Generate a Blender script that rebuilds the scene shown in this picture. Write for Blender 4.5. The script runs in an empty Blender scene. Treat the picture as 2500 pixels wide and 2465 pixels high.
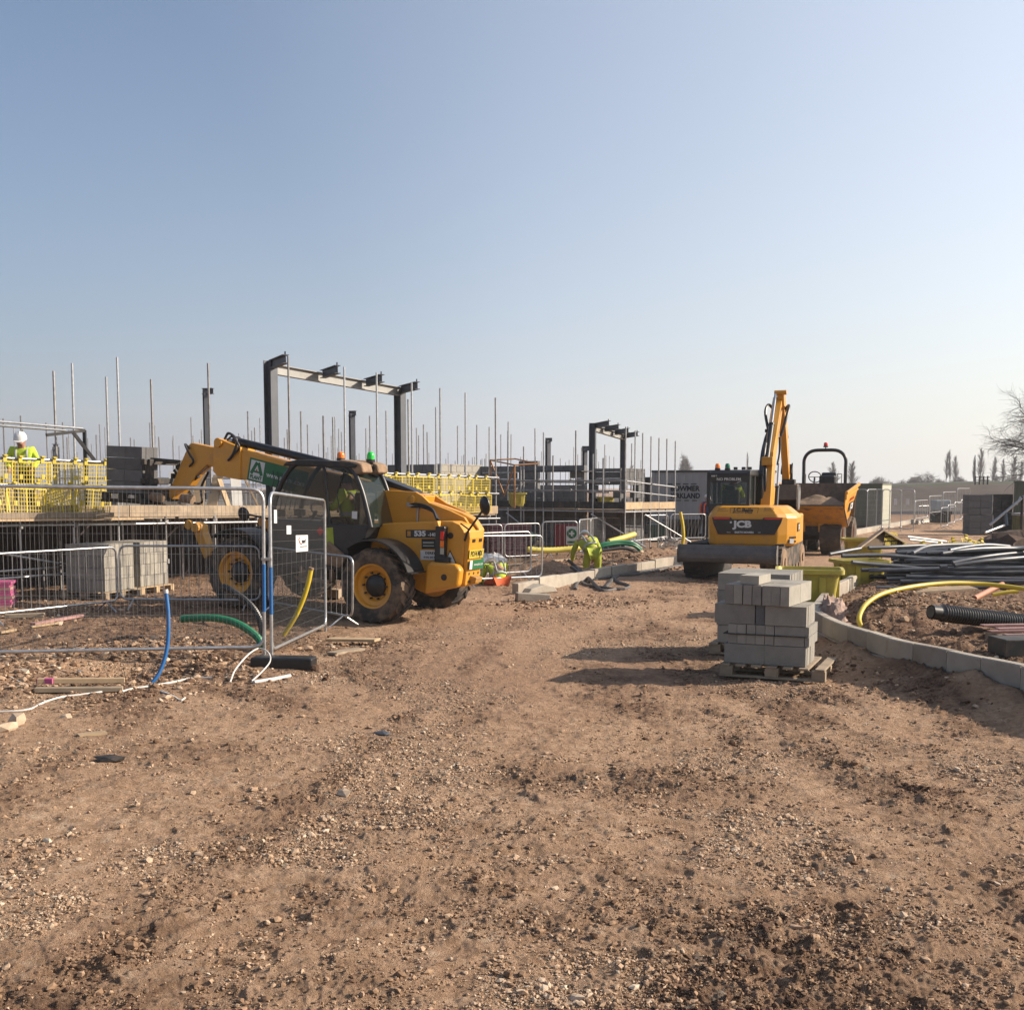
import bpy, math, random
import numpy as np
from mathutils import Vector, Matrix
R = math.radians
SC = bpy.context.scene
COL = SC.collection
random.seed(7)
RNG = np.random.default_rng(11)

# ------------------------------------------------------------------ camera, sky, sun, exposure
F_PX, PITCH, EYE = 2695.0, R(5.0), 2.05            # focal length in photo pixels, downward tilt, eye height
cam_d = bpy.data.cameras.new('camera')
cam_d.sensor_fit = 'HORIZONTAL'; cam_d.sensor_width = 36.0
cam_d.lens = 36.0 * F_PX / 2500.0
cam_d.shift_y = (1191 + F_PX * math.tan(PITCH) - 1232.5) / 2500.0
cam_d.clip_start = 0.1; cam_d.clip_end = 6000
cam = bpy.data.objects.new('camera', cam_d); COL.objects.link(cam)
cam.location = (0, 0, EYE); cam.rotation_euler = (R(90) - PITCH, 0, 0)
SC.camera = cam

SUN_EL, SUN_AZ = R(28), R(86)                      # azimuth clockwise from +Y (the view direction)
to_sun = Vector((math.sin(SUN_AZ) * math.cos(SUN_EL), math.cos(SUN_AZ) * math.cos(SUN_EL), math.sin(SUN_EL)))
world = bpy.data.worlds.new('World'); SC.world = world; world.use_nodes = True
wn = world.node_tree
sky = wn.nodes.new('ShaderNodeTexSky'); sky.sky_type = 'NISHITA'; sky.sun_disc = False
sky.sun_elevation = SUN_EL; sky.sun_rotation = SUN_AZ
sky.altitude = 0; sky.air_density = 1.0; sky.dust_density = 0.6; sky.ozone_density = 1.6
bg = wn.nodes['Background']; bg.inputs['Strength'].default_value = 0.083
def _wmath(op, a, b=None, c=None):
    n = wn.nodes.new('ShaderNodeMath'); n.operation = op
    for i, v in enumerate((a, b, c)):
        if v is None: continue
        if isinstance(v, (int, float)): n.inputs[i].default_value = v
        else: wn.links.new(v, n.inputs[i])
    return n.outputs[0]
def _wdot(vec):
    n = wn.nodes.new('ShaderNodeVectorMath'); n.operation = 'DOT_PRODUCT'; wn.links.new(_dir, n.inputs[0]); n.inputs[1].default_value = vec; return n.outputs['Value']
def _wmix(mode, f, a, b):
    n = wn.nodes.new('ShaderNodeMix'); n.data_type = 'RGBA'; n.blend_type = mode
    for i, v in ((0, f), (6, a), (7, b)):
        if isinstance(v, (int, float)): n.inputs[i].default_value = v
        elif isinstance(v, tuple): n.inputs[i].default_value = (*v, 1)
        else: wn.links.new(v, n.inputs[i])
    return n.outputs[2]
_dir = wn.nodes.new('ShaderNodeTexCoord').outputs['Generated']
# hazy spring air: milky towards the horizon all round, brighter towards the sun
_c = _wdot((math.sin(SUN_AZ), math.cos(SUN_AZ), 0))
_ramp = wn.nodes.new('ShaderNodeValToRGB'); wn.links.new(_wmath('MULTIPLY_ADD', _c, 0.5, 0.5), _ramp.inputs[0])
_e = _ramp.color_ramp.elements
_e[0].position = 0.0; _e[0].color = (1.75, 1.95, 2.7, 1); _e[1].position = 1.0; _e[1].color = (5.2, 4.9, 4.4, 1)
for _p, _k in ((0.33, (1.95, 2.10, 2.85)), (0.54, (4.25, 4.35, 4.95)), (0.75, (4.7, 4.55, 4.25))):
    _x = _e.new(_p); _x.color = (*_k, 1)
_f = _wmath('MULTIPLY', _wmath('EXPONENT', _wmath('MULTIPLY', _wmath('MAXIMUM', _wdot((0, 0, 1)), 0.0), -5.0)), 0.97)
_s = _wmix('MIX', _f, sky.outputs[0], _ramp.outputs[0])
_gl = _wmath('POWER', _wmath('MAXIMUM', _wdot(tuple(to_sun)), 0.0), 1.25)
_s = _wmix('ADD', 1.0, _s, _wmix('MULTIPLY', 1.0, (5.6, 5.3, 5.0), _gl))
wn.links.new(_s, bg.inputs[0])
sun_d = bpy.data.lights.new('sun', 'SUN'); sun_d.energy = 5.0; sun_d.angle = R(0.6); sun_d.color = (1.0, 0.86, 0.69)
sun = bpy.data.objects.new('sun', sun_d); COL.objects.link(sun)
sun.rotation_euler = to_sun.to_track_quat('Z', 'Y').to_euler(); sun.location = (40, 10, 30)
vs = SC.view_settings
vs.view_transform = 'Standard'; vs.look = 'None'; vs.exposure = 0.75; vs.gamma = 1.0; vs.use_curve_mapping = False
SC.cycles.volume_bounces = 0; SC.cycles.max_bounces = 6; SC.cycles.transparent_max_bounces = 16
SC.cycles.use_denoising = True

# ------------------------------------------------------------------ helpers: points
_cp, _sp = math.cos(PITCH), math.sin(PITCH)
_YPP = 1191 + F_PX * math.tan(PITCH)
def ray(px, py):
    u = (px - 1250) / F_PX; v = -(py - _YPP) / F_PX
    return Vector((u, _cp + v * _sp, -_sp + v * _cp))
def W(px, py, Y):                                   # where the sight line of the photo meets the distance Y
    r = ray(px, py); return Vector((0, 0, EYE)) + r * (Y / r.y)
def G(px, py, z=0.0):                               # ... meets the height z
    r = ray(px, py); return Vector((0, 0, EYE)) + r * ((z - EYE) / r.z)

# ------------------------------------------------------------------ helpers: noise
_perm = RNG.permutation(256)
_grad = np.stack([np.cos(np.linspace(0, 2*np.pi, 16, endpoint=False)), np.sin(np.linspace(0, 2*np.pi, 16, endpoint=False))], 1)
def perlin(x, y, seed=0):
    xi = np.floor(x).astype(int); yi = np.floor(y).astype(int); xf = x - xi; yf = y - yi
    u = xf*xf*xf*(xf*(xf*6-15)+10); v = yf*yf*yf*(yf*(yf*6-15)+10)
    def g(ix, iy, dx, dy):
        h = _perm[(_perm[(ix + seed*37) & 255] + iy) & 255] & 15
        return _grad[h, 0]*dx + _grad[h, 1]*dy
    a = g(xi, yi, xf, yf); b = g(xi+1, yi, xf-1, yf); c = g(xi, yi+1, xf, yf-1); d = g(xi+1, yi+1, xf-1, yf-1)
    return (a + (b-a)*u)*(1-v) + (c + (d-c)*u)*v
def fbm(x, y, octs=4, seed=0, gain=0.5):
    t = 0; a = 1.0
    for o in range(octs):
        t = t + a*perlin(x, y, seed+o); x = x*2.03+17.1; y = y*2.03+9.7; a *= gain
    return t

# ------------------------------------------------------------------ helpers: materials
ALB = 0.70                                         # keeps the paints in step with the exposure
def pmat(name, col, rough=0.6, metal=0.0, var=0.12, scale=6.0, bump=0.0, bscale=40.0, dirt=None, dirt_amt=0.0, dscale=3.0, spec=0.5, alpha=None, coat=0.0):
    col = tuple(c*ALB for c in col); dirt = tuple(c*ALB for c in dirt) if dirt else None
    m = bpy.data.materials.new(name); m.use_nodes = True
    nt = m.node_tree; N = nt.nodes; L = nt.links; b = N['Principled BSDF']
    b.inputs['Roughness'].default_value = rough; b.inputs['Metallic'].default_value = metal
    b.inputs['Specular IOR Level'].default_value = spec
    b.inputs['Coat Weight'].default_value = coat
    tc0 = N.new('ShaderNodeTexCoord'); oi = N.new('ShaderNodeObjectInfo')          # every object gets its own patch of the texture
    of = N.new('ShaderNodeVectorMath'); of.operation = 'MULTIPLY_ADD'; L.new(oi.outputs['Random'], of.inputs[0]); of.inputs[1].default_value = (37, 53, 71); L.new(tc0.outputs['Object'], of.inputs[2])
    class tc: outputs = {'Object': of.outputs[0]}
    n1 = N.new('ShaderNodeTexNoise'); n1.inputs['Scale'].default_value = scale; n1.inputs['Detail'].default_value = 5; n1.inputs['Roughness'].default_value = 0.6
    L.new(tc.outputs['Object'], n1.inputs['Vector'])
    mr = N.new('ShaderNodeMapRange'); mr.inputs[1].default_value = 0.3; mr.inputs[2].default_value = 0.7
    mr.inputs[3].default_value = 1-var; mr.inputs[4].default_value = 1+var
    L.new(n1.outputs['Fac'], mr.inputs[0])
    mul = N.new('ShaderNodeMix'); mul.data_type = 'RGBA'; mul.blend_type = 'MULTIPLY'; mul.inputs[0].default_value = 1
    mul.inputs[6].default_value = (*col, 1); L.new(mr.outputs[0], mul.inputs[7])
    out = mul.outputs[2]
    rv = N.new('ShaderNodeMapRange'); rv.inputs[3].default_value = 1-var*.7; rv.inputs[4].default_value = 1+var*.7; L.new(oi.outputs['Random'], rv.inputs[0])
    m0 = N.new('ShaderNodeMix'); m0.data_type = 'RGBA'; m0.blend_type = 'MULTIPLY'; m0.inputs[0].default_value = 1; L.new(out, m0.inputs[6]); L.new(rv.outputs[0], m0.inputs[7]); out = m0.outputs[2]
    if dirt is not None:
        n2 = N.new('ShaderNodeTexNoise'); n2.inputs['Scale'].default_value = dscale; n2.inputs['Detail'].default_value = 7; n2.inputs['Roughness'].default_value = 0.68
        L.new(tc.outputs['Object'], n2.inputs['Vector'])
        m2 = N.new('ShaderNodeMapRange'); m2.inputs[1].default_value = 0.62-0.3*dirt_amt; m2.inputs[2].default_value = 0.8-0.3*dirt_amt
        m2.inputs[3].default_value = 0; m2.inputs[4].default_value = min(0.9, 0.25+dirt_amt)
        L.new(n2.outputs['Fac'], m2.inputs[0])
        mx = N.new('ShaderNodeMix'); mx.data_type = 'RGBA'; L.new(m2.outputs[0], mx.inputs[0]); L.new(out, mx.inputs[6]); mx.inputs[7].default_value = (*dirt, 1)
        out = mx.outputs[2]
        m3 = N.new('ShaderNodeMapRange'); m3.inputs[3].default_value = rough; m3.inputs[4].default_value = 0.9; L.new(m2.outputs[0], m3.inputs[0]); L.new(m3.outputs[0], b.inputs['Roughness'])
    L.new(out, b.inputs['Base Color'])
    if bump:
        n3 = N.new('ShaderNodeTexNoise'); n3.inputs['Scale'].default_value = bscale; n3.inputs['Detail'].default_value = 5
        L.new(tc.outputs['Object'], n3.inputs['Vector'])
        bp = N.new('ShaderNodeBump'); bp.inputs['Strength'].default_value = bump; bp.inputs['Distance'].default_value = 0.02
        L.new(n3.outputs['Fac'], bp.inputs['Height']); L.new(bp.outputs[0], b.inputs['Normal'])
    if alpha is not None: b.inputs['Alpha'].default_value = alpha
    return m

# ------------------------------------------------------------------ helpers: mesh builder
class MB:
    """collects shapes and links them as ONE mesh object"""
    def __init__(s): s.v = []; s.f = []; s.mi = []
    def add(s, vs, fs, M=None, mi=0):
        o = len(s.v)
        for p in vs: s.v.append(tuple(M @ Vector(p)) if M is not None else tuple(p))
        for f in fs: s.f.append(tuple(i+o for i in f)); s.mi.append(mi)
        return s
    def box(s, c, d, M=None, mi=0, rot=None):
        x, y, z = d[0]/2, d[1]/2, d[2]/2
        T = Matrix.Translation(c)
        if rot is not None: T = T @ rot
        if M is not None: T = M @ T
        v = [(a*x, b*y, e*z) for a in (-1, 1) for b in (-1, 1) for e in (-1, 1)]
        return s.add(v, [(0,1,3,2),(4,6,7,5),(0,4,5,1),(2,3,7,6),(0,2,6,4),(1,5,7,3)], T, mi)
    def bar(s, p, q, w, h, mi=0, up=(0,0,1)):        # box beam from p to q
        p = Vector(p); q = Vector(q); d = q-p; L = d.length
        if L < 1e-6: return s
        X = d/L; u = Vector(up)
        if abs(X.dot(u)) > 0.98: u = Vector((0,1,0))
        Y = u.cross(X).normalized(); Z = X.cross(Y)
        M = Matrix((X, Y, Z)).transposed().to_4x4(); M.translation = (p+q)/2
        return s.box((0,0,0), (L, w, h), M, mi)
    def tube(s, pts, r, n=8, caps=True, mi=0, closed=False):
        P = [Vector(p) for p in pts]; m = len(P); o = len(s.v)
        rs = r if hasattr(r, '__len__') else [r]*m
        prevN = None
        for i in range(m):
            if closed: t = P[(i+1) % m]-P[i-1]
            else: t = P[min(i+1, m-1)]-P[max(i-1, 0)]
            t.normalize()
            if prevN is None:
                a = Vector((0,0,1)) if abs(t.z) < 0.9 else Vector((1,0,0))
                nn = t.cross(a).normalized()
            else:
                nn = (prevN - t*prevN.dot(t)).normalized()
            prevN = nn; bb = t.cross(nn)
            for k in range(n):
                a = 2*math.pi*k/n
                s.v.append(tuple(P[i] + (nn*math.cos(a)+bb*math.sin(a))*rs[i]))
        for i in range(m if closed else m-1):
            j = (i+1) % m
            for k in range(n):
                k2 = (k+1) % n
                s.f.append((o+i*n+k, o+i*n+k2, o+j*n+k2, o+j*n+k)); s.mi.append(mi)
        if caps and not closed:
            s.f.append(tuple(o+k for k in range(n))[::-1]); s.mi.append(mi)
            s.f.append(tuple(o+(m-1)*n+k for k in range(n))); s.mi.append(mi)
        return s
    def prism(s, poly, a, b, axis='y', M=None, mi=0):  # 2D outline extruded from a to b along an axis
        def P(u, w, t): return {'y': (u, t, w), 'x': (t, u, w), 'z': (u, w, t)}[axis]
        n = len(poly); v = [P(u, w, a) for u, w in poly]+[P(u, w, b) for u, w in poly]
        area = sum(poly[i][0]*poly[(i+1) % n][1]-poly[(i+1) % n][0]*poly[i][1] for i in range(n))
        f = [tuple(range(n)), tuple(range(2*n-1, n-1, -1))]
        f += [(i, i+n, (i+1) % n+n, (i+1) % n) for i in range(n)]
        flip = (area > 0) == (axis in ('x', 'z')); flip = flip if b > a else not flip
        if flip: f = [t[::-1] for t in f]
        return s.add(v, f, M, mi)
    def lathe(s, prof, n=24, M=None, mi=0, closed=False):  # profile (radius, height) about local Z
        v = []; f = []; m = len(prof)
        for (r, z) in prof:
            for k in range(n):
                a = 2*math.pi*k/n; v.append((r*math.cos(a), r*math.sin(a), z))
        for i in range(m if closed else m-1):
            j = (i+1) % m
            for k in range(n):
                k2 = (k+1) % n; f.append((i*n+k, i*n+k2, j*n+k2, j*n+k))
        if not closed:
            if prof[0][0] > 1e-5: f.append(tuple(range(n))[::-1])
            if prof[-1][0] > 1e-5: f.append(tuple((m-1)*n+k for k in range(n)))
        return s.add(v, f, M, mi)
    def loft(s, rings, caps=True, mi=0, M=None):      # equal-length closed rings
        n = len(rings[0]); v = [p for r in rings for p in r]; f = []
        for i in range(len(rings)-1):
            for k in range(n):
                k2 = (k+1) % n; f.append((i*n+k, i*n+k2, (i+1)*n+k2, (i+1)*n+k))
        if caps:
            f.append(tuple(range(n))[::-1]); f.append(tuple((len(rings)-1)*n+k for k in range(n)))
        return s.add(v, f, M, mi)
    def mesh(s, name, mats, smooth=None, fix=True):
        me = bpy.data.meshes.new(name); me.from_pydata(s.v, [], s.f)
        for m in (mats if isinstance(mats, (list, tuple)) else [mats]): me.materials.append(m)
        if any(s.mi): me.polygons.foreach_set('material_index', s.mi)
        if fix:
            import bmesh
            bm = bmesh.new(); bm.from_mesh(me); bmesh.ops.recalc_face_normals(bm, faces=bm.faces); bm.to_mesh(me); bm.free()
        if smooth is not None:
            me.polygons.foreach_set('use_smooth', [True]*len(me.polygons))
            try: me.set_sharp_from_angle(angle=R(smooth))
            except Exception: pass
        me.update(); return me
    def build(s, name, mats, parent=None, smooth=None, bevel=0, M=None, seg=2):
        return put(name, s.mesh(name, mats, smooth), parent, bevel, M, seg)
def put(name, me, parent=None, bevel=0, M=None, seg=2):
    o = bpy.data.objects.new(name, me); COL.objects.link(o)
    if parent is not None: o.parent = parent
    if M is not None: o.matrix_basis = M
    if bevel:
        b = o.modifiers.new('bevel', 'BEVEL'); b.width = bevel; b.segments = seg; b.limit_method = 'ANGLE'; b.angle_limit = R(35)
    return o
def tag(o, label=None, cat=None, group=None, kind=None):
    if label: o['label'] = label
    if cat: o['category'] = cat
    if group: o['group'] = group
    if kind: o['kind'] = kind
    return o
def thing(name, label, cat, loc=(0,0,0), rz=0.0, group=None, M=None):
    o = bpy.data.objects.new(name, None); COL.objects.link(o); o.empty_display_size = 0.2
    if M is not None: o.matrix_basis = M
    else: o.location = loc; o.rotation_euler = (0, 0, rz)
    return tag(o, label, cat, group)
def copy_tree(o, parent=None):
    c = o.copy(); COL.objects.link(c)
    if parent is not None: c.parent = parent
    for ch in list(o.children): copy_tree(ch, c)
    return c
def RZ(a): return Matrix.Rotation(a, 4, 'Z')
def RX(a): return Matrix.Rotation(a, 4, 'X')
def RY(a): return Matrix.Rotation(a, 4, 'Y')
def T(x, y, z): return Matrix.Translation((x, y, z))
def smoothpath(pts, n=6):                             # Catmull-Rom through the points
    P = [Vector(p) for p in pts]; P = [P[0]*2-P[1]]+P+[P[-1]*2-P[-2]]; out = []
    for i in range(1, len(P)-2):
        a, b, c, d = P[i-1], P[i], P[i+1], P[i+2]
        for k in range(n):
            t = k/n
            out.append(0.5*((2*b)+(c-a)*t+(2*a-5*b+4*c-d)*t*t+(3*b-a-3*c+d)*t**3))
    out.append(P[-2]); return out
def text_part(name, body, size, mat, parent, M, bold=0.0, xscale=1.0, depth=0.002, spacing=1.0, align='CENTER'):
    cu = bpy.data.curves.new('txt', 'FONT'); cu.body = body; cu.size = size; cu.align_x = align; cu.align_y = 'CENTER'
    cu.offset = bold; cu.extrude = depth; cu.space_character = spacing; cu.resolution_u = 3
    ob = bpy.data.objects.new('txt', cu); COL.objects.link(ob)
    dg = bpy.context.evaluated_depsgraph_get(); dg.update()
    me = bpy.data.meshes.new_from_object(ob.evaluated_get(dg)); bpy.data.objects.remove(ob); bpy.data.curves.remove(cu)
    me.name = name; me.materials.clear(); me.materials.append(mat)
    o = bpy.data.objects.new(name, me); COL.objects.link(o); o.parent = parent
    o.matrix_basis = M @ Matrix.Diagonal((xscale, 1, 1, 1)); return o
# ------------------------------------------------------------------ the ground
def gauss(x, y, cx, cy, r): return np.exp(-((x-cx)**2+(y-cy)**2)/(r*r))
def sstep(a, b, t):
    t = np.clip((t-a)/(b-a), 0, 1); return t*t*(3-2*t)
KZ = 0.42                                            # top of the kerb wall
KERB_R = [(2560,1642),(2500,1625),(2362,1598),(2285,1581),(2186,1562),(2109,1539),(2052,1523),(2016,1508),(2000,1500),(1986,1488),(1990,1465),(2023,1430),(2079,1404),(2103,1395),(2200,1376),(2330,1360)]
KERB_PTS = [tuple(G(px, py, KZ))[:2] for px, py in KERB_R]
_e0, _e1 = Vector(KERB_PTS[0]), Vector(KERB_PTS[2]); _ed = (_e0-_e1).normalized()
KERB_PTS = [tuple(_e0+_ed*6.5+Vector((1.0, 0))), tuple(_e0+_ed*4.2+Vector((.3, 0))), tuple(_e0+_ed*2.0)]+KERB_PTS   # the wall runs on past the frame
_f0, _f1 = Vector(KERB_PTS[-1]), Vector(KERB_PTS[-2]); _fd = (_f0-_f1).normalized(); KERB_PTS = KERB_PTS+[tuple(_f0+_fd*3), tuple(_f0+_fd*7)]
KERB_POLY = smoothpath([(x, y, 0) for x, y in KERB_PTS], 5)
ISL = np.array([(p.x, p.y) for p in KERB_POLY]+[(31., 27.), (31., 6.)])
def in_poly(x, y, poly):
    r = np.zeros(x.shape, bool); n = len(poly)
    for i in range(n):
        x1, y1 = poly[i]; x2, y2 = poly[(i+1) % n]
        c = ((y1 > y) != (y2 > y)); xx = (x2-x1)*(y-y1)/((y2-y1) if y2 != y1 else 1e-9)+x1
        r ^= c & (x < xx)
    return r
def dist_poly(x, y, pts):
    d = np.full(x.shape, 1e9)
    for i in range(len(pts)-1):
        ax, ay = pts[i]; bx, by = pts[i+1]; L = (bx-ax)**2+(by-ay)**2+1e-12
        t = np.clip(((x-ax)*(bx-ax)+(y-ay)*(by-ay))/L, 0, 1)
        d = np.minimum(d, np.hypot(x-ax-t*(bx-ax), y-ay-t*(by-ay)))
    return d
KP = [(p.x, p.y) for p in KERB_POLY]
LK0 = G(1262, 1450); LK1 = G(1700, 1372)             # line of the left-hand kerb
def ground_base(x, y):
    z = 0.05*fbm(x*0.13, y*0.13, 3, 3)*sstep(60, 25, np.hypot(x, y))
    z = z - 0.07*gauss(x, y, -2.2, 16.7, 1.6) + 0.05*gauss(x, y, -5.2, 19.2, 1.8) - 0.05*gauss(x, y, -2.7, 15.6, 1.2)
    # rubble and trench beside the mesh fence
    z = z + 0.10*gauss(x, y, -5.2, 12.0, 0.9) + 0.10*gauss(x, y, -4.4, 13.6, 0.9) - 0.30*gauss(x, y, -4.35, 12.15, 0.34) + 0.08*gauss(x, y, -3.4, 12.4, 0.5) - 0.16*gauss(x, y, -3.75, 12.1, 0.3)
    z = z + 0.12*gauss(x, y, -5.9, 10.9, 0.8)
    z = z - 0.42*gauss(x, y, 1.95, 27.9, 0.9)
    # soil banked behind the left kerb
    nx, ny = -(LK1.y-LK0.y), (LK1.x-LK0.x); ln = math.hypot(nx, ny); s = ((x-LK0.x)*nx+(y-LK0.y)*ny)/ln
    al = ((x-LK0.x)*(LK1.x-LK0.x)+(y-LK0.y)*(LK1.y-LK0.y))/ln**2
    bank = np.exp(-((s-1.6)/1.3)**2)*sstep(0.25, 0.5, al)*sstep(1.6, 1.0, al)*sstep(0.1, 0.5, s)
    z = z + 0.32*bank*(0.7+0.8*fbm(x*0.8, y*0.8, 3, 9))
    z = z - 0.10*sstep(0.1, 0.4, s)*sstep(1.2, 0.6, s)*sstep(-.1, .05, al)*sstep(0.5, 0.3, al)
    return z
def ground_z(x, y):
    x = np.asarray(x, float); y = np.asarray(y, float)
    z = ground_base(x, y)
    near = (x > 2.5) & (x < 31) & (y > 4) & (y < 34)
    if near.any():
        xs, ys = x[near], y[near]
        ins = in_poly(xs, ys, ISL); d = dist_poly(xs, ys, KP)
        up = np.where(ins, sstep(0.05, 0.20, d)*0.24+sstep(0.2, 0.5, d)*0.06, 0.0)
        up += np.where(ins, 0.34*gauss(xs, ys, 5.15, 14.6, 0.85)*sstep(0.1, 0.7, d) + 0.16*gauss(xs, ys, 6.3, 15.6, 0.8)+0.12*fbm(xs*0.9, ys*0.9, 3, 21)*sstep(0.1, 0.8, d), 0.0)
        up += np.where(~ins, 0.19*np.exp(-(d/0.45)**2)*(1+0.8*fbm(xs*1.2, ys*1.2, 2, 31))*sstep(15.5, 13.0, ys), 0.0)
        z = z.copy(); z[near] += up
    return z
def gz(x, y): return float(ground_z(np.array([x]), np.array([y]))[0])
def GP(px, py):                                       # sight line on the real terrain
    p = G(px, py)
    for _ in range(4): p = G(px, py, gz(p.x, p.y))
    return p
TRACKS = [(-1.35, 4.0, .10, .006, .20), (0.55, 4.0, .10, .006, .20), (2.5, 5.0, -.16, .012, .18), (-3.1, 9.0, .34, .004, .21), (3.5, 6.0, -.24, .0, .17)]
def tread(x, y):
    """lugged tyre prints: how strongly a point lies in one, and the height they press"""
    msk = np.zeros(x.shape); hh = np.zeros(x.shape)
    for i, (x0, y0, s1, s2, hw) in enumerate(TRACKS):
        t = y-y0; c = x0+s1*t+s2*t*t+0.10*fbm(x*0.5+i, y*0.8, 2, 151+i); u = (x-c)/hw; f = sstep(1.25, 0.70, np.abs(u))*sstep(-0.12, 0.35, fbm(x*0.6+i*3, y*0.35, 2, 141+i))*sstep(24, 15, y)
        lug = np.sin(2*np.pi*(y+np.abs(u)*0.10+i*0.3)/0.21); h = f*(-0.010+0.009*np.tanh(2.2*lug)*sstep(14, 9, y))
        msk = np.maximum(msk, f); hh = hh+h
    return msk, hh
def soil_masks(x, y):
    """track marks and damp patches of the dirt road (soil colour) plus gravel patches"""
    a = fbm(x*0.33+3, y*0.21, 4, 41); b = fbm(x*1.3, y*0.8, 4, 47)
    damp = sstep(-0.06, 0.34, a*0.9+b*0.45)
    for cx, cy, rx, ry, k in ((.75, 7.5, 1.3, .55, .9), (-.75, 6.5, 1.0, .35, .7), (2.1, 5.3, 1.0, .35, .35), (-2.3, 8.3, .9, .5, .6), (-1.0, 5.2, .8, .3, .7), (2.9, 8.6, 1.0, .6, .3), (.3, 5.0, .6, .25, .6), (-2.0, 10.5, 1.2, .8, .6), (1.1, 10.2, .8, .6, .5)):
        q = ((x-cx+.25*b)/rx)**2+((y-cy+.2*a)/ry)**2; damp = np.maximum(damp, k*np.exp(-q)*sstep(-.5, .1, b))
    damp = damp*(1-.6*sstep(1.0, 1.6, x)*sstep(7.4, 6.6, y))
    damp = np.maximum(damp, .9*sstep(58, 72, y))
    lane = np.exp(-((x-(-.9+.115*(y-7)+.3*np.sin(y*.25)))/(.55+.06*y))**2)*sstep(8.5, 11, y)*sstep(27, 22, y)
    damp = damp*(1-.75*lane)
    # wheel ruts that sweep from the foreground to the excavator
    for off in (-1.15, 0.75, 2.1, -2.6):
        c = off + 0.055*(y-5) + 0.9*np.sin(y*0.11+off)
        damp = np.maximum(damp, 0.75*np.exp(-((x-c)/0.22)**2)*sstep(-0.25, 0.3, fbm(x*0.9, y*0.5, 3, 53)))
    # wet dug soil: left of the mesh fence (with painted shade under the scaffold), behind the left kerb and inside the island
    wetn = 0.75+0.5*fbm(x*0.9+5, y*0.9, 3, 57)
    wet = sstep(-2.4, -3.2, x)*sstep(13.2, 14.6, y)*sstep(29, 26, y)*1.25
    sk = ((x-LK0.x)*-(LK1.y-LK0.y)+(y-LK0.y)*(LK1.x-LK0.x))/math.hypot(LK1.x-LK0.x, LK1.y-LK0.y)
    wet = np.maximum(wet, sstep(0.0, 0.3, sk)*sstep(7, 5, sk)*sstep(-2.5, -1.0, x)*sstep(7.5, 6.5, x)*sstep(20.5, 22, y))
    m = (x > 2.5) & (y > 4) & (y < 34)
    if m.any(): wet[m] = np.maximum(wet[m], in_poly(x[m], y[m], ISL)*1.35)
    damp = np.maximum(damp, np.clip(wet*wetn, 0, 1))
    tr_, _ = tread(x, y); damp = np.maximum(damp, 0.22*tr_)
    smooth = sstep(0.0, 0.4, fbm(x*0.28+20, y*0.16+4, 3, 61)) * sstep(9, 13, y); smooth = np.maximum(smooth, 0.9*lane)
    grav = sstep(-0.02, 0.36, fbm(x*0.55+7, y*0.45, 4, 71)+0.25*fbm(x*2.6, y*2.6, 3, 77))
    return damp, grav, smooth
def clods(x, y, d):
    damp, grav, smooth = soil_masks(x, y)
    n1 = fbm(x*2.2, y*2.2, 4, 81); n2 = fbm(x*9, y*9, 3, 87); n3 = np.abs(perlin(x*24, y*24, 91))
    rough = 0.35+0.9*damp
    n4 = perlin(x*47, y*47, 93)
    z = 0.028*n1 + 0.012*fbm(x*5.3, y*5.3, 2, 85)*sstep(20, 9, d) + rough*0.026*np.maximum(n2, -0.15) + rough*0.020*n3*sstep(16, 7, d) + rough*0.010*n4*sstep(10, 5, d)
    z += 0.026*rough*np.maximum(fbm(x*5+2*n1, y*4, 3, 95)-0.12, 0)*2
    tm, th_ = tread(x, y); z = z*(1-0.5*tm)+th_
    return z, damp, grav, smooth
def ground_full(x, y):
    d = np.hypot(x, y); z = ground_z(x, y); c, damp, grav, smooth = clods(x, y, d)
    k = sstep(45, 18, d)
    # heaps inside the kerb island and beside the fence are lumpier
    lump = 0.05*fbm(x*3.3, y*3.3, 4, 99)*np.maximum(sstep(0.2, 0.4, z), 0.0)
    return z + c*k + lump*k, damp, grav, smooth
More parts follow.
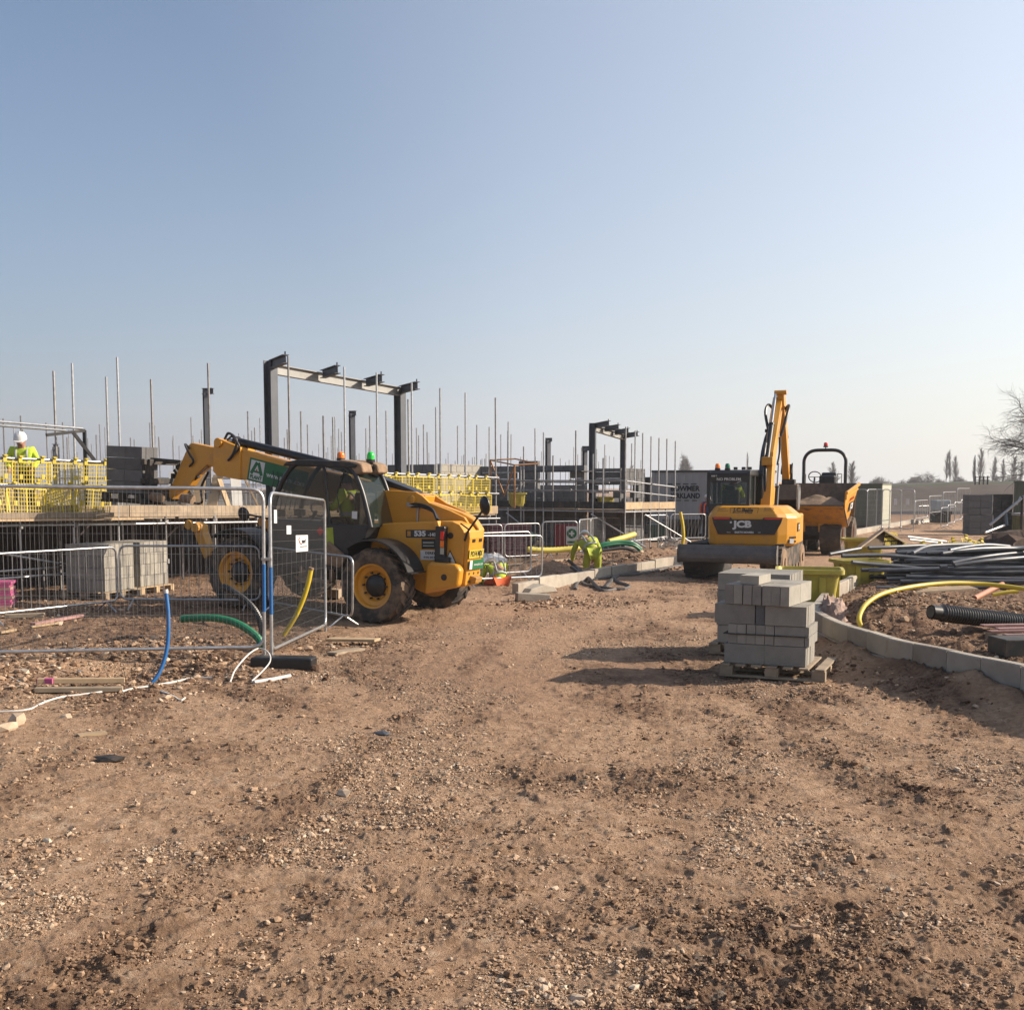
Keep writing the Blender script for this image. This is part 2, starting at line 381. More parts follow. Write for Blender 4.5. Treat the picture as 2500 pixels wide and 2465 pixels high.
def build_ground():
    th = np.concatenate([np.linspace(-180, -46, 50), np.linspace(-44, -31, 40), np.linspace(-30.5, 30.5, 880), np.linspace(31, 44, 40), np.linspace(46, 180, 50)[:-1]])
    th = np.radians(th)
    dep = np.linspace(math.atan(2.05/3.2), math.atan(2.05/60), 560)
    rr = np.concatenate([[0.6, 1.2, 2.0, 2.6], 2.05/np.tan(dep), [70, 85, 105, 140, 200, 300, 500, 900, 1600, 3000]])
    A, Rr = np.meshgrid(th, rr); X = (np.sin(A)*Rr).ravel(); Y = (np.cos(A)*Rr).ravel()
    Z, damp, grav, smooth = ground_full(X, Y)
    Z = np.where(np.hypot(X, Y) > 66, Z*0, Z)
    nt, nr = len(th), len(rr)
    i = np.arange(nr-1)[:, None]*nt; j = np.arange(nt)[None, :]; j2 = (j+1) % nt
    q = np.stack([i+j, i+j2, i+nt+j2, i+nt+j], -1).reshape(-1, 4)[:, ::-1]
    me = bpy.data.meshes.new('ground'); nv = len(X)
    Xc = np.append(X, 0); Yc = np.append(Y, 0); Zc = np.append(Z, 0)
    me.vertices.add(nv+1); me.vertices.foreach_set('co', np.stack([Xc, Yc, Zc], 1).ravel().astype(np.float32))
    tri = np.stack([np.arange(nt), (np.arange(nt)+1) % nt, np.full(nt, nv)], 1)[:, ::-1]
    loops = np.concatenate([q.ravel(), tri.ravel()])
    starts = np.concatenate([np.arange(len(q))*4, len(q)*4+np.arange(nt)*3])
    me.loops.add(len(loops)); me.loops.foreach_set('vertex_index', loops.astype(np.int32))
    me.polygons.add(len(starts)); me.polygons.foreach_set('loop_start', starts.astype(np.int32))
    me.update(calc_edges=True); me.validate()
    me.polygons.foreach_set('use_smooth', np.ones(len(me.polygons), bool))
    for nm, arr in (('damp', damp), ('grav', grav), ('smooth', smooth)):
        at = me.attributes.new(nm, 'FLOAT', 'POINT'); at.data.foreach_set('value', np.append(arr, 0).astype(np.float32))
    n = me.polygons[len(me.polygons)//2].normal
    if n.z < 0: me.flip_normals()
    o = put('ground', me); tag(o, 'rutted reddish brown dirt ground of the building site', kind='structure'); return o
def soil_material():
    m = bpy.data.materials.new('soil'); m.use_nodes = True; nt = m.node_tree; N = nt.nodes; L = nt.links; b = N['Principled BSDF']
    b.inputs['Roughness'].default_value = 0.95; b.inputs['Specular IOR Level'].default_value = 0.2
    tc = N.new('ShaderNodeTexCoord'); P = tc.outputs['Object']
    def noise(s, det=6, ro=0.6):
        n = N.new('ShaderNodeTexNoise'); n.inputs['Scale'].default_value = s; n.inputs['Detail'].default_value = det; n.inputs['Roughness'].default_value = ro; L.new(P, n.inputs['Vector']); return n.outputs['Fac']
    def rng(x, a, b_, c=0., d=1.):
        r = N.new('ShaderNodeMapRange'); r.inputs[1].default_value = a; r.inputs[2].default_value = b_; r.inputs[3].default_value = c; r.inputs[4].default_value = d; L.new(x, r.inputs[0]); return r.outputs[0]
    def mix(f, a, c, mode='MIX'):
        x = N.new('ShaderNodeMix'); x.data_type = 'RGBA'; x.blend_type = mode
        if isinstance(f, float): x.inputs[0].default_value = f
        else: L.new(f, x.inputs[0])
        for s, v in ((6, a), (7, c)):
            if isinstance(v, tuple): x.inputs[s].default_value = (*v, 1)
            else: L.new(v, x.inputs[s])
        return x.outputs[2]
    def math_(op, a, c):
        x = N.new('ShaderNodeMath'); x.operation = op
        for s, v in ((0, a), (1, c)):
            if isinstance(v, float): x.inputs[s].default_value = v
            else: L.new(v, x.inputs[s])
        return x.outputs[0]
    def attr(n): a = N.new('ShaderNodeAttribute'); a.attribute_name = n; return a.outputs['Fac']
    dry = mix(rng(noise(0.8), 0.35, 0.65), (0.64, 0.432, 0.288), (0.52, 0.332, 0.212))
    dry = mix(rng(noise(14), 0.4, 0.7), dry, (0.36, 0.222, 0.132))
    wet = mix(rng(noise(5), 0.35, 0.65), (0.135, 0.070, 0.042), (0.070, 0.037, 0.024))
    fine = rng(noise(26, 9, 0.75), 0.42, 0.58)
    dm = math_('MULTIPLY', attr('damp'), rng(noise(3.5, 8, 0.7), 0.34, 0.56, 0.2, 1.0)); dm = math_('MULTIPLY', dm, rng(fine, 0, 1, 0.55, 1.0)); dm = math_('MAXIMUM', dm, math_('MULTIPLY', rng(noise(11, 9, 0.8), 0.54, 0.66), 0.55))
    dry = mix(math_('MULTIPLY', attr('smooth'), 0.65), dry, (0.46, 0.285, 0.185))
    dry = mix(math_('MULTIPLY', rng(noise(6.5, 9, 0.78), 0.53, 0.64), math_('SUBTRACT', 0.8, math_('MULTIPLY', attr('smooth'), 0.6))), dry, (0.66, 0.49, 0.35))
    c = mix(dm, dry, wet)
    vo = N.new('ShaderNodeTexVoronoi'); vo.inputs['Scale'].default_value = 34; vo.inputs['Randomness'].default_value = 1; L.new(P, vo.inputs['Vector'])
    vo2 = N.new('ShaderNodeTexVoronoi'); vo2.inputs['Scale'].default_value = 13; L.new(P, vo2.inputs['Vector'])
    sep = N.new('ShaderNodeSeparateColor'); L.new(vo.outputs['Color'], sep.inputs[0])
    peb = mix(sep.outputs[0], (0.17, 0.12, 0.085), (0.36, 0.295, 0.225))
    core = rng(vo.outputs['Distance'], 0.25, 0.45, 1.0, 0.0)
    pm = math_('MULTIPLY', core, rng(math_('ADD', math_('MULTIPLY', attr('grav'), 0.75), sep.outputs[1]), 0.85, 1.0))
    c = mix(pm, c, peb)
    sep2 = N.new('ShaderNodeSeparateColor'); L.new(vo2.outputs['Color'], sep2.inputs[0])
    core2 = math_('MULTIPLY', rng(vo2.outputs['Distance'], 0.22, 0.34, 1.0, 0.0), rng(math_('ADD', math_('MULTIPLY', attr('grav'), 0.35), sep2.outputs[1]), 0.98, 1.05))
    c = mix(core2, c, mix(sep2.outputs[0], (0.17, 0.12, 0.09), (0.34, 0.28, 0.22)))
    L.new(c, b.inputs['Base Color'])
    h = math_('ADD', math_('MULTIPLY', noise(22, 10, 0.78), 1.7), math_('MULTIPLY', pm, 0.55))
    h = math_('ADD', h, math_('MULTIPLY', noise(75, 4, 0.7), 0.55))
    h = math_('ADD', h, math_('MULTIPLY', core2, 0.8)); h = math_('ADD', h, math_('MULTIPLY', noise(4, 6, 0.65), 1.6))
    bp = N.new('ShaderNodeBump'); bp.inputs['Strength'].default_value = 1.0; bp.inputs['Distance'].default_value = 0.062
    L.new(h, bp.inputs['Height']); L.new(bp.outputs[0], b.inputs['Normal'])
    return m
SOIL = soil_material()
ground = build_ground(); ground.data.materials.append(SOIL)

# ---- loose stones and clods
def stone_material():
    m = bpy.data.materials.new('stone'); m.use_nodes = True; nt = m.node_tree; N = nt.nodes; L = nt.links; b = N['Principled BSDF']
    b.inputs['Roughness'].default_value = 0.9; b.inputs['Specular IOR Level'].default_value = 0.25
    a = N.new('ShaderNodeAttribute'); a.attribute_name = 'tint'; r = N.new('ShaderNodeValToRGB'); L.new(a.outputs['Fac'], r.inputs[0])
    e = r.color_ramp.elements; e[0].position = 0; e[0].color = (0.08, 0.044, 0.027, 1); e[1].position = 1; e[1].color = (0.52, 0.42, 0.315, 1)
    for p, c in ((0.3, (0.135, 0.08, 0.048)), (0.5, (0.30, 0.192, 0.118)), (0.75, (0.39, 0.28, 0.192))):
        x = e.new(p); x.color = (*c, 1)
    tc = N.new('ShaderNodeTexCoord'); n = N.new('ShaderNodeTexNoise'); n.inputs['Scale'].default_value = 60; L.new(tc.outputs['Object'], n.inputs['Vector'])
    mr = N.new('ShaderNodeMapRange'); mr.inputs[3].default_value = 0.7; mr.inputs[4].default_value = 1.25; L.new(n.outputs['Fac'], mr.inputs[0])
    mx = N.new('ShaderNodeMix'); mx.data_type = 'RGBA'; mx.blend_type = 'MULTIPLY'; mx.inputs[0].default_value = 1; L.new(r.outputs[0], mx.inputs[6]); L.new(mr.outputs[0], mx.inputs[7])
    L.new(mx.outputs[2], b.inputs['Base Color']); return m
STONE = stone_material()
def ico():
    t = (1+5**.5)/2
    v = np.array([(-1,t,0),(1,t,0),(-1,-t,0),(1,-t,0),(0,-1,t),(0,1,t),(0,-1,-t),(0,1,-t),(t,0,-1),(t,0,1),(-t,0,-1),(-t,0,1)], float); v /= np.linalg.norm(v[0])
    f = np.array([(0,11,5),(0,5,1),(0,1,7),(0,7,10),(0,10,11),(1,5,9),(5,11,4),(11,10,2),(10,7,6),(7,1,8),(3,9,4),(3,4,2),(3,2,6),(3,6,8),(3,8,9),(4,9,5),(2,4,11),(6,2,10),(8,6,7),(9,8,1)])
    return v, f
def octa():
    return np.array([(1,0,0),(-.5,.87,0),(-.5,-.87,0),(.3,.2,1),(-.2,-.1,-1)], float), np.array([(0,1,3),(1,2,3),(2,0,3),(1,0,4),(2,1,4),(0,2,4)])
def stone_mesh(name, X, Y, Z, S, tint, flat=(0.45, 0.9), low=False):
    v0, f0 = octa() if low else ico(); n = len(X); nv0 = len(v0)
    a = RNG.uniform(0, 2*np.pi, n); jit = RNG.uniform(0.55, 1.25, (n, nv0, 1)); st = np.stack([RNG.uniform(0.8, 1.5, n), RNG.uniform(0.7, 1.1, n), RNG.uniform(flat[0], flat[1], n)], 1)
    q = RNG.normal(size=(n, 4)); q /= np.linalg.norm(q, axis=1)[:, None]; w, x, y, z = q.T
    Rm = np.stack([1-2*(y*y+z*z), 2*(x*y-z*w), 2*(x*z+y*w), 2*(x*y+z*w), 1-2*(x*x+z*z), 2*(y*z-x*w), 2*(x*z-y*w), 2*(y*z+x*w), 1-2*(x*x+y*y)], 1).reshape(n, 3, 3)
    v = np.einsum('nij,kj->nki', Rm, v0)*jit*st[:, None, :]*S[:, None, None]
    c, s = np.cos(a)[:, None], np.sin(a)[:, None]
    vx = v[..., 0]*c-v[..., 1]*s+X[:, None]; vy = v[..., 0]*s+v[..., 1]*c+Y[:, None]; vz = v[..., 2]+Z[:, None]
    V = np.stack([vx, vy, vz], -1).reshape(-1, 3); Fc = (f0[None]+(np.arange(n)*nv0)[:, None, None]).reshape(-1, 3)
    me = bpy.data.meshes.new(name); me.vertices.add(len(V)); me.vertices.foreach_set('co', V.ravel().astype(np.float32))
    me.loops.add(Fc.size); me.loops.foreach_set('vertex_index', Fc.ravel().astype(np.int32)); me.polygons.add(len(Fc)); me.polygons.foreach_set('loop_start', (np.arange(len(Fc))*3).astype(np.int32))
    me.update(calc_edges=True); me.polygons.foreach_set('use_smooth', np.zeros(len(Fc), bool))
    at = me.attributes.new('tint', 'FLOAT', 'POINT'); at.data.foreach_set('value', np.repeat(tint, nv0).astype(np.float32))
    me.materials.append(STONE); return me
def scatter():
    n = 480000
    th = np.radians(RNG.uniform(-29, 29, n)); d = 1/RNG.uniform(1/26., 1/3.6, n)
    X = np.sin(th)*d; Y = np.cos(th)*d
    damp, grav, smooth = soil_masks(X, Y)
    keep = RNG.uniform(0, 1, n) < np.clip(0.14+0.60*grav+0.32*damp-0.40*smooth, 0.03, 1)
    clump = fbm(X*3.1, Y*3.1, 3, 131); keep &= RNG.uniform(0, 1, n) < sstep(-0.45, 0.35, clump)
    X, Y, damp, grav = X[keep], Y[keep], damp[keep], grav[keep]; n = len(X); d = np.hypot(X, Y)
    S = np.clip(0.0044*np.exp(RNG.normal(0, 0.50, n))*(0.72+d/11.0), 0.0032, 0.028)
    z, *_ = ground_full(X, Y)
    t = np.clip(RNG.normal(0.56, 0.17, n)-0.30*damp+0.12*grav, 0, 1)
    big = S > 0.012
    o = put('loose_stones', stone_mesh('loose_stones', X[big], Y[big], (z+S*0.22)[big], S[big], t[big])); tag(o, 'pebbles and clods of soil strewn over the dirt', kind='stuff')
    o = put('fine_gravel', stone_mesh('fine_gravel', X[~big], Y[~big], (z+S*0.3)[~big], S[~big], t[~big], (0.6, 1.0), True)); tag(o, 'fine grit and crumbs of soil on the dirt', kind='stuff')
    print('STONES', big.sum(), (~big).sum())
    # coarse rubble: by the fence, along the kerbs and inside the island
    zones = [(-5.6, 11.3, 0.9, 900, .030), (-4.7, 13.5, 1.1, 1300, .030), (-3.6, 12.2, .8, 650, .028), (-2.0, 14.6, .9, 420, .022), (0.9, 19.6, 1.1, 500, .03), (5.2, 14.6, 1.0, 900, .026), (7, 15.6, 1.4, 600, .03), (4.4, 11.6, 1.3, 900, .022), (3.6, 29, 2.2, 700, .05), (-4, 11.2, 1.0, 500, .022), (-8, 17.5, 2.2, 500, .035)]
    xs, ys, ss = [], [], []
    for cx, cy, r, k, s in zones:
        xs.append(RNG.normal(cx, r*.6, k)); ys.append(RNG.normal(cy, r*.6, k)); ss.append(s*np.exp(RNG.normal(-.25, .5, k)))
    X = np.concatenate(xs); Y = np.concatenate(ys); S = np.clip(np.concatenate(ss)*.8, .006, .06)
    dk = dist_poly(X, Y, KP); ok = dk > .2; X, Y, S = X[ok], Y[ok], S[ok]
    z, *_ = ground_full(X, Y)
    o = put('rubble', stone_mesh('rubble', X, Y, z+S*.2, S, np.clip(RNG.normal(.45, .25, len(X)), 0, 1))); tag(o, 'coarse broken stone lying in the dug soil', kind='stuff')
scatter()
# ------------------------------------------------------------------ materials shared by the objects
MUD = (0.30, 0.20, 0.125)
YEL = pmat('machine_yellow', (0.80, 0.36, 0.020), 0.42, var=0.07, scale=3, dirt=(0.40, 0.25, 0.13), dirt_amt=0.30, dscale=3.0, coat=0.15)
YELD = pmat('machine_yellow_dirty', (0.70, 0.33, 0.026), 0.5, var=0.1, scale=4, dirt=MUD, dirt_amt=0.45, dscale=4.5)
BLK = pmat('black_paint', (0.020, 0.020, 0.022), 0.38, var=0.25, dirt=(0.14, 0.10, 0.07), dirt_amt=0.15, dscale=4)
BLKM = pmat('black_muddy', (0.030, 0.028, 0.027), 0.65, var=0.3, dirt=(0.16, 0.11, 0.075), dirt_amt=0.4, dscale=6)
RUB = pmat('tyre_rubber', (0.045, 0.040, 0.036), 0.85, var=0.2, dirt=(0.27, 0.185, 0.12), dirt_amt=0.55, dscale=4, bump=0.3, bscale=30)
MUDM = pmat('dried_mud', MUD, 0.95, var=0.25, scale=9, bump=0.6, bscale=24)
HOSE = pmat('hose_rubber', (0.022, 0.022, 0.024), 0.45, var=0.2)
STEEL = pmat('worn_steel', (0.42, 0.41, 0.40), 0.38, 0.85, var=0.2, scale=12)
CHROME = pmat('cylinder_rod', (0.72, 0.72, 0.72), 0.16, 1.0, var=0.03)
GALV = pmat('galvanised_tube', (0.58, 0.585, 0.59), 0.36, 0.75, var=0.22, scale=16, dirt=(0.30, 0.24, 0.19), dirt_amt=0.12, dscale=7)
GALVD = pmat('weathered_tube', (0.36, 0.35, 0.345), 0.5, 0.6, var=0.3, scale=9, dirt=(0.24, 0.15, 0.10), dirt_amt=0.3, dscale=5)
COLST = pmat('painted_column_steel', (0.085, 0.095, 0.115), 0.55, 0.1, var=0.15, scale=4)
BMST = pmat('grey_primer_steel', (0.40, 0.40, 0.38), 0.55, 0.1, var=0.12, scale=3)
BLOCK = pmat('aerated_block', (0.37, 0.345, 0.30), 0.95, var=0.13, scale=7, dirt=(.24, .20, .155), dirt_amt=.12, dscale=3.5, bump=0.5, bscale=90)
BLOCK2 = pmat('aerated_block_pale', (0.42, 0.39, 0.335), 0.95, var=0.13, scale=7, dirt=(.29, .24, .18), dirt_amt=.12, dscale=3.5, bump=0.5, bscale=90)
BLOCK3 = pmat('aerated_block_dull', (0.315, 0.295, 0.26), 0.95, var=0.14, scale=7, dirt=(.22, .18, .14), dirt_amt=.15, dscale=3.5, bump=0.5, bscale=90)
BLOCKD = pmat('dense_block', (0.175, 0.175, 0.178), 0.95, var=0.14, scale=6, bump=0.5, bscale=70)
BLOCKD2 = pmat('dense_block_worn', (0.145, 0.143, 0.145), 0.95, var=0.14, scale=6, bump=0.5, bscale=70)
CONC = pmat('kerb_concrete', (0.50, 0.445, 0.365), 0.92, var=0.12, scale=4, dirt=(0.30, 0.21, 0.14), dirt_amt=0.22, dscale=2.4, bump=0.4, bscale=60)
CONC2 = pmat('kerb_concrete_stained', (0.43, 0.375, 0.31), 0.92, var=0.14, scale=4, dirt=(0.26, 0.18, 0.12), dirt_amt=0.35, dscale=2.4, bump=0.4, bscale=60)
BRICK = pmat('facing_brick', (0.115, 0.068, 0.062), 0.9, var=0.3, scale=5, bump=0.3, bscale=60)
WOOD = pmat('pale_timber', (0.50, 0.36, 0.215), 0.8, var=0.22, scale=5, dirt=(0.28, 0.19, 0.12), dirt_amt=0.18, dscale=3)
WOODG = pmat('weathered_timber', (0.36, 0.28, 0.195), 0.85, var=0.25, scale=5, dirt=(0.2, 0.15, 0.11), dirt_amt=0.25, dscale=3)
WOODP = pmat('pink_end_timber', (0.42, 0.24, 0.22), 0.85, var=0.3, scale=6)
PYEL = pmat('yellow_plastic_mesh', (0.70, 0.54, 0.055), 0.5, var=0.12, scale=4, dirt=(0.55, 0.45, 0.2), dirt_amt=0.1)
TUBY = pmat('yellow_tub_plastic', (0.56, 0.46, 0.06), 0.5, var=0.15, scale=3, dirt=(0.30, 0.27, 0.12), dirt_amt=0.45, dscale=4)
GASY = pmat('yellow_pipe', (0.72, 0.53, 0.035), 0.4, var=0.06, dirt=(0.42, 0.33, 0.12), dirt_amt=0.12)
DUCTY = pmat('pale_yellow_duct', (0.78, 0.66, 0.12), 0.5, var=0.06)
BLUEP = pmat('blue_pipe', (0.02, 0.15, 0.42), 0.4, var=0.06, dirt=(0.2, 0.2, 0.2), dirt_amt=0.1)
GRNP = pmat('green_duct', (0.01, 0.19, 0.085), 0.4, var=0.08, dirt=(0.16, 0.15, 0.1), dirt_amt=0.12)
BLKP = pmat('black_duct', (0.017, 0.017, 0.018), 0.4, var=0.2, dirt=(0.13, 0.10, 0.08), dirt_amt=0.12)
GREYP = pmat('grey_duct', (0.085, 0.092, 0.108), 0.40, var=0.25, dirt=(0.20, 0.17, 0.14), dirt_amt=0.14)
CABLE = pmat('dusty_cable', (0.085, 0.075, 0.070), 0.7, var=0.3, dirt=(0.26, 0.19, 0.14), dirt_amt=0.35)
WHITEP = pmat('white_plastic', (0.72, 0.70, 0.66), 0.5, var=0.08)
CLAY = pmat('clay_pipe', (0.50, 0.21, 0.12), 0.6, var=0.12)
PINK = pmat('pink_board', (0.52, 0.10, 0.25), 0.8, var=0.18)
HIVIS = pmat('hi_vis_yellow', (0.56, 0.74, 0.05), 0.8, var=0.10, scale=5, bump=0.5, bscale=14)
HIVISD = pmat('hi_vis_soiled', (0.44, 0.52, 0.06), 0.85, var=0.18, scale=6, dirt=(0.25, 0.27, 0.06), dirt_amt=0.3, bump=0.5, bscale=14)
REFL = pmat('reflective_tape', (0.45, 0.46, 0.45), 0.5, var=0.05)
NAVY = pmat('navy_cloth', (0.018, 0.022, 0.04), 0.9, var=0.2)
DENIM = pmat('blue_workwear', (0.045, 0.085, 0.20), 0.9, var=0.2)
ORNG = pmat('orange_cloth', (0.80, 0.13, 0.03), 0.8, var=0.1)
SKIN = pmat('skin', (0.46, 0.235, 0.165), 0.55, var=0.08)
HAIR = pmat('hair', (0.05, 0.035, 0.025), 0.8)
HELM = pmat('white_helmet', (0.78, 0.78, 0.76), 0.3, var=0.03)
GREENB = pmat('green_print', (0.008, 0.17, 0.055), 0.5, var=0.05)
WHITE = pmat('white_print', (0.80, 0.80, 0.78), 0.5, var=0.03)
REDD = pmat('dark_red_board', (0.22, 0.02, 0.03), 0.5, var=0.15)
REDP = pmat('red_plastic', (0.50, 0.02, 0.02), 0.3, var=0.05)
OLIVE = pmat('olive_cabin_steel', (0.125, 0.140, 0.088), 0.6, var=0.12, scale=2, dirt=(0.2, 0.17, 0.12), dirt_amt=0.12)
GREYC = pmat('grey_container_steel', (0.33, 0.34, 0.35), 0.55, var=0.06, scale=2)
DKROOF = pmat('dark_trim', (0.045, 0.045, 0.05), 0.7)
CREAM = pmat('cream_sunlit_end', (0.50, 0.50, 0.40), 0.6, var=0.06)  # cream marks; on the cabin end it paints in sunlight
def glass(name, col, alpha, rough=0.06):
    m = bpy.data.materials.new(name); m.use_nodes = True; b = m.node_tree.nodes['Principled BSDF']
    b.inputs['Base Color'].default_value = (*col, 1); b.inputs['Roughness'].default_value = rough; b.inputs['Alpha'].default_value = alpha; b.inputs['Specular IOR Level'].default_value = 0.6
    return m
GLASS = glass('cab_glass', (0.022, 0.034, 0.03), 0.52)
def lamp(name, col):
    m = bpy.data.materials.new(name); m.use_nodes = True; b = m.node_tree.nodes['Principled BSDF']
    b.inputs['Base Color'].default_value = (*col, 1); b.inputs['Roughness'].default_value = 0.15; b.inputs['Subsurface Weight'].default_value = 0.5; b.inputs['Subsurface Radius'].default_value = (0.05, 0.05, 0.05)
    return m
AMBER = lamp('amber_lens', (0.85, 0.20, 0.02)); GREENL = lamp('green_lens', (0.02, 0.55, 0.06)); REDL = lamp('red_lens', (0.6, 0.02, 0.015)); GREENDL = lamp('dark_green_lens', (0.0, 0.13, 0.06))
def frame(o, x, y):
    x = Vector(x).normalized(); y = Vector(y); z = x.cross(y).normalized(); y = z.cross(x)
    M = Matrix((x, y, z)).transposed().to_4x4(); M.translation = Vector(o); return M
def arc(cx, cz, r, a0, a1, n=10): return [(cx+r*math.cos(R(a0+(a1-a0)*i/n)), cz+r*math.sin(R(a0+(a1-a0)*i/n))) for i in range(n+1)]

# ---- a lugged earthmover wheel: axle along local Y, outer side at +Y
def wheel(parent, x, y, z, r, w, rim_r, side, mud=RUB, rim_mat=YEL, hub_mat=BLK, lugs=20, steer=0.0):
    M = T(x, y, z) @ RZ(steer) @ (Matrix.Identity(4) if side > 0 else RZ(math.pi)) @ RX(-math.pi/2)   # lathe axis -> +Y
    h = w/2; t = MB()
    prof = [(rim_r*0.98, -h*0.70), (rim_r*1.05, -h*0.86), (r*0.80, -h), (r*0.925, -h*0.94), (r*0.955, -h*0.6), (r*0.96, 0), (r*0.955, h*0.6), (r*0.925, h*0.94), (r*0.80, h), (rim_r*1.05, h*0.86), (rim_r*0.98, h*0.70)]
    t.lathe(prof, 36, closed=True)
    for k in range(lugs):
        for s in (-1, 1):
            a0 = 2*math.pi*(k+(0.25 if s > 0 else -0.25))/lugs
            P = []
            for (u, da) in ((0.02, 0.0), (0.55, 0.16), (1.0, 0.27)):
                a = a0+da; P.append((a, s*h*u*0.97))
            wd = 0.052; ring = []
            for i, (a, yy) in enumerate(P):
                top = r if i < 2 else r*0.955; bot = r*0.90 if i < 2 else r*0.80
                ring.append([(rr*math.cos(a+d), rr*math.sin(a+d), yy) for rr, d in ((bot, -wd), (top, -wd*.72), (top, wd*.72), (bot, wd))])
            t.loft(ring)
    wh = t.build('wheel', mud, parent, smooth=38, M=M)
    q = MB(); q.lathe([(rim_r*0.55, h*0.20), (rim_r*0.62, h*0.22), (rim_r*0.72, h*0.42), (rim_r*0.90, h*0.48), (rim_r*0.94, h*0.80), (rim_r*1.03, h*0.84), (rim_r*1.03, h*0.70), (rim_r*0.97, h*0.60), (rim_r*0.97, -h*0.7), (rim_r*0.5, -h*0.7)], 36)
    q.build('rim', rim_mat, wh, smooth=35)
    b = MB(); b.lathe([(rim_r*0.52, h*0.05), (rim_r*0.52, h*0.34), (rim_r*0.46, h*0.46), (rim_r*0.25, h*0.56), (0, h*0.58)], 24)
    for k in range(10):
        a = 2*math.pi*k/10; b.lathe([(0.016, h*0.2), (0.016, h*0.42), (0, h*0.43)], 6, T(rim_r*0.60*math.cos(a), rim_r*0.60*math.sin(a), 0.02))
    b.build('hub', hub_mat, wh, smooth=35)
    return wh
def beacon(parent, p, lens, r=0.06, h=0.13, name='beacon'):
    b = MB().lathe([(r*1.15, 0), (r*1.15, h*0.35), (r*0.9, h*0.38)], 14).build(name, BLK, parent, smooth=40, M=T(*p))
    MB().lathe([(r, h*0.36), (r*1.02, h*0.8), (r*0.8, h*1.12), (r*0.4, h*1.22), (0, h*1.24)], 14).build('lens', lens, b, smooth=50)
    return b
def hose(parent, pts, r=0.022, name='hose', mat=None, n=6):
    return MB().tube(smoothpath(pts, 6), r, n).build(name, mat or HOSE, parent, smooth=60)
def cyl_ram(parent, p, q, r=0.05, rod=0.45, name='hydraulic_ram', mat=None):
    p = Vector(p); q = Vector(q); m = p.lerp(q, rod)
    o = MB().tube([p, m], r, 14).tube([m, m.lerp(q, 0.04)], r*1.18, 14).build(name, mat or BLK, parent, smooth=40)
    MB().tube([m, q], r*0.55, 12).build('piston_rod', CHROME, o, smooth=40); return o
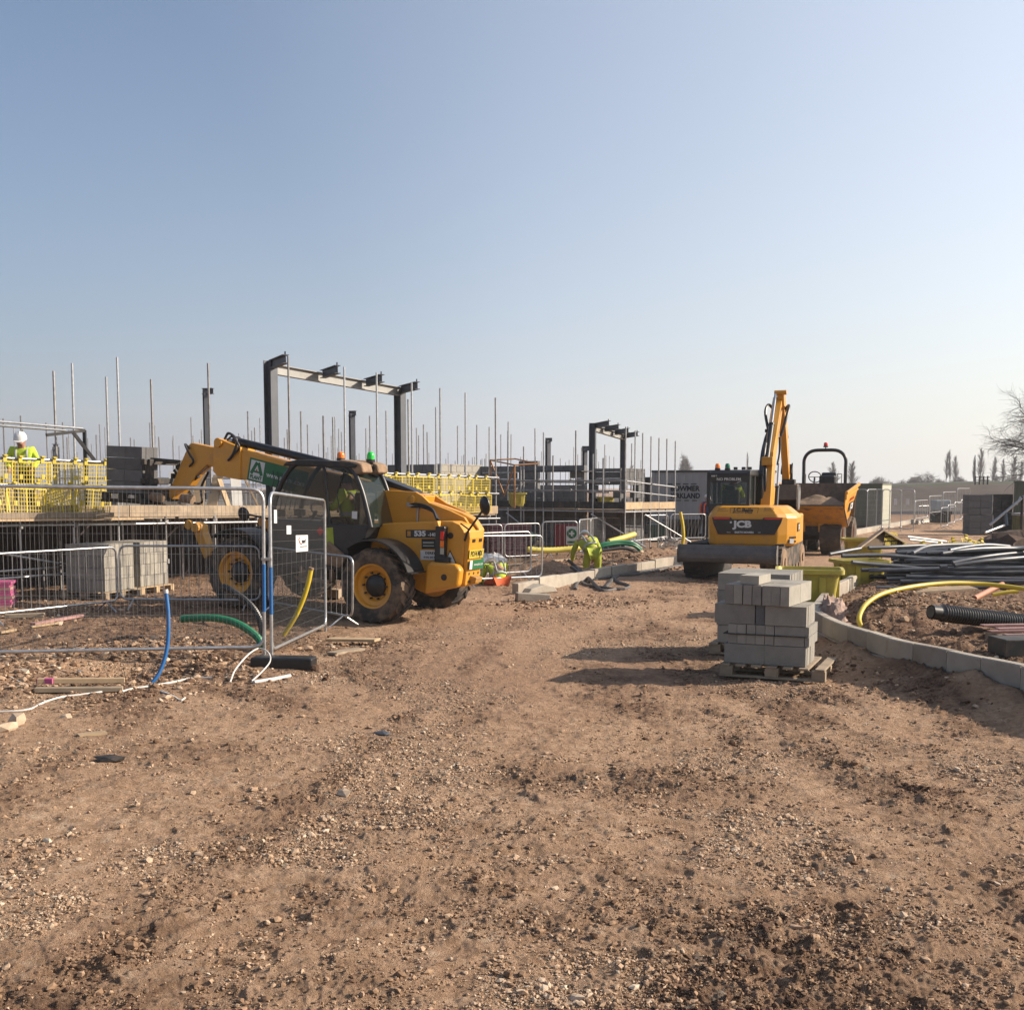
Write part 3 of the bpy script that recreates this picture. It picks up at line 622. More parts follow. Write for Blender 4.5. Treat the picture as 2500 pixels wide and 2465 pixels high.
# ------------------------------------------------------------------ the telehandler
def build_telehandler():
    yaw = math.atan2(.436, -.9)
    t = thing('telehandler', 'yellow telescopic handler with green banner on its boom lifting dark blocks to the scaffold', 'telehandler', M=T(-1.70, 18.25, -0.06) @ RZ(yaw) @ RY(R(-2.7)))
    for x in (0.03, 2.73):
        for s in (1, -1):
            wheel(t, x, s*0.96, 0.575, 0.60, 0.42, 0.345, s)
    # chassis and axles
    c = MB(); c.box((1.35, 0, 0.72), (3.9, 0.62, 0.42)); c.tube([(0.03, -0.8, .57), (0.03, .8, .57)], .13, 10); c.tube([(2.73, -0.8, .57), (2.73, .8, .57)], .13, 10)
    c.box((3.35, 0, 0.72), (0.7, 0.9, 0.5)); c.box((1.1, -0.72, 0.95), (1.5, 0.7, 0.7))
    c.build('chassis', BLKM, t, bevel=0.02)
    # rear body panel on the near side, with the tail that curves down to the rear plate
    b = MB()
    side = [(0.42, 1.05), (0.42, 1.28), (0.30, 1.42), (0.22, 1.53), (0.08, 1.55), (-0.91, 1.64), (-1.07, 1.645), (-1.20, 1.60), (-1.28, 1.51), (-1.31, 1.40), (-1.29, 0.99), (-1.22, 0.64), (-0.63, 0.47), (-0.43, 0.53), (-0.33, 0.80), (-0.2, 1.1)]
    b.prism(side, 0.02, 0.60)
    b.build('rear_body', YEL, t, bevel=0.025)
    b = MB(); b.prism([(-0.70, .50), (-0.72, .96), (-0.80, 1.0), (-1.25, 1.0), (-1.33, .92), (-1.30, .66), (-1.22, .62)], .603, .78)
    b.build('counterweight', YEL, t, bevel=0.05, seg=3)
    b = MB(); b.prism([(-1.24, .62), (-1.335, .66), (-1.36, 1.02), (-1.39, 1.40), (-1.375, 1.52), (-1.30, 1.50), (-1.29, .99)], 0.115, 0.595)
    rp = b.build('rear_plate', YEL, t, bevel=0.02)
    MB().prism([(-1.44, .70), (-1.46, .78), (-1.30, .82), (-1.30, .66)], .24, .46).build('tow_hitch', YELD, t, bevel=.01)
    # boom tower and hood
    b = MB(); b.prism([(0.5, 1.50), (0.55, 2.03), (0.3, 2.06), (-0.19, 2.06), (-0.32, 2.0), (-0.45, 1.90), (-0.85, 1.79), (-1.10, 1.70), (-1.22, 1.55), (-1.25, 1.3), (0.4, 1.3)], 0.20, 0.27)
    b.prism([(0.4, 1.50), (0.45, 1.95), (-0.19, 2.02), (-0.45, 1.88), (-0.80, 1.77), (-0.98, 1.68), (-1.06, 1.5), (-1.06, 1.3), (0.4, 1.3)], -0.36, -0.30)
    b.build('boom_tower', YEL, t, bevel=0.015)
    b = MB(); b.loft([[(-0.42, y, 1.86), (-0.42, y, 1.80), (-0.42, y, 1.80), (-0.42, y, 1.86)] for y in (-.3, .2)]) if False else b.prism([(-0.36, 1.92), (-0.62, 1.86), (-1.02, 1.76), (-1.22, 1.67), (-1.345, 1.52), (-1.33, 1.36), (-1.27, 1.40), (-1.22, 1.56), (-0.6, 1.70), (-0.36, 1.76)], 0.0, 0.19)
    b.build('tail_hood', YEL, t, bevel=0.05, seg=3)
    b = MB(); b.lathe([(0.07, 0), (0.07, .04), (.045, .055), (0, .055)], 14, T(-.14, .27, 1.93) @ RX(-math.pi/2)); b.build('boom_pivot', YELD, t, smooth=40)
    b = MB(); b.lathe([(0.05, 0), (0.05, .012), (0, .013)], 14, T(-1.05, .60, 1.42) @ RX(-math.pi/2)); b.build('filler_cap', BLK, t, smooth=40)
    # engine bay on the far side
    MB().prism([(-.45, .75), (-.50, 1.30), (0.2, 1.5), (1.9, 1.45), (2.0, .75)], -1.05, -0.42).build('engine_bay', YEL, t, bevel=.05)
    # boom
    sl = math.atan2(2.66-2.12, 3.55-.40)
    bm = MB(); bm.prism([(-.22, 1.72), (-.28, 2.0), (.02, 2.04), (.40, 2.10), (2.1, 2.37), (3.50, 2.62), (3.55, 2.12), (2.15, 1.90), (0.4, 1.60)], -.24, .10)
    boom = bm.build('boom', YEL, t, bevel=.015)
    b = MB(); b.prism([(3.50, 2.09), (3.50, 2.66), (3.72, 2.72), (3.98, 2.80), (4.10, 2.76), (4.12, 2.22), (4.02, 2.14)], -.27, .13)
    b.lathe([(.085, 0), (.085, .05), (0, .05)], 16, T(3.98, .13, 2.73) @ RX(-math.pi/2)); b.build('boom_collar', YEL, t, bevel=.012)
    b = MB(); b.prism([(4.08, 2.25), (4.10, 2.62), (4.32, 2.66), (4.71, 2.71), (4.78, 2.66), (4.90, 2.43), (5.16, 1.92), (4.95, 1.86), (4.74, 1.93), (4.58, 2.14), (4.33, 2.33)], -.16, .03)
    b.prism([(4.95, 1.86), (5.16, 1.92), (5.24, 1.72), (5.10, 1.66)], -.22, .09); b.build('boom_head', YEL, t, bevel=.012)
    cyl_ram(t, (4.86, -.03, 1.95), (4.36, -.03, 2.30), .05, .5)
    # lift ram along the top of the boom
    b = MB(); b.tube([(3.95, -.06, 2.78), (3.72, -.06, 2.76)], .04, 10); b.build('piston_rod', CHROME, t, smooth=40)
    b = MB(); b.tube([(3.78, -.06, 2.77), (3.70, -.06, 2.765)], .088, 14); b.tube([(3.72, -.06, 2.765), (1.9, -.06, 2.47), (.7, -.06, 2.24)], .072, 14); b.build('extension_ram', BLK, t, smooth=40)
    b = MB().prism([(.75, 2.30), (-.02, 2.08), (-.1, 2.03), (.45, 2.08), (.8, 2.18)], -.2, .08).build('boom_cover', BLK, t, bevel=.02)
    hose(t, [(3.86, .12, 2.80), (3.72, .18, 2.90), (3.55, .17, 2.78), (3.62, .17, 2.55), (3.75, .15, 2.42)], .024)
    hose(t, [(3.80, .12, 2.78), (3.62, .2, 2.84), (3.48, .18, 2.66), (3.66, .17, 2.5)], .018)
    hose(t, [(4.72, .05, 2.60), (4.80, .09, 2.68), (4.70, .1, 2.52), (4.62, .07, 2.38), (4.72, .06, 2.28)], .02)
    hose(t, [(4.3, .03, 2.2), (4.45, .05, 1.9), (4.42, .05, 1.66), (4.60, .04, 1.62), (4.9, .03, 1.75)], .022)
    hose(t, [(-.10, .29, 1.86), (-.35, .33, 1.86), (-.6, .42, 1.80), (-.78, .58, 1.66)], .024)
    hose(t, [(-.12, .29, 1.82), (-.38, .34, 1.82), (-.64, .44, 1.76), (-.82, .58, 1.64)], .02)
    MB().box((-.17, .29, 1.85), (.22, .05, .07)).box((-.26, .285, 1.72), (.03, .03, .3)).build('hose_bracket', STEEL, t)
    # fringe of hoses hanging under the boom in front of the cab
    for i in range(8):
        x = 2.78-.10*i
        hose(t, [(x, .13, 2.28-.02*i), (x-.07, .19, 2.1), (x+.02, .2, 1.85), (x+.11, .16, 1.62)], .009, 'thin_hose')
    # green hire banner on the boom side
    D = Vector((-math.cos(sl), 0, -math.sin(sl))); U = Vector((-math.sin(sl), 0, math.cos(sl)))
    Fb = frame((2.70, .104, 2.19), D, U)
    MB().box((0, 0, 0), (1.28, .40, .006)).build('banner', GREENB, t, M=Fb)
    pl = MB().box((0, 0, 0), (.30, .34, .004)).build('logo_panel', WHITE, t, M=Fb @ T(-.45, 0, .005))
    a = MB()
    for p, q in (((-.115, -.07), (-.015, .145)), ((.115, -.07), (.015, .145))): a.bar((p[0], p[1], .004), (q[0], q[1], .004), .062, .004, up=(0, 0, 1))
    a.box((0, -.022, .004), (.13, .034, .0035)); a.build('logo_letter', GREENB, pl)
    MB().prism([(0, -.012), (.016, .010), (0, .032), (-.016, .010)], .0045, .0075, 'z').build('logo_diamond', REDL, pl)
    text_part('lettering', 'PLANT', .085, GREENB, pl, T(0, -.125, .003), bold=.004)
    text_part('lettering', 'www.aplant.com', .125, WHITE, t, Fb @ T(.18, -.02, .004), bold=.0015, spacing=.98)
    # decals on the rear body
    Fs = lambda x, z, dy=.603: frame((x, dy, z), (-1, 0, .06), (0.06, 0, 1))
    pl = MB().box((0, 0, 0), (.56, .125, .004)).build('model_plate', BLK, t, M=Fs(-.52, 1.415))
    text_part('lettering', '535', .115, WHITE, pl, T(-.02, 0, .003), bold=.005, xscale=1.25); text_part('lettering', '-140', .075, WHITE, pl, T(.195, -.015, .003), bold=.003)
    MB().box((-.225, 0, .003), (.065, .085, .003)).build('plate_mark', YELD, pl)
    pl = MB().box((0, 0, 0), (.25, .16, .004)).build('rating_plate', BLKM, t, M=Fs(-.66, 1.265)); MB().box((0, .02, .003), (.2, .022, .002)).box((0, -.03, .003), (.2, .016, .002)).build('plate_lines', CREAM, pl)
    pl = MB().box((0, 0, 0), (.36, .15, .004)).build('depot_plate', WHITE, t, M=Fs(-.70, 1.09)); text_part('lettering', 'DERBY', .055, BLK, pl, T(0, .032, .003), bold=.002, spacing=1.15); text_part('lettering', '01332 365 071', .04, BLK, pl, T(0, -.035, .003), bold=.001)
    pl = MB().box((0, 0, 0), (.11, .13, .004)).build('small_label', WHITE, t, M=Fs(-.36, .90)); MB().box((0, -.015, .003), (.045, .06, .002)).build('label_mark', BLK, pl)
    pl = MB().prism([(-.12, -.1), (.12, -.1), (0, .13)], 0, .004, 'z').build('warning_triangle', BLK, t, M=Fs(-1.06, 1.07)); MB().prism([(-.098, -.088), (.098, -.088), (0, .10)], .004, .006, 'z').build('triangle_face', WHITE, pl)
    text_part('lettering', 'D1', .05, BLK, pl, T(0, -.01, .007)); text_part('lettering', '0177', .04, BLK, pl, T(0, -.06, .007))
    # tail lamp cluster
    b = MB(); b.box((-.92, .66, 1.26), (.17, .12, .60)); b.box((-.97, .67, .95), (.22, .12, .28)); lc = b.build('lamp_cluster', BLK, t, bevel=.02)
    MB().box((-.965, .724, 1.42), (.06, .014, .13)).build('lamp', REDL, lc); MB().box((-.97, .724, 1.29), (.06, .014, .10)).build('lamp', AMBER, lc); MB().box((-.975, .724, 1.18), (.06, .014, .10)).build('lamp', CREAM, lc)
    MB().prism([(-.78, 1.62), (-.86, 1.64), (-.90, 1.54), (-.86, 1.5)], .60, .70).build('lamp_bracket', YEL, t)
    # rear plate: registration and sticker
    Fr = lambda y, z: frame((-1.375, y, z), (0, -1, 0), (-.06, 0, 1)) @ T(0, 0, .012)
    pl = MB().box((0, 0, 0), (.47, .135, .006)).build('number_plate', PYEL, t, M=Fr(.355, 1.15)); text_part('lettering', 'PO14 MJX', .115, BLK, pl, T(0, 0, .004), bold=.003, xscale=.78)
    pl = MB().box((0, 0, 0), (.46, .15, .006)).build('hire_sticker', GREENB, t, M=Fr(.355, .985) @ T(0, 0, .008)); text_part('lettering', 'www.aplant.com', .06, WHITE, pl, T(.06, 0, .004), xscale=.75); MB().box((-.185, 0, .003), (.085, .14, .003)).build('sticker_mark', WHITE, pl)
    MB().box((0, .0, 0), (.09, .05, .02)).build('rear_slot', BLK, t, M=Fr(.46, 1.36)); MB().box((0, .0, 0), (.09, .05, .02)).build('rear_slot', BLK, t, M=Fr(.24, 1.36))
    for y, z in ((.50, .84), (.20, .84), (.50, .72), (.20, .72), (.35, .84)):
        MB().lathe([(.022, 0), (.022, .012), (0, .013)], 8, frame((-1.338, y, z), (0, 1, 0), (0, 0, -1)) if False else T(-1.33, y, z) @ RY(-math.pi/2) @ T(0, 0, .012)).build('bolt', BLKM, t)
    b = MB().lathe([(.05, 0), (.05, .01), (0, .011)], 12, T(-1.06, .781, .78) @ RX(-math.pi/2)).build('recess', BLK, t)
    # mudguards
    for x in (0.03, 2.73):
        for s in (1, -1):
            a = arc(x, .575, .715, 158, 50, 12); b_ = arc(x, .575, .74, 50, 158, 12)
            m = MB(); y0, y1 = sorted((s*.70, s*1.20)); m.prism(a+b_, y0, y1); m.box((a[0][0]-.03, s*.95, a[0][1]-.005), (.11, .50, .02)); m.build('mudguard', BLK, t, smooth=30)
    # stabiliser legs folded up at the front
    for s in (1, -1):
        m = MB(); y = s*.98; m.prism([(3.64, 1.36), (3.74, 1.30), (3.66, 1.10), (3.56, .92), (3.46, .74), (3.38, .80), (3.42, 1.0), (3.52, 1.20), (3.54, 1.32)], y-.09, y+.09)
        m.lathe([(.085, 0), (.085, .06), (0, .06)], 12, T(3.63, y+.09, 1.27) @ RX(-math.pi/2)); m.lathe([(.085, -.05), (.085, .01), (0, .01)], 12, T(3.86, y+.05, 1.30) @ RX(-math.pi/2))
        m.build('stabiliser', YELD, t, bevel=.012)
        MB().prism([(3.74, 1.22), (4.04, 1.20), (3.98, .98), (3.88, .80), (3.72, .86)], y-.12, y+.06).build('stabiliser_foot', BLKM, t, bevel=.012)
    # carriage, forks
    m = MB()
    for y in (-.45, .33): m.box((5.42, y, 1.98), (.12, .10, .80))
    for z in (2.33, 1.98, 1.60): m.box((5.46, -.06, z), (.10, 1.05, .10))
    m.box((5.28, -.06, 1.72), (.22, .62, .34)); m.bar((5.1, -.06, 2.34), (5.46, -.06, 2.34), .07, .06); m.bar((4.86, .2, 2.36), (5.5, .2, 2.38), .06, .06); m.bar((4.95, -.3, 1.72), (5.4, -.3, 2.2), .06, .06)
    m.build('carriage', BLKM, t, bevel=.008)
    for y in (-.42, .26):
        m = MB(); m.box((6.08, y, 1.575), (1.12, .11, .045)); m.box((5.535, y, 1.85), (.045, .11, .55)); m.build('fork', BLKM, t, bevel=.006)
    for x, y in ((5.25, .30), (4.75, .05)):
        m = MB(); m.tube([(x+.12, y, 1.70), (x-.14, y+.05, 1.69)], .085, 14); m.build('carriage_pin', MUDM, t, smooth=40)
    # cab
    lo = MB(); lo.prism([(.24, 1.50), (.30, 1.30), (.60, 1.12), (.66, .72), (2.02, .72), (2.18, 1.05), (2.20, 1.42), (2.12, 1.50)], .16, .955); lo.build('cab_base', BLK, t, bevel=.02)
    y0, y1 = .20, .945
    LB = [(.20, 1.48), (.26, 1.68), (.38, 2.03), (.52, 2.30), (.66, 2.42)]
    FR = [(2.14, 1.46), (2.10, 1.72), (1.98, 2.06), (1.80, 2.33), (1.68, 2.42)]
    cabn = []
    for y in (y0, y1):
        MB().tube(smoothpath([(x, y, z) for x, z in LB], 4), .040, 8).build('cab_pillar', BLK, t, smooth=50)
        MB().tube(smoothpath([(x, y, z) for x, z in FR], 4), .042, 8).build('cab_pillar', BLK, t, smooth=50)
    MB().tube(smoothpath([(.98, y1+.005, 1.46), (1.04, y1+.005, 1.85), (1.10, y1+.005, 2.30), (1.16, y1, 2.42)], 4), .026, 8).build('door_frame', BLK, t, smooth=50)
    MB().tube([(.72, y1+.012, 2.36), (.86, y1+.012, 1.98), (.76, y1+.012, 1.62)], .010, 6).build('wiper', BLK, t)
    for y in (y0, y1):
        o = [(x, z) for x, z in LB]+[(x, z) for x, z in FR][::-1]
        m = MB(); v = [(x, y, z) for x, z in o]; m.add(v, [tuple(range(len(v)))]); m.build('side_window', GLASS, t)
    for nm, cv in (('rear_window', LB), ('windscreen', FR)):
        m = MB(); v = [(x, y0, z) for x, z in cv]+[(x, y1, z) for x, z in cv]; n = len(cv); m.add(v, [(i, i+1, n+i+1, n+i) for i in range(n-1)]); m.build(nm, GLASS, t, smooth=40)
    m = MB(); m.prism([(.50, 2.40), (.46, 2.46), (.62, 2.50), (1.6, 2.50), (1.85, 2.45), (1.92, 2.38), (1.7, 2.40)], y0-.06, y1+.05); m.build('cab_roof', CREAM if False else BLKM, t, bevel=.02)
    for y in (.82, .36):
        m = MB(); m.prism([(.50, 2.30), (.36, 2.34), (.40, 2.47), (.50, 2.50), (.80, 2.53), (.86, 2.50)], y-.15, y+.15); m.build('roof_lamp_hood', MUDM, t, bevel=.03, seg=3)
    MB().box((.72, .22, 1.80), (.05, .02, .55)).build('grab_rail', BLK, t)
    m = MB(); m.box((.82, .56, 1.36), (.46, .48, .14)); m.box((.58, .56, 1.70), (.13, .46, .62)); m.build('driver_seat', BLKM, t, bevel=.04)
    m = MB(); m.tube([(1.75, .58, 1.30), (1.52, .58, 1.66)], .03, 8); m.tube([(1.48+.11*math.cos(a)*.45, .58+.19*math.sin(a), 1.69+.11*math.cos(a)) for a in np.linspace(0, 2*np.pi, 18)[:-1]], .014, 6, closed=True); m.build('steering_wheel', BLK, t, smooth=50)
    m = MB(); m.box((0, 0, 0), (.10, .12, .003)); m.build('cab_sticker', WHITE, t, M=frame((.50, .97, 1.66), (-1, 0, 0), (0, 0, 1)))
    pl = MB().prism([(0, -.07), (.07, 0), (0, .07), (-.07, 0)], 0, .004, 'z').build('hazard_label', REDL, t, M=frame((1.16, .957, 1.36), (-1, 0, 0), (0, 0, 1)))
    MB().box((0, 0, 0), (.16, .30, .003)).build('cab_label', HIVISD, t, M=frame((.98, .957, 1.28), (-1, 0, .1), (-.1, 0, 1)))
    MB().prism([(.62, .98), (.98, 1.22), (1.02, .84), (.72, .80)], .93, 1.02).build('step_panel', MUDM, t, bevel=.02)
    MB().box((1.2, 1.0, .56), (.6, .12, .05)).box((.9, .96, .66), (.05, .1, .2)).box((1.5, .96, .66), (.05, .1, .2)).build('cab_step', MUDM, t)
    beacon(t, (1.10, .52, 2.505), AMBER, .062, .12); MB().tube([(.46, .55, 2.36), (.42, .55, 2.44)], .02, 6).build('beacon_stalk', BLK, t); beacon(t, (.50, .55, 2.50), GREENL, .062, .14)
    # rear view mirror on a long stalk, near front mirror
    m = MB(); m.tube([(-1.30, .60, 1.36), (-1.38, .64, 1.52), (-1.62, .66, 1.84)], .017, 8); m.tube([(-1.22, .6, 1.62), (-1.38, .63, 1.54)], .012, 6); arm = m.build('mirror_arm', BLK, t, smooth=40)
    m = MB(); Mm = T(-1.66, .66, 1.92) @ RZ(R(-28)) @ RX(R(82)); m.lathe([(0, -.05), (.07, -.045), (.11, -.02), (.122, .0), (.118, .015), (0, .02)], 20, Mm @ Matrix.Diagonal((1, 1.25, 1, 1))); m.build('mirror_head', BLK, arm, smooth=40)
    m = MB(); m.lathe([(0, -.05), (.09, -.04), (.12, 0), (0, .02)], 18, T(2.62, 1.08, 1.56) @ RX(R(75))); m.tube([(2.15, .98, 1.50), (2.62, 1.06, 1.56)], .018, 6); m.build('front_mirror', BLK, t, smooth=40)
    for y in (.30, .85):
        m = MB(); m.box((2.06, y, 1.60), (.14, .16, .12)); m.build('work_lamp', BLK, t, bevel=.02)
    return t
TELE = build_telehandler()
# ------------------------------------------------------------------ half built houses, scaffolds and steel frames
AU = Vector((.55, .835, 0)).normalized(); AV = Vector((.835, -.55, 0)).normalized(); A0 = Vector((-9.1, 19.7, 0))
def onA(L, w=0.0, z=0.0): return A0+AU*L+AV*w+Vector((0, 0, z))
def LA(px, w=0.0):                                    # run along the front scaffold seen at a photo column
    p = A0+AV*w; a = (px-1250)/F_PX; return (a*p.y-p.x)/(AU.x-a*AU.y)
def ztop(px, py, y): return W(px, py, y).z
TR = .0245
def stand(parent, p, z1, z0=None, r=TR, mat=None, name='standard'):
    z0 = gz(p.x, p.y)-.02 if z0 is None else z0
    jx, jy = RNG.normal(0, .006, 2)*(z1-z0)/4
    return MB().tube([(p.x, p.y, z0), (p.x+jx, p.y+jy, z1)], r, 8).build(name, mat or (GALVD if RNG.random() < .35 else GALV), parent, smooth=50)
def rail(parent, a, b, r=TR, mat=None, name='ledger'): return MB().tube([a, b], r, 8).build(name, mat or GALV, parent, smooth=50)
CPL = MB().tube([(0, 0, -.045), (0, 0, .045)], .042, 8).box((.03, .03, 0), (.07, .05, .05)).mesh('coupler', GALVD, 40)
def coupler(parent, p): return put('coupler', CPL, parent, M=T(*p) @ RZ(RNG.uniform(0, 6)))
PLK = {}
def plank(parent, a, b, w, h, mat, name='board', bevel=0): return MB().bar(a, b, w, h).build(name, mat, parent, bevel=bevel)
zr = lambda L: 2.58-.0145*L                            # the guard rail falls gently along the row

scA = thing('scaffold', 'long tube scaffold with timber deck and yellow mesh guards along the front of the house', 'scaffold')
tallA = [(711, 869, 0), (844.6, 895.6, 0), (922.6, 910, 0), (1007.5, 934, 0), (1075.6, 947.5, 0), (1136.5, 958.6, 0), (1210.8, 971, 0), (144.6, 905.5, -1.3), (188, 886.6, -1.3), (271, 920, -1.3), (299.5, 871.7, -1.3), (380, 926, -1.3), (519, 886.6, -1.3), (1065.7, 994, -1.3), (945.5, 1003, -1.3), (1000, 975, -1.3), (978, 1040, -1.3), (794, 1015, -1.3), (817, 1018, -1.3)]
for px, py, w in tallA:
    L = LA(px, w); p = onA(L, w); stand(scA, p, ztop(px, py, p.y))
    if w == 0 and px > 900:
        for dz in (0, -.47): coupler(scA, p+Vector((0, 0, zr(L)+dz)))
for L in (-3.6, -2.2, -.9, .35, 1.45, 2.45, 3.6, 4.9, 6.1, 8.2):
    p = onA(L); stand(scA, p, zr(L)-(.0 if L < 2.5 else 1.0), mat=GALVD if L > 3 else GALV)
    p = onA(L+.2, -1.3); stand(scA, p, 1.5, mat=GALVD)
    coupler(scA, onA(L, .03, 1.36)); coupler(scA, onA(L, .03, .55))
for L0, L1 in ((-4, 2.5), (9.0, 12.6), (12.6, 15.75)):
    for dz in (0, -.47):
        a, b = onA(L0, .05, zr(L0)+dz), onA(L1, .05, zr(L1)+dz); rail(scA, a, b)
    if L0 > 0:
        for dz in (0, -.5): rail(scA, onA(L0, -1.33, zr(L0)+dz), onA(L1, -1.33, zr(L1)+dz), mat=GALVD)
for L0, L1 in ((-4, 3.2), (3.2, 9.2), (9.2, 15.8)):
    rail(scA, onA(L0, .05, zr(L0)-1.2), onA(L1, .05, zr(L1)-1.2)); rail(scA, onA(L0, -1.25, zr(L0)-1.2), onA(L1, -1.25, zr(L1)-1.2), mat=GALVD)
for L0, L1, z in ((-4, 1.6, .55), (-3, 1.75, .42)): rail(scA, onA(L0, .05, z), onA(L1, .05, z+.03))
rail(scA, onA(-2.6, .09, 1.42), onA(1.2, .09, .62), mat=GALV, name='brace'); rail(scA, onA(13.2, .09, 1.2), onA(15.3, .09, .05), mat=GALV, name='brace'); rail(scA, onA(3.4, -1.2, .1), onA(4.9, -1.2, 1.2), mat=GALVD, name='brace')
for k in range(17):                                     # transoms under the boards
    L = -3.7+1.18*k; rail(scA, onA(L, .14, zr(L)-1.13), onA(L, -1.4, zr(L)-1.13), mat=GALVD, name='transom')
wd = [WOOD, WOODG]
for k in range(5):
    Lk = -4+3.95*k
    for j in range(11):  # rows past the inner standards are added to darken the space below
        w = -.11-.232*j; La, Lb = Lk+RNG.uniform(-.05, .05), Lk+3.9
        plank(scA, onA(La, w, zr(La)-1.08), onA(Lb, w, zr(Lb)-1.08), .222, .04, WOODG, 'deck_board')
for k, (La, Lb) in enumerate(((-4, -.6), (-.58, 2.7), (2.72, 5.6), (5.62, 9.0), (9.02, 11.9), (11.92, 15.75))):
    m = WOOD if k in (4, 5) else WOODG
    plank(scA, onA(La, .0, zr(La)-.945), onA(Lb, .0, zr(Lb)-.945), .04, .225, m, 'toe_board')
plank(scA, onA(-4, .11, zr(-4)-1.10), onA(2.9, .11, zr(2.9)-1.10), .20, .04, WOOD, 'deck_board'); plank(scA, onA(-4, .2, zr(-4)-1.02), onA(2.2, .2, zr(2)-1.02), .04, .10, WOODG, 'toe_board')

# yellow mesh guards hung on the rails
def guard_mesh(seed):
    r = random.Random(seed); m = MB(); Wd, Hh = .78, .46
    for i in range(15): m.box((-Wd/2+Wd*i/14, 0, -Hh/2-.04), (.009 if i % 7 else .024, .008, Hh))
    for j in range(7): m.box((0, .004, -.04-Hh*j/6), (Wd, .008, .009 if j % 6 else .026))
    for x in (-.24, .20): m.box((x, -.012, .015), (.07, .012, .13)); m.box((x, -.02, .065), (.07, .07, .022)); m.box((x+.02, 0, -.30), (.06, .012, .09))
    return m.mesh('brick_guard', PYEL)
GM = guard_mesh(1); ngd = 0
def guard(L, w, z, tilt=0.0, sx=1.0, yawd=0.0, label='', roll=0.0):
    global ngd
    o = put('brick_guard', GM, None, M=T(*onA(L, w, z)) @ RZ(math.atan2(AU.y, AU.x)+yawd) @ RX(tilt) @ RY(roll) @ Matrix.Diagonal((sx, 1, 1, 1)))
    tag(o, label, 'mesh guard', 'yellow brick guards on the scaffold'); ngd += 1
gl = ['at the left edge of the photo', 'in front of the white helmeted worker', 'right of the white helmeted worker', 'next to the lifted block pack']
for i, L in enumerate((-.15, .58, 1.27, 1.93)): guard(L, .09+.012*(i % 2), zr(L)-.02, R(2+i), 1.0, 0, 'yellow plastic brick guard hooked on the top rail '+gl[i])
for i, L in enumerate((-.35, .42, 1.12, 1.82)): guard(L, .12+.02*(i % 2), zr(L)-.50, R(-6+3*i), 1.0, 0, 'yellow plastic brick guard on the lower rail '+gl[i], roll=R((-3, 2, -5, 4)[i]))
gi = ['leaning inside the deck at the far left', 'leaning inside the deck behind the worker', 'slumped inside the deck right of the worker', 'slumped inside the deck behind the lifted blocks']
for i, L in enumerate((-.6, .35, 1.2, 2.0)): guard(L, -.75-.12*i, zr(L)-.34-.05*i, R(16+4*i), 1.0, R(6*i-8), 'yellow plastic brick guard '+gi[i], roll=R(10-9*i))
gp_ = ['just right of the cab roof', 'second from the cab roof', 'third from the cab roof', 'in the middle', 'third from the right end', 'second from the right end', 'at the right end']
for i in range(7):
    L = 9.35+.92*i+RNG.normal(0, .03)
    guard(L, .08+.015*(i % 2), zr(L)-.03, R(2), 1.12, 0, 'yellow plastic brick guard on the right hand top rail, '+gp_[i])
    guard(L+.05, .10+.015*(i % 2), zr(L)-.50, R(-3+i), 1.12, 0, 'yellow plastic brick guard on the right hand lower rail, '+gp_[i], roll=R((2, -3, 1, 4, -2, 3, -1)[i]))
for i, L in enumerate((10.1, 11.5, 13.2)): guard(L, -1.2, zr(L)-.3, R(4), 1.1, 0, 'yellow plastic brick guard on the inner rail '+('behind the rear window', 'beyond the middle of the right hand rails', 'beyond the white bags')[i])
# things lying on the middle of the deck
for i, (L, w, ln, lean, m) in enumerate(((5.3, -1.0, 1.15, .35, WOOD), (5.75, -1.1, 1.0, .5, WOOD), (6.6, -1.1, 1.1, .15, WHITEP), (7.3, -1.05, .95, -.3, WOOD), (4.7, -1.1, 1.05, .3, WHITEP), (6.2, -.9, .9, -.12, WOOD))):
    o = plank(None, onA(L, w, zr(L)-1.05), onA(L+lean, w-.25, zr(L)-1.05+ln*.9), .24, .035, m, 'leaning_board')
    tag(o, ('pale board leaning on the deck left of the boom hose', 'tan board leaning steeply behind the gooseneck', 'white sheet board upright under the boom', 'tan board leaning back under the green banner', 'white sheet board behind the fork carriage', 'short tan board upright in the middle of the deck')[i], 'board', 'boards leaning on the scaffold deck')
m = MB()
for i in range(4): m.box((i*.30, .05*(i % 2), .14+.05*(i % 2)), (.28, .4, .26+.08*(i % 3)))
o = m.build('white_bags', WHITEP, bevel=.05, seg=3, M=T(*onA(13.3, -.75, zr(13.3)-1.06)) @ RZ(math.atan2(AU.y, AU.x))); tag(o, 'row of white bags on the deck behind the right hand rails', 'bags')

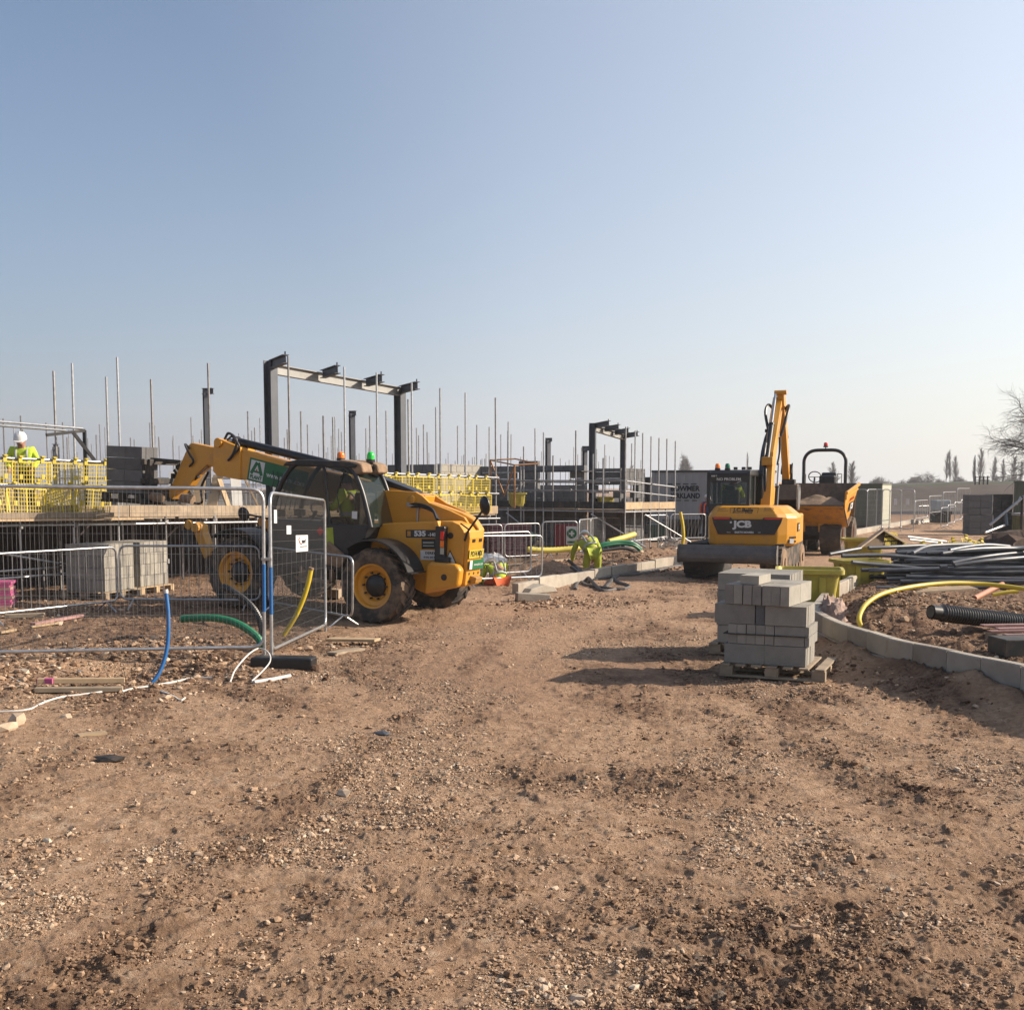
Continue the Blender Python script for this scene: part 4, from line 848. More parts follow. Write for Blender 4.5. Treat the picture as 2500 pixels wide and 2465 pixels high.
# masonry shells
def shell(name, label, runs, mat, z0=-.1, th=.22, cat='wall', holes=()):
    t = thing(name, label, cat)
    for (a, b, zt) in runs:
        a = Vector((a[0], a[1], 0)); b = Vector((b[0], b[1], 0)); d = (b-a); L = d.length; d.normalize(); n = Vector((d.y, -d.x, 0)); k = 0; z = z0
        while z < zt-.02:
            zz = min(z+.225, zt); off = (k % 2)*.22; x = -off
            mb = MB()
            while x < L-.01:
                xa, xb = max(x, 0)+.005, min(x+.44, L)-.005; x += .45
                if xb-xa < .03: continue
                if any(h[0] < (xa+xb)/2 < h[1] and h[2] < (z+zz)/2 < h[3] for h in holes): continue
                c = a+d*((xa+xb)/2); pr = RNG.uniform(-.004, .004); q = c+n*pr
                mb.add([(q+d*sx*(xb-xa)/2+n*sy*th/2+Vector((0, 0, zv))) for sx in (-1, 1) for sy in (-1, 1) for zv in (z+.005, zz-.005)], [(0,1,3,2),(4,6,7,5),(0,4,5,1),(2,3,7,6),(0,2,6,4),(1,5,7,3)])
            if mb.v: mb.build('block_course', mat, t)
            k += 1; z = zz
        if not holes: MB().bar(a+Vector((0, 0, (zt+z0)/2-.01)), b+Vector((0, 0, (zt+z0)/2-.01)), th-.03, zt-z0-.03).build('mortar_core', mat, t)
    return t
shell('brick_wall', 'dark brick wall of the house behind the long front scaffold', [(onA(-6, -2.7), onA(16.0, -2.7), 1.42), (onA(16.0, -2.7), onA(16.0, -6.5), 1.6)], pmat('dark_shaded_brick', (.055, .040, .042), .92, var=.3, scale=5))  # dark brick, deepened to paint in the shade under the deck
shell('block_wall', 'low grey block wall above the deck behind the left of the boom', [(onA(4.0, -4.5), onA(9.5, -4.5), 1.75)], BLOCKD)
Pp, Pq, Qq, Rq = (-4.9, 39.5), (-2.6, 38.0), (-1.17, 40.2), (2.52, 37.8)  # shaded faces take dark block and the sunlit one pale block, as painted light
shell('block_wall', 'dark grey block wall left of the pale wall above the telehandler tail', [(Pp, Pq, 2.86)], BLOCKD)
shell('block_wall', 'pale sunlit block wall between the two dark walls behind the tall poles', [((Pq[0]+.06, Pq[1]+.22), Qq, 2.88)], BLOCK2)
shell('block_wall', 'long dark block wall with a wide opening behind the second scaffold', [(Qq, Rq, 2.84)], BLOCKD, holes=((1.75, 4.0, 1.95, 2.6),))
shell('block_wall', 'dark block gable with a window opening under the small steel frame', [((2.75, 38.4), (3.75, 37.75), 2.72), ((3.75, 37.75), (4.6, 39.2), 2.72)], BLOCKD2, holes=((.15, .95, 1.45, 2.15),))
shell('block_wall', 'short grey block pier standing above the long dark wall', [((.3, 41.5), (1.0, 41.1), 3.05)], BLOCKD)
MB().box((0, 0, 0), (2.6, .9, .03)).build('beam', DKROOF, tag(thing('occluder_slab', 'dark lintel added to shade the wide opening of the long block wall', 'occluder'), ), M=T(1.5, 38.55, 2.62) @ RZ(math.atan2(Rq[1]-Qq[1], Rq[0]-Qq[0])))  # added slab that keeps the opening in shade

# second scaffold: front run and sunlit return, shade and sun put into darker and paler materials
scB = thing('scaffold', 'second tube scaffold round the block gable with a sunlit end run', 'scaffold')
B0, B1, B2 = Vector((-.6, 38.6, 0)), Vector((3.67, 36.0, 0)), Vector((5.77, 39.2, 0))
for px, py in ((1240, 1000+105/3.51), (1306.5, 1045.6), (1326.5, 1055.5), (1405, 1051), (1446, 1108), (1272, 1138), (1194, 1042), (1349, 1112), (1279, 1090), (1471, 1118)):
    a = (px-1250)/F_PX; d = B1-B0; s = (a*B0.y-B0.x)/(d.x-a*d.y); p = B0+d*s; stand(scB, p+Vector((0, -.1, 0)) if px > 1440 else p, ztop(px, py, p.y))
for px, py in ((1548.5, 1051), (1567, 1057), (1587, 1065), (1606.6, 1069), (1626, 1071), (1646.5, 1076.5), (1525, 1042)):
    a = (px-1250)/F_PX; d = B2-B1; s = (a*B1.y-B1.x)/(d.x-a*d.y); p = B1+d*s; stand(scB, p, ztop(px, py, p.y))
zb0, zb1, zb2 = 2.31, 2.28, 2.08
for dz in (0, -.33):
    V = lambda z: Vector((0, 0, z+dz*(1.0)))
    rail(scB, B0+V(zb0), B1+V(zb1), mat=GALVD); rail(scB, B1+V(zb1), B2+V(zb2)); rail(scB, B0+Vector((.6, 1.2, zb0-.05+dz)), B1+Vector((-.4, 1.2, zb1-.05+dz)), mat=GALVD)
for q, z in ((B0, zb0), (B1, zb1), (B2, zb2), (B0.lerp(B1, .35), zb0), (B0.lerp(B1, .6), zb0), (B1.lerp(B2, .5), 2.18)):
    for dz in (0, -.33): coupler(scB, q+Vector((0, 0, z+dz)))
for (a, b, z0, z1, m) in ((B0, B1, 1.50, 1.47, WOODG), (B1, B2, 1.47, 1.44, WOOD)):
    n = 3
    for i in range(n):
        p, q = a.lerp(b, i/n), a.lerp(b, (i+.985)/n); zz = z0+(z1-z0)*i/n
        plank(scB, p+Vector((0, 0, zz)), q+Vector((0, 0, zz)), .04, .23, BLKM if m is WOODG else m, 'toe_board')
        for j in range(5):
            off = Vector((.3, .85, 0)) if m is WOODG else Vector((-.9, .45, 0)); off = off.normalized()*(.14+.23*j)
            plank(scB, p+off+Vector((0, 0, zz-.15)), q+off+Vector((0, 0, zz-.15)), .22, .04, WOODG, 'deck_board')
    rail(scB, a+Vector((0, 0, z0-.2)), b+Vector((0, 0, z1-.2)), mat=GALV)
for (a, b) in (((2.6, 36.5, 1.2), (4.4, 36.2, .1)), ((4.5, 37.4, 1.15), (6.4, 38.0, .05)), ((3.9, 36.3, .3), (5.4, 38.6, .35)), ((-.2, 38.2, 1.2), (1.1, 37.4, .2))): rail(scB, a, b, mat=GALV, name='brace')
# rusty access frame in front of the long wall
t = thing('access_frame', 'rust orange tube frame standing on the deck left of the long dark wall', 'tube frame')
RUST = pmat('rusty_tube', (0.40, 0.19, 0.08), 0.6, 0.3, var=0.25, dirt=(0.45, 0.33, 0.10), dirt_amt=0.35)
fp = [W(1197, 1123, 37.6), W(1258, 1120, 37.9), W(1314, 1132, 36.2), W(1256, 1135, 35.8)]
for i in range(4): rail(t, fp[i], fp[(i+1) % 4], mat=RUST, name='rail')
for i in (0, 3): rail(t, fp[i], Vector((fp[i].x, fp[i].y, 1.4)), mat=RUST, name='post', r=.03)
rail(t, fp[0], W(1230, 1205, 37.6), mat=RUST, name='brace'); rail(t, fp[3], W(1230, 1210, 36.5), mat=RUST, name='brace')

# far scaffolds: only their standards rise above the walls
small = {1: [(30,725),(147,800),(210,698),(487,770),(648,765),(685,920),(710,845),(803,1075),(905,930),(948,990),(990,895),(1035,787),(1080,815),(1213,1045),(1235,880),(1345,925),(1387,940),(1478,1070),(1547,768),(1600,795),(1650,915),(232,838),(525,1050),(545,1010),(560,1025),(1068,1085)],
 2: [(175,950),(188,905),(238,1010),(365,712),(395,905),(480,840),(455,945),(865,880),(925,900),(955,652),(1000,853),(1032,820),(1083,720),(1143,965),(1325,925),(1370,840),(1465,980),(1500,652),(1570,790),(1620,1060),(1690,990),(1730,825),(570,935)],
 3: [(35,790),(115,868),(150,680),(187,797),(215,828),(83,980),(180,985),(457,793),(500,670),(487,985),(575,843),(725,1045),(663,1087),(752,1100),(957,787),(975,862),(1028,755),(1068,830),(1085,1035),(888,1062),(1255,1095),(1275,1035),(1367,768),(1405,1065),(1428,1055),(1512,1080),(1538,1077),(1552,758),(1684,825),(1650,1042),(1608,1097),(1635,1095),(365,1062),(392,1040),(525,1072),(67,1030),(862,1110),(1343,1115),(1478,1115)],
 7: [(128,378),(255,212),(307,180),(338,212),(605,360),(697,395),(768,417),(840,430),(882,320),(917,382),(945,323),(968,382),(1080,337),(1095,447),(1130,415),(1150,300),(1157,392),(1187,397),(1227,405),(1380,290),(1375,425),(1453,432),(1040,400),(480,425),(425,405),(812,450),(10,408),(30,405),(85,430),(95,420),(118,420)]}
zz = {1: (4.233, 0, 850), 2: (4.233, 380, 850), 3: (4.053, 780, 850), 7: (3.513, 1150, 1000)}
far = [thing('scaffold', l, 'scaffold') for l in ('row of tube standards of the house straight behind the first scaffold', 'thicket of tube standards of the houses in the middle distance', 'distant tube standards that show just above the farthest walls')]
for k, ps in small.items():
    s, x0, y0 = zz[k]
    for (x, y) in ps:
        px, py = x0+x/s, y0+y/s; d = F_PX*(2.2+.5*RNG.random())/(1191-py); d = min(max(d, 30 if px < 1150 else 43), 88)
        p = W(px, py, d); o = far[0 if d < 40 else 1 if d < 58 else 2]
        MB().tube([(p.x, p.y, 0), (p.x+RNG.normal(0, .02), p.y, p.z)], .0245 if d < 45 else .03, 6).build('standard', GALV if RNG.random() < .5 else GALVD, o, smooth=50)
for i, (d, x0, x1, z) in enumerate(((34, -15, -5, 2.35), (36, -14, -4.5, 1.9), (47, -16, -1, 2.2), (66, -24, 2, 2.15))):
    rail(far[0 if d < 40 else 1 if d < 58 else 2], (x0, d, z), (x1, d+1.5, z), mat=GALVD)
shell('block_wall', 'distant row of block walls on the left beyond the scaffold thicket', [((-22, 52), (-3, 60), 1.95), ((-3.0, 60), (3.5, 55), 2.2)], BLOCKD)

# gateway of dark tube and long poles at the far left
t = thing('loading_gate', 'dark tube gate arm with brace beside the white helmeted worker', 'gate')
p = W(206, 1050, 22.2); bx = lambda a, b: MB().bar(a, b, .06, .06).build('gate_bar', BLK, t)
bx(p, Vector((p.x, p.y, 1.5))); bx(W(113, 1062, 21.6), W(207, 1051, 22.2)); bx(W(178, 1055, 22.0), W(238, 1133, 22.3)); bx(W(206, 1131, 22.2), W(256, 1131, 22.4))
t = thing('handrail_run', 'pair of pale tubes slanting over the white helmeted worker', 'handrail')
rail(t, W(-60, 1024, 20.9), W(202, 1046, 22.2), name='rail'); rail(t, W(-60, 1034, 20.9), W(160, 1051, 22.0), name='rail', mat=GALV)

# steel goalpost frames
def column(parent, x, y, z1, wd=.205, yaw=0.0, mat=COLST, name='column', z0=0.0):
    M = T(x, y, 0) @ RZ(yaw); m = MB(); h = (z1+z0)/2; L = z1-z0
    for s in (-1, 1): m.box((0, s*wd/2, h), (wd, .016, L))
    m.box((0, 0, h), (.012, wd-.016, L)); return m.build(name, mat, parent, M=M)
def ibeam(parent, a, b, h=.30, wd=.15, mat=BMST, name='beam'):
    a, b = Vector(a), Vector(b); d = (b-a); L = d.length; d.normalize(); s = Vector((0, 0, 1)).cross(d).normalized(); u = d.cross(s); M = Matrix((d, s, u)).transposed().to_4x4(); M.translation = (a+b)/2; m = MB()
    for k in (-1, 1): m.box((0, 0, k*(h/2-.008)), (L, wd, .016))
    m.box((0, 0, 0), (L, .012, h-.03)); return m.build(name, mat, parent, M=M)
def goalpost(label, pa, pb, stubs, dirv, sl, hb, tw):
    t = thing('steel_goalpost', label, 'steel frame'); a, b = Vector(pa), Vector(pb); d = Vector((b.x-a.x, b.y-a.y, 0)).normalized(); yaw = math.atan2(d.y, d.x)
    column(t, a.x, a.y, a.z+.02, tw, yaw); column(t, b.x, b.y, b.z-hb*.25, tw, yaw)
    ibeam(t, a+d*tw*.5-Vector((0, 0, hb*.75)), b+d*tw*.6-Vector((0, 0, hb*.6)), hb, .16)
    dv = Vector(dirv).normalized()
    for s in stubs:
        p = a.lerp(b, s)-Vector((0, 0, hb*.35)); ibeam(t, p+dv*.10, p+dv*sl+Vector((0, 0, .03)), hb*.85, .15, COLST, 'stub_beam')
        MB().bar(p+dv*(sl-.05)+Vector((0, 0, hb*.45)), p+dv*(sl-.05)+Vector((0, 0, hb*.85)), .03, .03).build('bolt_plate', COLST, t)
    return t
goalpost('tall dark steel goalpost frame with four stub beams over the telehandler', W(660, 882, 27.0), W(976, 944, 31.0), (0, .36, .70, 1.0), (.50, -.86, 0), 1.15, .24, .23)
goalpost('smaller dark steel goalpost frame with four stub beams over the block gable', W(1447, 1034, 38.5), W(1522, 1060, 43.6), (.03, .33, .66, 1.0), (.34, -.94, 0), 1.25, .20, .20)
for px, py, d, wd, hd, lab in ((503, 948, 38, .2, .45, 'dark steel post with a short head beam left of the telehandler boom'), (859, 1003, 45, .2, .3, 'dark steel post with a tee head above the cab roof'), (1338, 1069, 60, .22, .36, 'distant dark steel post with a tee head left of the small frame'), (136, 1084, 38, .2, .2, 'short dark steel post behind the gate arm at the left'), (336, 1098, 40, .2, .25, 'short dark steel post behind the lifted block pack'), (1428, 1089, 48, .16, .3, 'thin dark steel post hooked at the top by the small frame')):
    p = W(px, py, d); t = thing('steel_post', lab, 'steel post'); column(t, p.x, p.y, p.z-.1, wd, .5); ibeam(t, p+Vector((-hd*.4 if px != 503 else -.12, 0, -.1)), p+Vector((hd*.6, -.1, -.1)), .2, .15, COLST, 'head_beam')
# ------------------------------------------------------------------ the excavator (local X forward, Y left)
def build_excavator():
    t = thing('excavator', 'yellow tracked excavator seen from behind with raised boom and dozer blade', 'excavator', (5.46, 25.74, 0.02), R(70))
    U = RZ(R(-4))
    # undercarriage
    for s, nm in ((1, 'track'), (-1, 'track')):
        y = s*.86; m = MB(); n = 44; out = []
        path = [(-1.15+.36*math.cos(a), .40+.36*math.sin(a)) for a in np.linspace(math.pi/2, 3*math.pi/2, 9)]+[(-1.15+2.3*k/6, .04) for k in range(1, 6)]+[(1.15+.36*math.cos(a), .40+.36*math.sin(a)) for a in np.linspace(-math.pi/2, math.pi/2, 9)]+[(1.15-2.3*k/6, .76) for k in range(1, 6)]
        m.prism(path[::-1], y-.225, y+.225)
        L = len(path); pts = [Vector((p[0], 0, p[1])) for p in path]
        tot = sum((pts[(i+1) % L]-pts[i]).length for i in range(L)); step = tot/34; acc = 0; i = 0; cur = 0.0
        for i in range(L):
            a, b = pts[i], pts[(i+1) % L]; d = (b-a).length
            while cur < d:
                p = a.lerp(b, cur/d); tn = (b-a).normalized(); nrm = Vector((tn.z, 0, -tn.x))
                if nrm.dot(p-Vector((0, 0, .4))) < 0: nrm = -nrm
                q = p+nrm*.018; m.bar(q-tn*.045+Vector((0, y, 0)), q+tn*.045+Vector((0, y, 0)), .45, .045, up=nrm); cur += step
            cur -= d
        tr = m.build(nm, BLKM if s > 0 else RUB, t, M=U)
        m = MB(); m.box((0, y+s*.05, .40), (2.1, .34, .22))
        for k in range(5): m.lathe([(.10, -.03), (.10, .27), (0, .275)], 12, T(-.8+.4*k, y-s*.02, .20) @ (RX(-math.pi/2) if s > 0 else RX(math.pi/2)))
        m.build('track_frame', MUDM, tr)
        for x in (-1.15, 1.15):
            w = MB(); w.lathe([(.10, 0), (.30, .01), (.33, .06), (.33, .2), (.28, .255), (.1, .255), (.1, .28), (0, .28)], 20, T(x, y-s*.0, .40) @ (RX(-math.pi/2) if s > 0 else RX(math.pi/2))); w.build('idler', MUDM, tr, smooth=40)
    m = MB(); m.box((0, 0, .50), (1.4, 1.3, .30)); m.lathe([(.55, .60), (.55, .76)], 24); m.build('undercarriage', BLKM, t, M=U)
    bl = MB(); cur = [(-1.80, .385), (-1.90, .42), (-1.93, .50), (-1.92, .60), (-1.86, .72), (-1.80, .79), (-1.765, .775), (-1.83, .70), (-1.875, .60), (-1.88, .50), (-1.86, .44)]
    bl.prism(cur, -1.06, 1.10)
    for s in (-1.06, 1.10): bl.prism([(-1.78, .37), (-1.95, .40), (-1.97, .60), (-1.90, .78), (-1.76, .80), (-1.76, .4)], s-.012, s+.012)
    for y in (-.45, .45): bl.bar((-1.8, y, .58), (-.6, y, .45), .14, .2)
    bl.build('dozer_blade', pmat('blade_steel', (.135, .125, .118), .6, .3, var=.2, dirt=MUD, dirt_amt=.25, dscale=3), t, M=U, bevel=.006)
    # counterweight: plan outline in horizontal layers
    def ring(z, k, x0=-1.30):
        P = [(x0, .52*k), (x0, -.86*k), (x0+.16, -1.06*k), (x0+.42, -1.235*k), (.15, -1.24*k), (.15, .72*k), (-.9, .74*k), (x0+.1, .66*k)]
        return [(x, y, z) for x, y in P]
    m = MB(); m.loft([ring(.74, .93, -1.24), ring(.80, .97, -1.27), ring(1.00, .985, -1.285), ring(1.38, .99, -1.29), ring(1.46, .94, -1.27), ring(1.60, .80, -1.16), ring(1.635, .74, -1.08)])
    cw = m.build('counterweight', YEL, t, bevel=.03, seg=3)
    m = MB(); m.box((.35, -.25, 1.10), (1.2, 1.9, .68)); m.build('upper_body', YELD, t, bevel=.04)
    Fr = lambda y, z, dx=-1.312: frame((dx, y, z), (0, -1, 0), (0, 0, 1))
    m = MB(); m.prism([(-.775, .19), (-.36, .19), (-.33, .145), (.33, .145), (.36, .19), (.77, .19), (.74, .08), (.60, -.19), (-.64, -.19), (-.75, .06)], -.006, .010, 'z')
    gr = m.build('rear_grille', BLK, t, M=Fr(-.20, 1.195), bevel=.004)
    MB().box((-.56, .165, .012), (.36, .035, .008)).build('reflector', REDL, gr); MB().box((.56, .165, .012), (.36, .035, .008)).build('reflector', REDL, gr)
    text_part('lettering', 'JCB', .20, WHITE, gr, T(-.10, .03, .013), bold=.010, xscale=1.25, depth=.003)
    MB().box((-.355, .075, .013), (.04, .04, .004)).build('badge', WHITE, gr)
    text_part('lettering', 'EARTH MOVERS', .058, WHITE, gr, T(-.06, -.145, .013), bold=.002)
    text_part('lettering', 'Since', .04, WHITE, gr, T(-.40, -.145, .013)); text_part('lettering', 'Ltd', .04, WHITE, gr, T(.27, -.14, .013))
    Ft = lambda y, z: frame((-1.222, y, z), (0, -1, 0), (.42, 0, 1)) @ T(0, 0, .012)
    pl = MB().box((0, .060, 0), (.62, .008, .004)).box((0, -.085, 0), (.58, .008, .004)).bar((-.31, .06, 0), (-.30, -.085, 0), .008, .004).bar((.31, .06, 0), (.29, -.085, 0), .008, .004).build('name_frame', BLK, t, M=Ft(-.12, 1.53))
    text_part('lettering', 'J.C.Balls', .12, BLK, pl, T(-.02, .005, .002), bold=.004, xscale=1.12); text_part('lettering', '& Sons', .055, BLK, pl, T(.10, -.06, .002), bold=.002); text_part('lettering', 'CONTRACTORS', .035, BLK, pl, T(-.14, -.062, .002))
    BROWN = pmat('faded_print', (.30, .16, .05), .6); text_part('lettering', '01773', .075, BROWN, t, Ft(-.66, 1.56), bold=.003, xscale=1.1); text_part('lettering', '856833', .075, BROWN, t, Ft(-.66, 1.49), bold=.003, xscale=1.1); text_part('lettering', 'SAFETY', .05, BROWN, t, Ft(.36, 1.555), bold=.001); text_part('lettering', 'CONTACT', .05, BROWN, t, Ft(.36, 1.50), bold=.001)
    Fside = frame((-.55, -1.243, 1.16), (1, 0, 0), (0, 0, 1)); pl = MB().box((0, 0, 0), (.32, .19, .006)).build('side_badge', BLK, t, M=Fside); text_part('lettering', 'JCB', .15, WHITE, pl, T(0, 0, .004), bold=.006)
    for z in (.94, .85): MB().box((-1.06, -1.045, z), (.04, .44, .035), rot=RZ(R(40))).build('vent_slot', BLK, t)
    MB().box((-1.02, -1.13, .86), (.05, .10, .10), rot=RZ(R(40))).build('corner_lamp', WHITE, t)
    # cab
    y0, y1, xb, xf = -.14, .76, -.78, .80
    cb = MB(); cb.box(((xb+xf)/2, (y0+y1)/2, 1.42), (xf-xb, y1-y0, .5)); cb.build('cab_base', BLK, t, bevel=.02)
    for x, y, lean in ((xb, y0, .03), (xb, y1, .03), (xf, y0, -.12), (xf, y1, -.12), (.05, y0, 0), (.05, y1, 0)):
        MB().bar((x, y, 1.6), (x+lean, y, 2.40), .075, .075).build('cab_pillar', BLK, t, bevel=.015)
    m = MB(); m.prism([(xb-.02, 2.30), (xb-.01, 2.36), (xb+.1, 2.44), (.6, 2.45), (.78, 2.36), (.74, 2.3)], y0-.04, y1+.04); m.build('cab_roof', BLK, t, bevel=.03)
    m = MB(); m.box((xb-.005, (y0+y1)/2, 2.235), (.02, y1-y0, .15)); hd = m.build('window_header', BLK, t)
    text_part('lettering', 'NO PROBLEM', .085, WHITE, hd, frame((xb-.018, .30, 2.225), (0, -1, 0), (0, 0, 1)), bold=.001, xscale=1.05); text_part('lettering', '8080 T', .045, WHITE, hd, frame((xb-.018, .63, 2.30), (0, -1, 0), (0, 0, 1)), bold=.001)
    for nm, v in (('rear_window', [(xb, y0, 1.62), (xb, y1, 1.62), (xb+.03, y1, 2.18), (xb+.03, y0, 2.18)]), ('windscreen', [(xf, y0, 1.62), (xf, y1, 1.62), (xf-.12, y1, 2.35), (xf-.12, y0, 2.35)]), ('side_window', [(xb, y0, 1.62), (xf, y0, 1.62), (xf-.12, y0, 2.35), (xb+.03, y0, 2.35)]), ('side_window', [(xb, y1, 1.62), (xf, y1, 1.62), (xf-.12, y1, 2.35), (xb+.03, y1, 2.35)])):
        MB().add(v, [(0, 1, 2, 3)]).build(nm, GLASS, t)
    m = MB(); m.box((-.28, .33, 1.74), (.12, .40, .50)); m.box((-.1, .33, 1.48), (.45, .42, .12)); m.box((-.30, .33, 2.04), (.09, .22, .12)); m.build('driver_seat', BLKM, t, bevel=.04)
    beacon(t, (-.62, .585, 2.44), AMBER, .055, .12); beacon(t, (-.62, .36, 2.44), GREENDL, .055, .12)
    for y in (.18, 0, -.14): MB().box((-.60, y, 2.475), (.08, .085, .06)).build('roof_lamp', BLK, t, bevel=.008)
    m = MB(); m.bar((.72, y0-.03, 2.33), (.62, y0-.20, 2.32), .03, .03); m.box((.62, y0-.12, 2.24), (.05, .08, .28)); m.build('cab_mirror', BLK, t, bevel=.01)
    m = MB(); m.box((-.70, .10, 2.06), (.02, .12, .03)); m.bar((-.79, .12, 2.14), (-.79, .02, 2.20), .02, .02); m.build('window_bracket', STEEL, t)
    # boom, arm and bucket
    yb = -.36
    m = MB(); m.prism([(.55, 1.20), (.48, 1.55), (.70, 2.35), (.96, 2.88), (1.35, 3.22), (2.55, 4.30), (2.70, 4.31), (2.80, 4.18), (2.70, 4.05), (1.85, 3.18), (1.45, 2.72), (1.22, 2.20), (1.05, 1.30)], yb-.115, yb+.115)
    m.build('boom', YEL, t, bevel=.012)
    m = MB(); m.box((.72, yb, 1.28), (.45, .46, .34)); m.lathe([(.16, -.2), (.16, .2)], 16, T(.78, yb, 1.25) @ Matrix.Identity(4)); m.build('swing_post', YELD, t, bevel=.02)
    cyl_ram(t, (.72, yb+.02, 2.62), (2.42, yb+.035, 4.40), .062, .52, 'arm_ram'); MB().box((.74, yb, 2.66), (.16, .26, .2)).build('ram_bracket', YELD, t, bevel=.02)
    for s in (-.17, .17): cyl_ram(t, (1.05, yb+s, 1.18), (1.60, yb+s, 2.62), .05, .6, 'boom_ram')
    hose(t, [(.62, yb+.14, 1.45), (.66, yb+.15, 2.1), (.92, yb+.15, 2.75), (1.20, yb+.14, 3.06)], .045); hose(t, [(.58, yb+.09, 1.5), (.60, yb+.10, 2.2), (.86, yb+.10, 2.85), (1.1, yb+.10, 3.1)], .04); hose(t, [(.60, yb+.02, 1.5), (.64, yb+.03, 2.3), (.80, yb+.05, 2.65)], .03)
    MB().box((.86, yb+.16, 2.62), (.12, .06, .10)).box((1.62, yb+.15, 3.42), (.10, .06, .08)).build('hose_clamp', BLK, t, bevel=.01)
    yb -= .08
    m = MB(); m.prism([(2.38, 4.42), (2.52, 4.45), (2.92, 4.27), (3.06, 4.02), (3.60, 3.30), (4.28, 2.36), (4.20, 2.26), (4.08, 2.26), (3.30, 3.20), (2.60, 4.0), (2.46, 4.22)], yb-.085, yb+.085); m.lathe([(.06, -.15), (.06, .15)], 12, T(2.42, yb, 4.40) @ RX(-math.pi/2)); m.build('arm', YEL, t, bevel=.012)
    cyl_ram(t, (3.08, yb, 4.28), (4.30, yb-.02, 2.76), .05, .6, 'bucket_ram')
    MB().bar((4.12, yb-.13, 2.42), (4.36, yb-.13, 2.66), .03, .09).bar((4.12, yb+.13, 2.42), (4.36, yb+.13, 2.66), .03, .09).build('tipping_link', BLKM, t)
    MB().bar((4.36, yb-.10, 2.66), (4.44, yb-.10, 2.20), .03, .08).bar((4.36, yb+.10, 2.66), (4.44, yb+.10, 2.20), .03, .08).build('bucket_link', BLKM, t)
    MB().box((4.24, yb-.06, 2.18), (.36, .34, .16)).build('quick_hitch', BLKM, t, bevel=.02)
    m = MB(); side = [(4.02, 2.10), (4.46, 2.12), (4.62, 1.88), (4.56, 1.62), (4.36, 1.46), (4.10, 1.44), (3.92, 1.56), (3.90, 1.72)]; yl, yr = yb+.22, yb-.30
    shell_ = side[:6]; inner = [(x*.97+.03*4.25, z*.97+.03*1.8) for x, z in shell_]; m.prism(side, yr-.012, yr+.012); m.prism(side, yl-.012, yl+.012)
    for i in range(5): m.bar((shell_[i][0], (yl+yr)/2, shell_[i][1]), (shell_[i+1][0], (yl+yr)/2, shell_[i+1][1]), yl-yr, .03)
    m.bar((4.02, (yl+yr)/2, 2.10), (3.90, (yl+yr)/2, 1.72), yl-yr, .03); m.build('bucket', pmat('bucket_steel', (.17, .12, .085), .65, .25, var=.25, dirt=(.24, .17, .11), dirt_amt=.4), t, bevel=.005)
    m = MB(); m.prism([(4.50, 2.12), (4.40, 1.92), (4.22, 2.10), (4.02, 1.98), (3.98, 1.62), (4.08, 1.48), (4.36, 1.44), (4.60, 1.66), (4.66, 1.92)], yr-.035, yr-.014); m.build('side_cutter', STEEL, t)
    yb += .08
    hose(t, [(1.95, yb-.16, 3.30), (2.05, yb-.26, 3.70), (2.36, yb-.30, 4.05), (2.75, yb-.20, 4.05), (2.82, yb-.12, 3.9)], .038); hose(t, [(2.0, yb+.15, 3.45), (2.1, yb+.24, 3.9), (2.35, yb+.20, 4.10), (2.6, yb+.1, 4.0)], .035)
    hose(t, [(.95, yb+.13, 2.0), (1.0, yb+.16, 2.7), (1.4, yb+.16, 3.15), (1.98, yb+.15, 3.45)], .03); hose(t, [(.9, yb+.05, 1.3), (.62, yb+.06, 1.7), (.80, yb+.08, 2.4), (.95, yb+.10, 2.75)], .03)
    hose(t, [(1.95, yb-.14, 3.28), (1.9, yb-.15, 2.9), (1.6, yb-.14, 2.6)], .03)
    return t
EXC = build_excavator()

